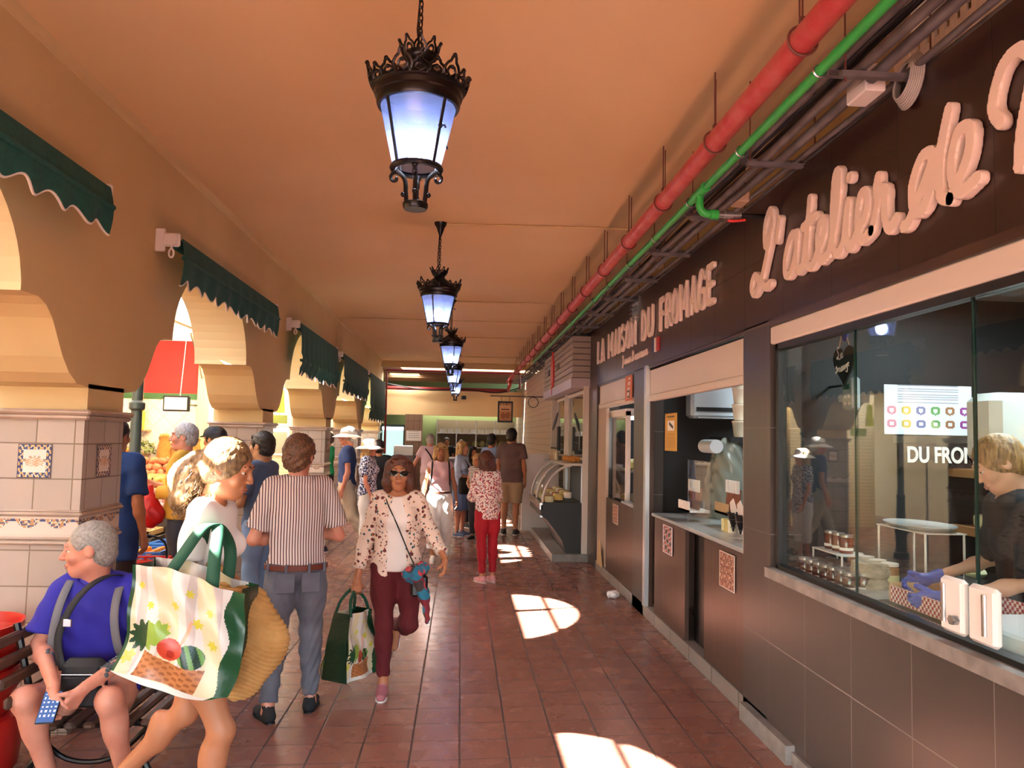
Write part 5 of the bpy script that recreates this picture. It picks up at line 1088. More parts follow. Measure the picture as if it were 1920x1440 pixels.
f = simple('blonde woman in light blue cardigan and denim skirt facing right', (.03, 13.7, 0), PI/2-.5, 1.62, True, 'rosy', dict(elR=(-.2, -.03, 1.14), wrR=(-.05, -.2, 1.08)), h_blond, 'bob', mat('light blue cardigan', 'b5c6e6', .8), dict(sleeve=1.3, hem=.95, t=.022), None, {}, mat('blue sandal', '5a6a8c', .6), q=1.5, ht=.004); f.skirt(mat('denim skirt', '6f84b0', .85), 1.03, .48, .155, .22); f.strap([(-.1, .1, 1.42), (-.1, -.02, 1.47), (0, -.14, 1.3), (.1, -.15, 1.05)], M_black, .012)
t = empty('handbag', (.12, 13.55, .86), .3, 'black handbag at the hip of the woman in light blue', 'bag'); sm(MB().box((-.14, -.05, -.14), (.14, .05, .14), bev=.03), 'body', M_black, t); sm(MB().tube(spline([(-.1, 0, .13), (-.06, .05, .3), (.06, .05, .3), (.1, 0, .13)], 5), .008, 6), 'handle', M_black, t)
f = simple('woman in floral blouse and bright red trousers looking down, back turned', (.34, 9.42, 0), PI+.45, 1.53, True, 'tan', dict(elL=(.2, -.08, 1.13), wrL=(.10, -.32, 1.12), elR=(-.2, -.08, 1.13), wrR=(-.08, -.32, 1.10), knL=(.085, 0, .5), knR=(-.085, 0, .5), anL=(.075, .03, .085), anR=(-.085, .02, .085)), h_auburn, 'bob', blots('white blouse with red flowers', 'ecdcd2', ['b8343a', '7d2a3a', '5c6c8c', 'c05a4a', '8c3a4a'], 33, .36), dict(sleeve=1.9, hem=.84, t=.03), mat('bright red trousers', 'a30f22', .8, bump=(200, .2, .002)), dict(frac=1.9, wide=.8, t=.012, fold=.003), mat('pink sandal', 'd78f93', .6), q=1.2, fat=.9, lean=.10, head=(0, .45, 0))
f = simple('tall dark-haired man in brown t-shirt and khaki shorts seen from behind', (.90, 14.0, 0), PI-.25, 1.86, False, 'tan', None, h_dark, 'short', mat('brown t-shirt', '6b5450', .85), dict(sleeve=.62, hem=.86, t=.04), mat('khaki shorts', 'a8906f', .85), dict(frac=.95, t=.03, wide=1.4), mat('dark canvas shoe', '2b2523', .8), q=1.5, fat=1.08, eyes=False)
f = simple('dark-haired young man in light blue shirt left of the tall man', (.62, 15.7, 0), PI-.5, 1.76, False, 'tan', None, h_dark, 'short', mat('light blue shirt', '8fa3c8', .8), dict(sleeve=.62, t=.02), mat('dark trousers', ''), {}, M_bshoe, q=2, eyes=False, ht=.014)
f = simple('man in pink shirt with a black cross strap seen from behind', (-.66, 17.2, 0), PI+.2, 1.74, False, 'rosy', dict(elL=(.3, -.02, 1.15), wrL=(.38, -.12, .95)), h_grey, 'bald', mat('pink checked shirt', 'd7b4b4', .8), dict(sleeve=.62, hem=.9, t=.024), mat('pink beige trousers', 'c9a79a', .8), {}, M_bshoe, q=1.8, fat=1.1, eyes=False); f.strap([(.12, .12, 1.43), (.02, .15, 1.3), (-.12, .14, 1.05)], M_black, .014)
f = simple('dark-haired woman with a child buggy in the crowd', (.22, 15.0, 0), .7, 1.52, True, 'tan', dict(elL=(.2, -.1, 1.1), wrL=(.15, -.35, 1.0)), h_dark, 'bob', mat('black jacket', ''), dict(sleeve=.6), mat('dark trousers', ''), {}, M_bshoe, q=2)
f = simple('woman in zebra-striped vest looking down in the crowd', (.30, 13.2, 0), -.4, 1.42, True, 'tan', dict(elL=(.2, -.05, 1.15), wrL=(.1, -.25, 1.1), elR=(-.2, -.05, 1.15), wrR=(-.1, -.25, 1.1)), h_blond, 'bob', stripes('zebra stripes', 'e8ded4', '6a5648', 40, 'z', .5), dict(sleeve=.12, t=.024), mat('dark trousers', ''), {}, M_bshoe, q=1.8, head=(0, .35, 0))
f = simple('black-haired stall worker behind the far counter, left one', (-.42, 24.1, 0), 0, 1.66, False, 'tan', None, h_dark, 'short', mat('black jacket', ''), dict(sleeve=.6), mat('dark trousers', ''), {}, M_bshoe, q=2.4)
f = simple('brown-haired stall worker behind the far counter, right one', (.02, 24.15, 0), .3, 1.60, True, 'tan', None, h_brown, 'bob', mat('black jacket', ''), dict(sleeve=.6), mat('dark trousers', ''), {}, M_bshoe, q=2.4)
# --- people beyond the arches
f = simple('grey-haired man in mustard shirt holding a phone and red bag', (-2.58, 7.60, 0), -PI/2+.2, 1.77, False, 'rosy', dict(elR=(-.2, -.08, 1.12), wrR=(-.08, -.27, 1.18), elL=(.22, -.04, 1.12), wrL=(.08, -.27, 1.12)), h_grey, 'short', mat('mustard shirt', 'c9952c', .8), dict(sleeve=1.6, hem=.88, t=.03), mat('charcoal trousers', '37393f', .8), {}, M_bshoe, q=1.2, fat=1.1)
t = empty('carrier_bag', (-2.80, 7.42, .98), .3, 'bright red plastic carrier bag held by the man in mustard', 'bag')
solid('bag', [([ell((0, 0, -.05), (.13, .07, .12), .03), cone((0, 0, .02), (.0, 0, .20), .09, .025, .04, ((0, 1, 0), .6))], .007, lambda X, Y, Z: .006*np.sin(X*60+Z*20)*np.sin(Z*30+Y*50))], mat('red plastic film', 'c01c1c', .3), t)
ph = empty('phone', (-2.93, 7.42, 1.24), .4, 'dark phone in the hand of the man in mustard', 'phone'); MB().box((-.07, -.035, -.004), (.07, .035, .004), Matrix.Rotation(.3, 4, 'Y'), .004).build('case', M_black, ph)
f = simple('person in black cap behind the girl with the ponytail', (-2.42, 8.0, 0), -PI/2-.4, 1.74, False, 'tan', None, h_dark, 'short', mat('dark grey top', '34363c', .8), dict(sleeve=.7, t=.02), mat('dark trousers', ''), {}, M_bshoe, q=1.4)
c = f.hs; T = Matrix.Translation(f.j['hd']) @ Matrix(f.hR.tolist()).to_4x4(); b = MB(); b.lathe([(0, .135), (.05, .13), (.09, .095), (.1, .05), (.1, .03)], n=28, T=T, sy=1.15); b.grid(8, 6, lambda u, v: T @ Vector(((u-.5)*.15, -.09-.07*v*(1-.5*(2*u-1)**2), .035-.015*v)), .004); sm(b, 'cap', mat('navy black cap', '141620', .7), f.root)
f = simple('person in dark blue shirt half hidden behind the nearest pillar', (-2.60, 6.15, 0), PI-.2, 1.78, False, 'tan', None, h_dark, 'short', mat('deep blue shirt', '163a75', .8, bump=(200, .2, .002)), dict(sleeve=.8, hem=.72, t=.03), mat('brown black trousers', '2a2220', .8), {}, M_bshoe, q=1.2, fat=1.2, eyes=False)
# --- shop assistant behind the glass
f = Fig('fair-haired shop assistant in black top and blue gloves behind the counter', (2.50, 3.30, .11), -PI/2-.28, 1.66, True, 'pale', 1.05, 1, lean=.22, head=(-.1, .55, 0), J=dict(elR=(-.23, -.10, 1.14), wrR=(-.17, -.42, 1.03), elL=(.24, -.12, 1.10), wrL=(.16, -.45, 1.00)))
f.body(curl=(.5, .5), legs=True).eyes(brow='8a6a4a', lips='b87a6c'); f.hair(hairmat('pulled back dark blonde hair', '6b4e30', 'b8935f', 50, 8), 'pony', .006, .0015, extra=[((0, .09, -.01), (0, .13, -.05), .03, .03), ((0, .13, -.05), (0, .135, -.12), .03, .02)])
f.top(mat('black work top', '17161a', .85), .95, .80, .02, .07, .005, 'top'); f.bottom(mat('dark trousers', ''), 1.9); f.shoes(M_bshoe, M_black)
M_glove = mat('blue nitrile glove', '3c4fb0', .4)
for S_ in 'LR':
    P = f.hand(S_, curl=.5); P = [(p[0], p[1], p[2], p[3]+.0045, p[4]+.0045, p[5], p[6], p[7]) for p in P]; solid('glove', [(P, .0045)], M_glove, f.root)
# ================================================================ signs on the fascia
M_sign = mat('plain white sign face', 'f1dccf', .35)  # one even pale colour, no emission
t = empty('shop_name_letters', (1.79, 7.9, 2.85), 0, 'raised block letters LA MAISON DU FROMAGE on the brown fascia', 'sign'); t.location = (0, 0, 0)
def pen(strokes, M4, sc, r, depth, m, parent, name='letter'):
    """handwritten strokes with a round nib, cut as one flat-faced relief"""
    res = r/3.2; S_ = [np.array([p[:2] for p in spline([(x*sc, y*sc, 0) for x, y in st], 6)]) for st in strokes]; A = np.concatenate(S_)
    lo = A.min(0)-r-3*res; n = np.ceil((A.max(0)+r+3*res-lo)/res).astype(int)+1; X = lo[0]+res*np.arange(n[0])[:, None]; Y = lo[1]+res*np.arange(n[1])[None, :]; D = np.full(n, 9.)
    for P in S_:
        for a, b in zip(P[:-1], P[1:]):
            l = np.maximum(((np.minimum(a, b)-r*2-lo)/res).astype(int), 0); u = ((np.maximum(a, b)+r*2-lo)/res).astype(int)+2; sl = (slice(l[0], u[0]), slice(l[1], u[1]))
            x, y = X[sl[0]]-a[0], Y[:, sl[1]]-a[1]; d = b-a; h = np.clip((x*d[0]+y*d[1])/max(d.dot(d), 1e-12), 0, 1); D[sl] = np.minimum(D[sl], np.hypot(x-h*d[0], y-h*d[1])-r)
    nz = max(4, int(depth/res)+5); Z = -2*res+res*np.arange(nz)+.37*res; D3 = np.maximum(D[:, :, None], np.maximum(-Z, Z-depth)[None, None, :])
    v, f = nets(D3, np.array([lo[0], lo[1], Z[0]]), res); v[:, 2] = np.where(v[:, 2] > depth-.7*res, depth, v[:, 2])
    b = MB(); T = np.array(M4); v = v@T[:3, :3].T+T[:3, 3]; b.add(v.tolist(), [tuple(int(i) for i in q) for q in f]); o = b.build(name, m, parent, smooth=True, angle=.9); return [o]
CAPS = dict(L=[[(0, 1), (0, 0)], [(0, 0), (.9, 0)]], A=[[(0, 0), (.5, 1)], [(.5, 1), (1, 0)], [(.2, .32), (.8, .32)]], M=[[(0, 0), (.04, 1)], [(.04, 1), (.5, .3)], [(.5, .3), (.96, 1)], [(.96, 1), (1, 0)]], I=[[(0, 0), (0, 1)]],
    S=[[(.95, .85), (.7, 1), (.3, 1), (.05, .8), (.2, .58), (.8, .42), (.97, .2), (.7, 0), (.25, 0), (0, .15)]], O=[[(.5, 1), (.08, .8), (.02, .5), (.08, .2), (.5, 0), (.92, .2), (.98, .5), (.92, .8), (.5, 1)]], N=[[(0, 0), (0, 1)], [(0, 1), (1, 0)], [(1, 0), (1, 1)]],
    D=[[(0, 0), (0, 1)], [(0, 1), (.45, 1), (.9, .8), (.97, .5), (.9, .2), (.45, 0), (0, 0)]], U=[[(0, 1), (0, .35), (.2, .03), (.5, 0), (.8, .03), (1, .35), (1, 1)]], F=[[(0, 0), (0, 1)], [(0, 1), (.9, 1)], [(0, .52), (.75, .52)]],
    R=[[(0, 0), (0, 1)], [(0, 1), (.6, 1), (.92, .8), (.85, .58), (.5, .47), (0, .47)], [(.45, .47), (.97, 0)]], G=[[(.95, .82), (.7, 1), (.3, .98), (.02, .7), (.02, .3), (.3, .02), (.75, 0), (.97, .22), (.97, .45)], [(.97, .45), (.6, .45)]], E=[[(0, 1), (0, 0)], [(0, 0), (.9, 0)], [(0, .5), (.75, .5)], [(0, 1), (.9, 1)]])
for wd, y0, y1 in (('LA', 10.38, 9.84), ('MAISON', 9.62, 8.02), ('DU', 7.80, 7.28), ('FROMAGE', 7.08, 5.46)):
    wt = [.45 if c == 'I' else (1.4 if c == 'M' else 1) for c in wd]; u = (y0-y1)/sum(wt); y = y0
    for c, q in zip(wd, wt):
        cw = u*q*.66 if c != 'I' else .001; pen([[(a*cw, b_*.262) for a, b_ in st] for st in CAPS[c]], wallM(y-.03, 2.715, 1.808), 1, .0235, .028, M_sign, t, 'letter'); y -= u*q
# handwriting: unit = 1 m along the wall, baseline at z 2.60
t = empty('script_sign_letters', (0, 0, 0), 0, 'raised white handwritten letters spelling L\'atelier de on the fascia', 'sign')
SC = [[(.42, .30), (.36, .26), (.36, .38), (.44, .45), (.49, .40), (.44, .28), (.36, .16), (.28, .06), (.16, .0), (.10, .05), (.16, .11), (.28, .06), (.36, .01), (.44, .02)],
      [(.60, .36), (.56, .25)],
      [(.86, .22), (.78, .22), (.70, .12), (.70, .03), (.78, .02), (.86, .12), (.88, .22), (.86, .08), (.90, .01), (.96, .03)],
      [(.96, .03), (1.02, .20), (1.06, .36), (1.02, .14), (1.02, .03), (1.08, .0), (1.14, .04)], [(.96, .23), (1.14, .25)],
      [(1.14, .04), (1.24, .12), (1.25, .2), (1.19, .2), (1.16, .1), (1.20, .01), (1.30, .02)],
      [(1.30, .02), (1.40, .2), (1.43, .38), (1.38, .38), (1.35, .2), (1.36, .04), (1.42, .0), (1.48, .05)],
      [(1.48, .05), (1.53, .22), (1.51, .07), (1.55, .0), (1.62, .05)], [(1.545, .33), (1.55, .335)],
      [(1.62, .05), (1.72, .12), (1.73, .21), (1.66, .21), (1.63, .1), (1.67, .01), (1.77, .03)],
      [(1.77, .03), (1.83, .14), (1.84, .25), (1.82, .18), (1.90, .18), (1.90, .06), (1.94, .0), (2.0, .03)],
      [(2.06, -.02), (2.12, .0), (2.30, .19), (2.22, .22), (2.14, .13), (2.15, .03), (2.23, .02), (2.32, .14), (2.42, .34), (2.36, .18), (2.35, .04), (2.42, .0)],
      [(2.42, .0), (2.54, .12), (2.56, .22), (2.48, .23), (2.43, .12), (2.48, .01), (2.60, .03)],
      [(2.74, .18), (2.70, .25), (2.76, .36), (2.86, .38), (2.92, .3), (2.86, .12), (2.84, .0)]]
SC = [[((x-.1)*.86, y) for x, y in st] for st in SC]
for q in (SC[0:1], SC[1:2], SC[2:10], SC[10:12], SC[12:]): pen(q, wallM(4.74, 2.61, 1.808), 1, .027, .036, M_sign, t, 'word')
t = empty('small_script_sign', (0, 0, 0), 0, 'small handwritten line with a French flag under the block letters', 'sign')
def scribble(word, x0, w, h):
    out = []; x = x0; 
    shapes = dict(J=[(0, -.3), (.2, -.35), (.45, .2), (.4, 1.1), (.1, 1.0)], B=[(.1, 0), (.25, 1.1), (.7, 1.0), (.4, .55), (.75, .35), (.3, 0)])
    for ch in word:
        if ch == ' ': x += w*.7; continue
        if ch in shapes: s = shapes[ch]; ww = 1.5
        elif ch in 'aeo': s = [(.7, .45), (.3, .5), (.1, .15), (.5, 0), (.75, .5), (.8, 0), (1, .1)]; ww = 1
        elif ch in 'nmu': s = [(0, 0), (.2, .5), (.25, 0), (.55, .5), (.7, 0), (1, .15)]; ww = 1
        elif ch == 'i': s = [(0, .1), (.3, .5), (.35, 0), (.7, .15)]; ww = .7
        else: s = [(0, .1), (.3, .55), (.6, .4), (.6, 0), (.9, .15)]; ww = .9
        out.append([(x+a*w, b_*h) for a, b_ in s]); x += ww*w
    return out
pen(scribble('Janins Beaurains', 0, .076, .085), wallM(8.78, 2.545, 1.808), 1, .009, .014, M_sign, t, 'word')
for k, c in enumerate(('2d3a6e', 'efe2d8', 'b8323a')): MB().box((1.792, 7.36-.075*(k+1), 2.53), (1.808, 7.36-.075*k, 2.66)).build('flag_band', mat('flag '+c, c, .5), t)

# ================================================================ roller shutters, doors and counters of the fromage shop
def shutter(y0, y1, z0, z1, lab, kind='wide'):
    t = empty('roller_shutter', (1.83, (y0+y1)/2, z0), 0, lab, 'shutter'); L = (y1-y0)/2; h = z1-z0
    b = MB(); b.box((0, -L, .075), (.05, L, h)); b.build('shutter_box', M_cream, t)
    b = MB(); b.box((-.012, -L, 0), (.045, L, .062), bev=.008); b.box((-.004, -L, .062), (.04, L, .078)); b.build('bottom_rail', M_cream, t)
    for k in (0, 1): b = MB(); y = -L if k == 0 else L-.03; b.box((0, y, .115-z0), (.04, y+.03, h)); b.build('guide', M_cream if k == 0 else M_brown, t)
    return t
s1 = shutter(5.0, 7.60, 2.08, 2.38, 'wide cream roller shutter over the open counter'); shutter(8.22, 10.40, 2.10, 2.40, 'cream roller shutter beside the orange poster, farther shop opening')
t = empty('roller_shutter', (1.83, 2, 2.28), 0, 'long white shutter casing above the glass shop window', 'shutter'); MB().box((-.02, -2.6, 0), (.08, 2.53, .105), bev=.008).build('shutter_box', mat('off-white casing', 'ded2c8', .35), t)
ct = empty('stone_counter', (2.05, 6.2, .99), 0, 'grey counter top of the open fromage counter', 'counter')
sm(MB().box((-.235, -1.22, 0), (.35, 1.22, .03), bev=.006), 'worktop', mat('pale grey worktop', 'a9aeae', .22), ct)
def half_door(y0, y1, lab):
    t = empty('half_door', (1.83, (y0+y1)/2, .12), 0, lab, 'door'); MB().box((-.012, -(y1-y0)/2, 0), (.02, (y1-y0)/2, .868)).build('panel', M_brush, t)
    return t
half_door(6.30, 7.30, 'brown counter panel left of the dark doorway'); half_door(4.98, 5.80, 'brown counter panel right of the dark doorway, with nut photo'); half_door(8.22, 9.75, 'brown counter panel in the farther shop opening')
struct(MB().box((1.9, 5.78, .115), (1.95, 6.32, .98)).build('trim_5', M_black))
b = MB(); b.box((1.79, 7.58, .115), (1.83, 7.66, 2.43)); struct(b.build('trim_6', M_alu)); struct(MB().box((1.82, 9.85, .1), (1.86, 10.40, 2.1)).build('door_1', mat('beige side panel', 'b8a08c', .5)))
ct = empty('stone_counter', (2.05, 8.55, .99), 0, 'grey counter top in the farther shop opening', 'counter'); sm(MB().box((-.235, -.33, 0), (.3, .3, .03), bev=.006), 'worktop', mat('pale grey worktop', ''), ct)
def nuts(u, v, s=1):
    if u < .05 or u > .95 or v < .04 or v > .96: return 'd8c8be'
    k = math.sin(u*19+s)*math.sin(v*27+s*2)+.5*math.sin(u*41-v*33); return '8a4f3c' if k > .35 else ('b98a72' if k > -.1 else ('6b3428' if k > -.6 else 'c9a893'))
def people(u, v):
    if u < .06 or u > .94 or v < .04 or v > .96: return 'd9d0da'
    k = math.sin(u*11+v*5)*math.sin(v*17-u*6); return '9c3f34' if k > .3 else ('e0cbb8' if k > 0 else ('4a4a66' if k > -.4 else '2e2624'))
def poster(y, z, w, h, colf, lab, x=1.806, nu=28, nv=36, cat='poster', m=None):
    t = empty('poster', (x, y, z), 0, lab, cat); paint('sheet', nu, nv, lambda u, v: (0, -w*u+w/2, h*v-h/2), colf, t, m, th=-.004); return t
poster(6.81, .845, .34, .20, lambda u, v: people(u, v), 'small framed photo with figures on the counter panel', h_ := 1.812) if False else None
poster(6.81, .845, .30, .24, people, 'small photo with figures on the left counter panel', 1.812); poster(5.28, .835, .30, .24, lambda u, v: nuts(u, v), 'small photo of brown nuts on the right counter panel', 1.812); poster(9.13, .84, .30, .22, lambda u, v: nuts(u, v, 3), 'small photo on the farthest counter panel', 1.812)
poster(8.42, 2.26, .34, .27, lambda u, v: 'c8602a' if (u < .12 or v < .08 or v > .92 or u > .9) else ('efe2da' if abs(u-.5-.3*(v-.5)) < .15 and math.sin(v*30) > -.3 else ('5a3a30' if v < .45 and abs(u-.5) < .2 else 'd0693a')), 'orange poster by the end of the cream shutter', 1.80)
t = empty('camera_notice', (1.90, 7.06, 1.78), 0, 'yellow notice with a security camera picture beside the counter', 'sign')
paint('sheet', 40, 56, lambda u, v: (0, -.40*u+.20, .34*v-.17), lambda u, v: 'f2efe6' if (.22 < u < .80 and .54 < v < .80 and not (abs((v-.68)+.35*(u-.52)) < .045 and .36 < u < .7)) else ('1a1a1c' if .36 < u < .7 and abs((v-.68)+.35*(u-.52)) < .045 else ('5c4410' if (.2 < u < .8 and .90 < v < .93) else ('b98a1e' if (v < .48 and v*30 % 1 > .55 and .1 < u < .9 and v > .08) else 'd3a22c'))), t, th=-.003)
# things on the open counter
def screen(y, z, w, h, lab):
    t = empty('acrylic_screen', (2.0, y, z), 0, lab, 'screen'); b = MB(); b.box((-.003, -w/2, .0), (.003, w/2, h)); b.build('sheet', M_glass2, t)
    b = MB(); b.prism([(0, 0), (.12, 0), (0, .22)], -w/2, -w/2+.006, 'y'); b.build('foot', M_glass2, t); MB().prism([(0, 0), (.12, 0), (0, .22)], w/2-.006, w/2, 'y').build('foot', M_glass2, t); return t
screen(6.55, 1.02, .62, .52, 'clear acrylic screen standing on the open counter')
def sausage_tray(x, y, z, lab, m1, n=6):
    t = empty('snack_rack', (x, y, z), 0, lab, 'rack'); b = MB(); b.box((-.09, -.16, 0), (.09, .16, .02)); b.box((-.09, -.16, 0), (-.08, .16, .09)); b.build('card_box', m1, t)
    for k in range(n): b = MB(); yy = -.13+.26*k/(n-1); b.tube([(0, yy, .02), (.02, yy, .2)], .014, 8); sm(b, 'sausage', mat('dried sausage', '8a5038', .6, bump=(60, .4, .004)), t); MB().box((-.005, yy-.014, .17), (.012, yy+.014, .27)).build('label', M_paper, t)
sausage_tray(2.02, 6.75, 1.10, 'card rack of small dried sausages behind the acrylic screen', M_white); sausage_tray(2.2, 6.3, 1.12, 'rack of paper-tagged snacks on the open counter', mat('kraft', 'c4a074', .7))
t = empty('black_disc_sign', (2.10, 5.72, 1.02), 0, 'white display board with a black disc and looping white letter', 'sign')
MB().prism([(.25, 0), (-.22, 0), (-.28, .30), (.22, .17)], 0, .006, 'x').build('board', M_white, t); sm(MB().tube([(-.004, -.04, .14), (-.001, -.04, .14)], .068, 28), 'disc', M_black, t)
pen([[(0, 0), (.25, .35), (.4, .9), (.3, 1), (.25, .3), (.3, .05), (.5, .5), (.6, .4), (.5, .25), (.8, 0)]], Matrix.Translation((-.005, .0, .105)) @ Matrix(((0, 0, -1, 0), (-1, 0, 0, 0), (0, 1, 0, 0), (0, 0, 0, 1))), .07, .004, .003, M_white, t, 'initial')
for i, (y, x) in enumerate(((5.70, 2.0), (5.52, 1.99))):
    t = empty('snack_cone', (x, y, 1.02), 0, ['left', 'right'][i]+' black and white paper cone in a wire stand on the counter', 'cone', None)
    sm(MB().lathe([(.004, .03), (.045, .17), (.05, .17), (.045, .165)], n=20), 'paper_cone', M_black, t); b = MB(); b.prism([(-.05, .16), (.05, .16), (.07, .235), (0, .27), (-.06, .21)], -.002, .002, 'x'); b.build('paper_liner', M_white, t)
    b = MB(); [b.tube([(.03*math.cos(a)*k, .03*math.sin(a)*k, z) for a in [2*PI*j/16 for j in range(16)]], .002, 5, closed=True) for z, k in ((.0, 1.2), (.06, .7), (.12, 1.2))]; b.tube([(.036, 0, 0), (.021, 0, .06), (.036, 0, .12)], .002, 5); sm(b, 'wire_stand', M_steel, t)
for k, (y, c) in enumerate(((6.05, 'e6d9a0'), (5.98, 'd8c078'), (5.9, 'e9dfc4'))): o = sm(MB().lathe([(0, 0), (.03, 0), (.03, .07), (.032, .075), (.032, .09), (0, .09)], n=16), 'jar', mat('jar '+c, c, .2), loc=(2.06, y, 1.02)); props(o, ['left', 'middle', 'right'][k]+' small pale jar by the paper cones on the counter', 'jar')
# back of that shop: slicer under cover, air conditioner, tubs, shelves
t = empty('covered_slicer', (2.42, 7.1, 1.0), 0, 'slicing machine wrapped in clear plastic behind the counter', 'machine')
solid('plastic_cover', [([cone((0, -.1, .1), (0, -.08, .62), .2, .12, .05), cone((0, .2, .1), (0, .1, .5), .17, .12, .05)], .012, lambda X, Y, Z: .010*np.sin(Z*30+X*44)*np.sin(Y*38))], mat('crumpled clear film', '8f9488', .2, alpha=.75), t); sm(MB().tube([(-.2, .0, .66), (-.2, -.35, .66)], .06, 16), 'white_arm', mat('slicer enamel', 'c9d4da', .3), t)
MB().box((-.25, -.4, -.88), (.3, .4, 0)).build('stand', M_dark, t)
for k in range(4): t = props(sm(MB().lathe([(0, 0), (.085, 0), (.1, .13), (.105, .135), (.105, .15), (0, .15)], n=24), 'food_tub', mat('cream tub', 'e9e4cf', .5), loc=(2.62, 7.2, 1.75+.155*k)), ['lowest', 'second', 'third', 'topmost'][k]+' cream tub in the stack on the slicer shelf', 'tub')
struct(MB().box((2.4, 6.9, 1.70), (2.95, 7.5, 1.745)).build('trim_7', M_dark))
t = empty('air_conditioner', (2.62, 7.78, 1.93), 0, 'white wall unit with a dark outlet inside the fromage shop', 'air conditioner'); sm(MB().box((-.35, -.1, 0), (.35, .12, .42), bev=.03), 'housing', mat('cool white plastic', 'b9c4cc', .4), t); MB().box((-.3, -.115, .07), (.2, -.09, .11)).build('outlet', M_black, t); MB().box((-.3, -.16, .0), (.15, -.1, .012)).build('flap', mat('cool white plastic', ''), t)
for z in (1.25, 1.65): struct(MB().box((3.6, 5.0, z), (4.4, 7.0, z+.04)).build('trim_8', M_wood))
for k in range(10): o = sm(MB().lathe([(0, 0), (.12, 0), (.13, .02), (.13, .08), (.12, .1), (0, .1)], n=20), 'whole_cheese', mat('cheese rind', 'd9b566', .6, var=(8, 'c39b4c')), loc=(3.95, 5.2+.19*k*1.0 if k < 5 else 5.2+.3*(k-5), 1.29 if k < 5 else 1.69)); props(o, 'yellow cheese wheel on the wooden shelves deep in the fromage shop', 'cheese', 'cheese wheels on the deep shelves')
# vitrine in the farther opening
t = empty('upright_display_case', (2.16, 9.5, .13), 0, 'tall white-framed glass display case in the farther shop opening', 'display case')
b = MB()
for x in (-.28, .25):
    for y in (-.6, .55): b.box((x, y, 0), (x+.05, y+.05, 1.9))
b.box((-.28, -.6, 1.85), (.3, .6, 1.93)); b.box((-.28, -.6, 0), (.3, .6, .5)); b.build('frame', M_white, t); MB().box((-.275, -.55, .5), (-.27, .55, 1.85)).build('pane', M_glass2, t)
for z in (.85, 1.2): MB().box((-.25, -.56, z), (.26, .56, z+.02)).build('shelf', M_steel, t)
MB().box((.24, -.55, .5), (.26, .55, 1.85)).build('back_panel', mat('blue black', '18222c', .3), t); MB().box((-.1, -.2, 1.82), (.1, .2, 1.85)).build('lamp', mat('lit strip', 'ffffff', emis=('eaf2ff', 6)), t)
props(sm(MB().box((-.14, -.2, 0), (.14, .2, .12), bev=.03), 'cheese_block', mat('pale green yellow cheese', 'cfd79a', .6), loc=(2.14, 9.35, 1.352)), 'pale yellow-green block on the upper glass shelf of the tall case', 'cheese')
t = empty('cash_scale', (2.0, 8.6, 1.02), 0, 'black counter scale with an angled arm and red tag', 'scale'); MB().box((-.1, -.15, 0), (.15, .15, .09), bev=.01).build('base', M_black, t); MB().tube([(0, .1, .09), (0, -.05, .38)], .02, 8).build('arm', M_white, t); MB().box((-.02, -.15, .36), (.02, .02, .46)).build('display', mat('terracotta plastic', 'a85a3a', .5), t)
t = empty('cardboard_sheet', (1.80, 9.9, .12), 0, 'folded cardboard leaning at the foot of the farther shop front', 'cardboard'); b = MB(); b.prism([(-.12, 0), (.3, 0), (.12, .3)], -.02, -.012, 'x'); b.build('sheet', mat('kraft', ''), t)
solid('plastic_bag', [([ell((0, 0, .03), (.07, .06, .04), .02), ell((.03, .06, .03), (.04, .05, .03), .02)], .006, lambda X, Y, Z: .008*np.sin(X*90)*np.sin(Y*80+Z*60))], mat('crumpled white film', 'dad2d4', .4), None); o = bpy.data.objects['plastic_bag']; o.location = (1.68, 8.55, .005); props(o, 'crumpled white plastic bag on the tiles against the kerb', 'bag')

# ================================================================ glass-fronted shop: window display
t = empty('glass_door_lock', (1.845, 2.75, 1.12), 0, 'pair of white and steel patch locks on the sliding glass doors', 'lock')
for y0, y1, m, nm in ((.02, .155, M_white, 'lock_case'), (-.155, -.01, M_white, 'lock_plate')):
    o = sm(MB().box((-.035, y0, -.1), (.0, y1, .10), bev=.012), nm, m, t); yy = y0+(.105 if y0 > 0 else .05); sm(MB().tube([(-.036, yy, -.065), (-.036, yy, .075)], .011, 10), 'slot_grip', M_steel, o)
sm(MB().tube([(-.06, .05, -.045), (-.03, .05, -.045)], .018, 6), 'cylinder', M_steel, t)
struct(MB().box((1.95, -.5, .90), (2.9, 4.50, .96)).build('trim_9', mat('dark display shelf', '2a2321', .4)))
M_jam = mat('dark jam', '3c120c', .12, coat=.6); M_jam2 = mat('red brown jam', '6a2412', .12, coat=.6); M_lid = mat('silver lid', 'a39d98', .3, .7); M_labw = mat('white label', 'e6e0d8', .6)
def jar_proto(nm, m, lab, cat, grp, w=.034, h=.085, band=None):
    t = empty(nm, (0, 0, -5), 0, lab, cat, grp); sm(MB().lathe([(0, 0), (w, 0), (w*1.04, .006), (w*1.04, h-.01), (w*.9, h)], n=20), 'jar_body', m, t); sm(MB().lathe([(w*.9, h), (w, h), (w, h+.014), (0, h+.016)], n=20), 'lid', M_lid, t)
    sm(MB().lathe([(w*1.055, h*.18), (w*1.055, h*(.62 if h > .1 else .36))], n=20), 'label', band or M_labw, t); return t
j1 = jar_proto('jam_jar', M_jam, 'small dark jam jar in the rows at the left end of the window display', 'jar', 'dark jam jars in the window')
first = True
for r in range(3):
    for k in range(7):
        o = j1 if first else copy_tree(j1); first = False; o.location = (1.96+.075*r, 4.40-.085*k, .962)
j2 = jar_proto('jam_jar', M_jam2, 'red-brown jam jar on the white wire stand in the window', 'jar', 'jam jars on the wire stand')
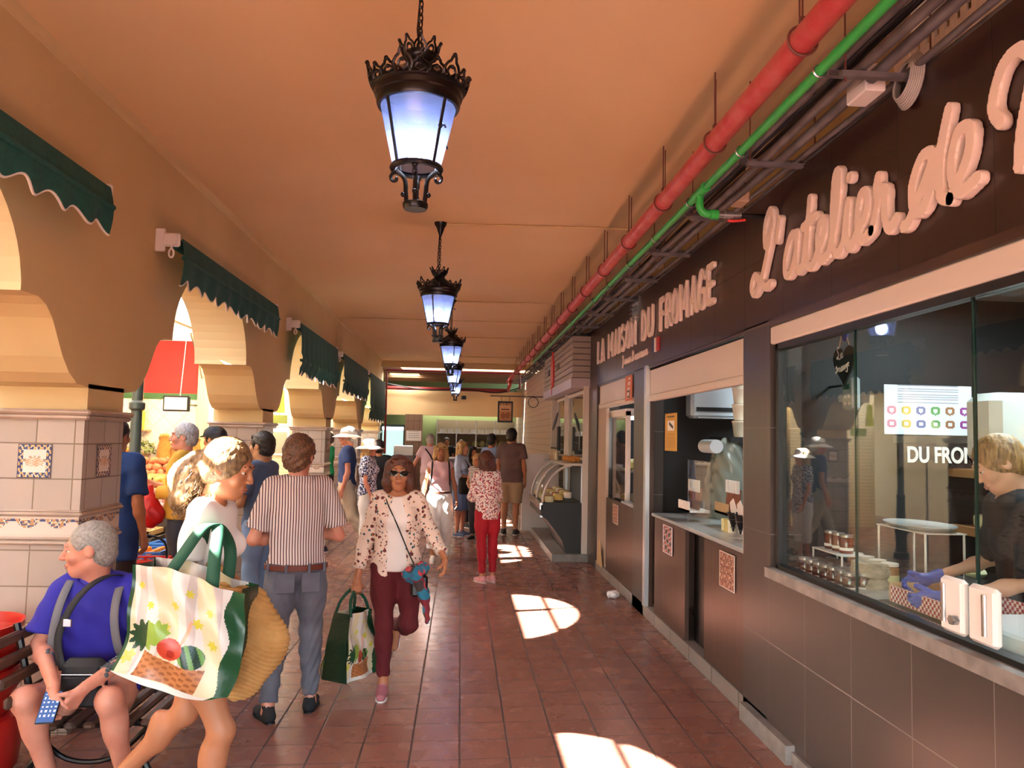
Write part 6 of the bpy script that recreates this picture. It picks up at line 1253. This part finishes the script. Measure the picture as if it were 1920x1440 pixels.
for k in range(3): o = j2 if k == 0 else copy_tree(j2); o.location = (2.10, 4.38-.09*k, 1.115)
M_stripe = mat('yellow green label', 'c9c48a', .6)
for k in range(4):
    t = jar_proto('honey_jar', mat('amber', '8a5a2c', .15) if k else M_jam2, ['jar with red and white label, leftmost of the four pale-lidded jars', 'second pale-lidded jar behind the cheese, yellow-green label', 'third pale-lidded jar behind the cheese', 'rightmost pale-lidded jar behind the cheese'][k], 'jar', None, .042, .11, M_stripe if k else mat('red label', 'b83a34', .5)); t.location = (2.16, 4.22-.115*k, .99)
    for ch in t.children:
        if ch.name.startswith('lid'): ch.data.materials.clear(); ch.data.materials.append(mat('cream lid', 'd8cec4', .4))
t = empty('wire_stand', (2.10, 4.28, .962), 0, 'white wire stand carrying jam jars in the window', 'stand'); b = MB()
for x, y in ((-.07, -.17), (.07, -.17), (-.07, .17), (.07, .17)): b.tube([(x, y, 0), (x, y, .15)], .005, 6)
b.box((-.075, -.175, .145), (.075, .175, .152)); b.build('stand', M_white, t)
t = empty('tiered_rack', (2.42, 4.05, .962), 0, 'white metal rack with a pale tray on top in the middle of the window', 'rack'); b = MB()
for x, y in ((-.1, -.22), (.1, -.22), (-.1, .22), (.1, .22)): b.tube([(x, y, 0), (x, y, .30)], .006, 6)
b.box((-.11, -.23, .30), (.11, .23, .306)); b.build('frame', M_white, t); sm(MB().lathe([(0, .308), (.12, .308), (.15, .33), (.15, .335), (.12, .318), (0, .318)], n=28, sy=1.6), 'tray', mat('pale tray', 'b9bfc0', .2), t); 
t = empty('aged_cheese', (2.10, 3.93, .962), 0, 'stack of grey-rinded aged cheese behind the glass join', 'cheese')
for k in range(2): solid('wheel', [([cone((0, 0, .035+.075*k), (0, 0, .055+.075*k), .105, .10, .02)], .007, lambda X, Y, Z: .004*np.sin(X*70+Z*30)*np.sin(Y*60+Z*50), [((0, 0, .075+.075*k), (0, 0, 1)), ((0, 0, .002+.075*k), (0, 0, -1))])], mat('grey cheese rind', 'b3a68f', .9, var=(14, '7d715e'), bump=(60, .8, .01)), t)
M_ging = None
def ging():
    t = NT('red gingham paper'); X, Y, Z = t.xyz(); q = 70.
    f = lambda a: t.math('GREATER_THAN', t.math('FRACT', t.math('MULTIPLY', a, q/2)), .5); s_ = t.math('ABSOLUTE', t.math('SUBTRACT', f(Y), f(t.math('ADD', X, Z)))); t.put(t.b.inputs['Base Color'], t.mix(s_, lin('e8d4cc'), lin('a02430'))); return t.m
M_ging = ging()
t = empty('gingham_tray', (2.12, 3.28, .99), 0, 'kraft tray lined with red gingham paper before the blue gloves', 'tray'); b = MB(); b.box((-.14, -.30, 0), (.14, .28, .01)); b.box((-.14, .27, 0), (.14, .28, .085)); b.build('kraft_tray', mat('kraft', ''), t)
b = MB(); b.box((-.145, -.30, .005), (-.135, .26, .075)); b.box((.13, -.3, .005), (.14, .26, .095)); b.box((-.13, -.3, .01), (.13, .26, .02)); b.build('gingham_liner', M_ging, t); props(sm(MB().box((1.95, 2.9, .962), (2.3, 3.62, .985), bev=.004), 'cutting_board', M_white), 'white cutting board under the gingham tray', 'board')
props(sm(MB().box((1.91, 1.75, .962), (2.24, 2.98, 1.06), bev=.01), 'steel_box', mat('white enamel box', 'dfe3e6', .25)), 'long white enamel box at the lower right behind the glass', 'box')
for k in range(4): props(sm(MB().prism([(-.07, -.05), (.07, -.05), (.03, .06)], 0, .05), 'cheese_wedge', mat('pale cheese', 'dfe3b4', .6), loc=(2.45+.12*(k % 2), 3.55-.14*(k//2), .975), rz=k*.7), ['first', 'second', 'third', 'fourth'][k]+' pale cheese wedge from the left behind the gingham tray', 'cheese')
t = empty('round_tin', (2.62, 3.75, 1.0), 0, 'dark round tin with bread behind the aged cheese', 'tin'); sm(MB().lathe([(0, 0), (.13, 0), (.13, .07), (.125, .07), (.12, .01)], n=28), 'tin', M_black, t); sm(MB().ball((-.05, .08, .08), (.05, .07, .03)), 'bread', mat('pale cheese', ''), t)
MB().box((-.15, -.15, -.9), (.15, .15, 0)).build('stand', M_dark, t)
# heart slate, scale, notice board and more inside
def heart(x, z, s): return [(x+s*.95*math.sin(a)**3, z+s*(.80*math.cos(a)-.30*math.cos(2*a)-.12*math.cos(3*a)-.05*math.cos(4*a))) for a in [2*PI*k/40 for k in range(40)]]
t = empty('heart_slate', (2.20, 4.42, 2.17), 0, 'black heart-shaped slate reading Le fromage, hung behind the window', 'sign'); b = MB(); b.prism(heart(0, 0, .135), 0, .012, 'x'); b.build('slate', mat('chalkboard', '1e211f', .7), t)
R3 = Matrix(((0, 0, -1, 0), (-1, 0, 0, 0), (0, 1, 0, 0), (0, 0, 0, 1))); 
pen([[(.25, .9), (.12, 1.0), (.05, .8), (.2, .55), (.1, .3), (.0, .35), (.12, .42), (.3, .25), (.42, .3)], [(.45, .4), (.6, .45), (.62, .58), (.5, .58), (.46, .42), (.6, .32), (.75, .4)]], Matrix.Translation((-.003, .07, .0)) @ R3, .10, .0028, .003, M_white, t, 'lettering')
pen([[(.1, -.1), (.0, -.2), (.12, -.15), (.05, -.45), (-.05, -.4)], [(.1, -.28), (.2, -.22), (.2, -.4), (.3, -.2), (.36, -.22)], [(.4, -.38), (.35, -.3), (.45, -.2), (.5, -.3), (.42, -.4), (.55, -.3)], [(.58, -.4), (.62, -.15), (.66, -.38), (.72, -.14), (.78, -.36), (.84, -.12), (.88, -.32)], [(1.0, -.1), (.92, -.15), (.95, -.3), (1.03, -.1), (1.04, -.28)], [(1.2, -.05), (1.1, -.1), (1.14, -.22), (1.22, -.05), (1.2, -.45), (1.05, -.4)], [(1.28, -.12), (1.38, -.05), (1.3, .0), (1.28, -.15), (1.4, -.18)]], Matrix.Translation((-.003, .085, .0)) @ R3, .115, .0026, .003, M_white, t, 'lettering')
MB().tube([(.004, .06, .1), (.0, 0, .22), (0, 0, .45), (0, 0, .22), (.004, -.06, .1)], .003, 5).build('string', M_wood, t); sm(MB().ball((.005, -.01, .17), (.012, .035, .045)), 'rosette', mat('blue rosette', '4a5ca8', .5), t)
t = empty('price_scale', (2.23, 4.44, 1.90), 0, 'pale grey device with a green display and buttons below the heart slate', 'scale'); sm(MB().box((0, -.065, 0), (.05, .065, .19), bev=.012), 'housing', mat('pale grey plastic', '9aa6a8', .4), t); MB().box((-.004, -.03, .12), (0, .04, .15)).build('display', mat('green display', '2f6a4a', .3), t)
MB().tube([(.025, 0, .15), (.025, .27, .15)], .008, 6).build('arm', M_black, t)
for k in range(4): sm(MB().tube([(-.005, .02-.05*(k % 2), .08-.04*(k//2)), (0, .02-.05*(k % 2), .08-.04*(k//2))], .011, 10), 'button', M_white, t)
t = empty('allergen_notice', (3.0, 4.62, 1.92), 0, 'pale blue allergen notice with rows of round icons inside the shop', 'sign')
def icons(u, v):
    if v > .62: return '9a9aa8' if v*26 % 1 > .6 and .15 < u < .85 else 'd5dfe8'
    x, y = u*6 % 1-.5, (v-.08)/.54*2 % 1-.5
    if .08 < v < .62 and .16 < math.hypot(x, y) < .33: return ['b0608a', 'b9a43a', '4a5a9a', '6a9a5a', '9a6a4a', '8a3a8a'][int(u*6)]
    return 'd5dfe8'
paint('sheet', 66, 44, lambda u, v: (-.45+.55*u, 0, .3*v-.15), icons, t, th=-.004)
t = empty('menu_board', (3.2, 4.64, 1.66), 0, 'dark board reading DU FROMAGE with a small French flag inside the shop', 'sign'); MB().box((-.55, 0, -.09), (.55, .02, .09)).build('board', mat('dark brown board', '2b1d1a', .5), t)
place_text('DU FROMAGE', faceM(3.2-.50, 4.635, 1.60), .10, .62, .003, .03, M_white, None, 'lettering')[0].parent = None
o = [x for x in bpy.data.objects if x.name.startswith('lettering') and x.parent is None][0]; o.parent = t; o.matrix_parent_inverse = Matrix.Translation(t.location).inverted()
for k, c in enumerate(('2d3a8e', 'efe9e8', 'b8323a')): MB().box((.22+.05*k, -.004, -.04), (.27+.05*k, 0, .04)).build('flag_band', mat('flagb '+c, c, .5), t)
t = empty('towel_dispenser', (2.62, 3.62, 1.62), 0, 'white paper towel dispenser on the wall above the assistant', 'dispenser'); sm(MB().box((-.16, -.12, 0), (.16, .12, .34), bev=.04), 'housing', mat('glossy white plastic', 'd9e4e2', .25), t); sm(MB().tube([(0, 0, .03), (0, 0, -.03)], .06, 16), 'nozzle', M_alu, t)
MB().box((-.01, .1, .1), (.01, 1.0, .14)).build('bracket', M_alu, t)
struct(MB().box((3.2, 4.2, .1), (4.5, 4.7, 1.2)).build('wall_right', M_dark))
for z in (1.18, 1.52): 
    struct(MB().box((3.0, 3.0, z), (3.4, 4.7, z+.05)).build('trim_8', M_wood))
for k in range(12): o = props(sm(MB().lathe([(0, 0), (.06, 0), (.065, .01), (.065, .055), (.055, .065), (0, .065)], n=16), 'small_cheese', mat('pale cheese', ''), loc=(3.15, 3.15+.13*k, 1.232 if k % 2 else 1.572)), 'small pale cheese on the wooden shelves behind the assistant', 'cheese', 'small cheeses on the wooden shelves')
# ================================================================ third shop: slatted fascia and curved glass counters
M_sl = mat('grey beige slat board', 'a39488', .5)
t = empty('slatted_fascia', (1.62, 13.0, 2.56), 0, 'grey slatted fascia with a red logo over the deli counters', 'fascia')
for k in range(7): MB().box((-.06, -1.9, .012+.086*k), (.2, 1.9, .012+.086*k+.074)).build('slat', M_sl, t)
MB().box((-.04, -1.88, 0), (.19, 1.88, .62)).build('backing', M_black, t); MB().box((-.08, -1.92, -.14), (.2, 1.92, 0)).build('lower_box', mat('lilac grey box', 'b9aab0', .35), t)
b = MB()
for k, (y, z0, z1) in enumerate(((.62, .10, .46), (.55, -.02, .52), (.48, -.12, .62), (.41, .02, .50), (.34, .10, .44))): b.box((-.085, y-.035, z0), (-.06, y+.03, z1))
b.build('red_logo', mat('logo red', 'd01a14', .4), t)
for y, w in ((-.2, .34), (1.1, .2)): MB().box((-.075, y-w/2, .26), (-.06, y+w/2, .36)).build('plaque', mat('dark plaque', '463d38', .5), t)
window(2, 11.14, 12.9, 1.40, 2.40, (), 1.765, M_cream, .05); window(3, 12.99, 14.3, 1.40, 2.40, (), 1.765, M_cream, .05)
struct(MB().box((1.72, 11.07, .0), (1.80, 11.11, 2.45)).build('trim_10', M_cream)); struct(MB().box((1.3, 11.0, 0), (1.81, 15.2, .10)).build('trim_11', M_stone))
for y in (12.9, 14.8): struct(MB().box((1.70, y, .1), (1.8, y+.09, 2.45)).build('trim_12', M_cream))
def deli(y0, y1, lab, end_m, rot=0):
    t = empty('curved_deli_counter', (1.75, (y0+y1)/2, .10), 0, lab, 'display case'); L = (y1-y0)/2
    prof = [(0, 0), (-.24, 0), (-.30, .18), (-.42, .34), (-.52, .46), (-.60, .52), (-.60, .66), (-.50, .70), (-.05, .70), (0, .70)]
    b = MB(); b.prism(prof, -L, -L+.04, 'y'); b.build('end_panel', end_m, t)
    b = MB(); b.prism(prof, -L+.04, L, 'y'); b.build('base', mat('dark grey steel', '4a4644', .35, .5), t)
    b = MB(); b.box((-.62, -L, .60), (-.58, L, .69)); b.box((-.61, -L, .49), (-.575, L, .52)); b.build('front_rail', M_steel, t)
    arc = [(-.58, .70), (-.57, .80), (-.52, .95), (-.42, 1.10), (-.30, 1.19), (-.18, 1.22)]
    b = MB(); P = spline([(x, 0, z) for x, z in arc], 4); b.grid(len(P)-1, 1, lambda u, v: P[int(round(u*(len(P)-1)))]+Vector((0, -L+2*L*v, 0)), .006); sm(b, 'curved_glass', M_glass2, t, 2)
    for y in (-L+.01, L-.01, 0):
        b = MB(); b.tube([p+Vector((0, y, 0)) for p in P], .016, 8); sm(b, 'glass_rib', mat('pale rib', 'cfc8c0', .3), t)
    MB().box((-.28, -L, 1.22), (0, L, 1.25)).build('top_shelf', mat('pale rib', ''), t)
    for y in (-L, L-.03): MB().box((-.04, y, .7), (0, y+.03, 1.22)).build('post', M_alu, t)
    return t
deli(11.12, 12.85, 'nearer curved glass deli counter with a black end panel', mat('dark end panel', '0e0908', .5)); deli(14.4, 16.6, 'farther curved glass deli counter', mat('dark end panel', ''))
struct(MB().box((1.12, 14.22, .05), (1.78, 14.34, 1.42)).build('wall_right', mat('pale metal end panel', 'c3b5ac', .4, .2)))
rr = random.Random(9); cols = ['e6dcae', 'd8b86a', 'ece6d8', 'c98a52']
for k in range(22):
    m = mat('deli '+cols[k % 4], cols[k % 4], .6); b = MB(); r = rr.uniform(.05, .08); b.lathe([(0, 0), (r, 0), (r*1.05, .01), (r*1.05, .07), (r*.9, .08), (0, .08)], n=16)
    props(sm(b, 'deli_cheese', m, loc=(1.28+.13*(k % 3), 11.25+.21*(k//3), .80+.03*(k % 3))), 'round cheese laid out in the nearer curved deli counter', 'cheese', 'cheeses in the nearer deli counter')
for k in range(8):
    t = empty('sauce_bottle', (1.62, 13.3+.11*k, 1.32), 0, 'small bottle in the row above the deli counters', 'bottle', 'bottles above the deli counters'); sm(MB().lathe([(0, 0), (.03, 0), (.03, .12), (.012, .17), (.012, .2), (0, .2)], n=12), 'bottle_body', mat('bottle amber' if k % 2 else 'bottle cream', '9a6a2c' if k % 2 else 'd9c9a0', .3), t); sm(MB().lathe([(.014, .2), (.014, .225), (0, .225)], n=10), 'cap', M_black, t)
struct(MB().box((1.5, 12.9, 1.28), (1.74, 14.5, 1.32)).build('trim_13', M_alu))
t = props(sm(MB().lathe([(0, 0), (.02, 0), (.17, .02), (.15, .03), (0, .03)], n=28, T=Matrix.Rotation(-1.3, 4, 'Y')), 'black_hat', M_black, loc=(1.6, 13.2, 1.98)), 'wide black disc-like hat hanging above the bottles', 'hat')
struct(MB().box((1.62, 13.1, 1.5), (1.66, 13.3, 1.9)).build('trim_14', M_dark))
for k in range(5): props(sm(MB().tube([(0, 0, 0), (.01, .01, -.3)], .022, 10), 'cured_sausage', mat('dried sausage', ''), loc=(1.85, 11.5+.06*k, 2.0)), 'dried sausage hanging in the deli window', 'sausage', 'sausages hanging in the deli window')
struct(MB().tube([(1.85, 11.1, 2.01), (1.85, 12.9, 2.01)], .01, 6).build('trim_15', M_steel))
for k in range(9): props(sm(MB().ball((0, 0, 0), (.055, .05, .045)), 'bread_roll', mat('crust', ''), loc=(1.62+.08*(k % 2), 11.35+.1*k, 1.40)), 'golden roll on top of the nearer deli counter', 'bread', 'rolls on the nearer deli counter')
# ================================================================ far end
t = empty('hanging_shop_sign', (.86, 15.5, 2.2), 0, 'framed pastry picture sign hanging from an iron bracket', 'sign')
paint('picture', 30, 44, lambda u, v: (-.135+.27*u, -.012, -.19+.38*v), lambda u, v: '1a1411' if min(u, 1-u) < .06 or min(v, 1-v) < .045 else ('b3703f' if (u-.35)**2+(v-.3)**2 < .03 or (u-.68)**2+(v-.32)**2 < .03 else ('8a4a2c' if v > .85 and u*8 % 1 > .4 else ('d89a62' if v < .55 else ('7a4a30' if abs(v-.62) < .04 and .2 < u < .8 else 'e6b684')))), t)
MB().box((-.15, -.01, -.21), (.15, .01, .21)).build('frame', M_black, t)
b = MB(); b.box((-.3, -.008, .30), (.86, .008, .32)); b.tube([(.08, 0, .2), (.08, 0, .3)], .005, 5); b.tube([(-.08, 0, .2), (-.08, 0, .3)], .005, 5); b.tube([(.55+.1*math.cos(a), 0, .2+.1*math.sin(a)) for a in [2*PI*k/16 for k in range(16)]], .008, 5, closed=True); b.build('bracket', M_iron, t)
t = empty('tiled_column', (-1.32, 22.3, 0), 0, 'brown tiled column with a white notice at the far stall', 'pillar'); MB().box((-.24, -.1, 0), (.24, .1, 2.29)).build('shaft', tilegrid('brown column tiles', '8f6f5a', '5c4436', .16, .3, wu=.03, wv=.02), t)
o = paint('notice', 30, 20, lambda u, v: (-.2+.42*u, -.105, 1.55+.28*v), lambda u, v: '5a5660' if v*5 % 1 > .45 and v*5 % 1 < .8 and .12 < u < .88 and math.sin(u*60) > -.5 and v > .15 else 'efe9e6', t)
t = empty('pastry_stall', (0, 23.2, 0), 0, 'far stall counter with open shelving of boxes and jars', 'stall'); MB().box((-1.0, -.3, 0), (1.6, .3, 1.05)).build('counter', mat('blue grey counter', '6f7f8c', .4), t); MB().box((-1.05, -.34, 1.05), (1.62, .32, 1.09)).build('counter_top', M_alu, t)
for z in (1.35, 1.78): MB().box((-.75, 1.1, z), (1.65, 1.4, z+.025)).build('shelf', M_alu, t)
for k in range(5): b = MB(); b.box((-.75+.6*k, 1.08, 1.0), (-.72+.6*k, 1.1, 2.2)); b.build('upright', M_alu, t)
MB().box((-.75, 1.4, 1.1), (1.65, 1.43, 2.2)).build('back_board', mat('brown board', '6b5a44', .7), t)
for k in range(9): props(MB().box((-.09, -.08, 0), (.09, .08, .12)).build('white_box', M_labw, loc=(-.55+.235*k, 24.4, 1.806)), 'small white box on the upper shelf of the far stall', 'box', 'white boxes on the far shelf')
for k in range(6): props(sm(MB().ball((0, 0, .1), (.1, .08, .11)), 'wrapped_loaf', mat('olive wrapped loaf', '8f8a5c', .6), loc=(.45+.2*k, 24.4, 1.37)), 'round wrapped loaf on the lower shelf of the far stall', 'bread', 'wrapped loaves on the far shelf')
t = empty('drinks_fridge', (-1.95, 22.9, 0), 0, 'glass-door drinks fridge with lit top at the far left', 'fridge'); b = MB(); b.box((-.35, 0, 0), (.35, .6, 2.0)); b.build('cabinet', mat('dark fridge', '2a3230', .4), t); MB().box((-.3, -.01, 1.1), (.3, 0, 1.85)).build('lit_front', mat('lit fridge glass', '9fd0c0', .2, emis=('bfe8dc', .5)), t); MB().box((-.3, -.02, 1.85), (.3, -.005, 1.93)).build('light_box', mat('lit strip', ''), t)
t = empty('steel_oven', (-1.55, 21.9, 0), 0, 'steel counter oven below the notice at the far left', 'oven'); MB().box((-.3, -.2, 0), (.3, .3, 1.15)).build('cabinet', M_conduit, t); MB().box((-.26, -.21, 1.15), (.26, .2, 1.42), bev=.01).build('oven_body', M_steel, t)
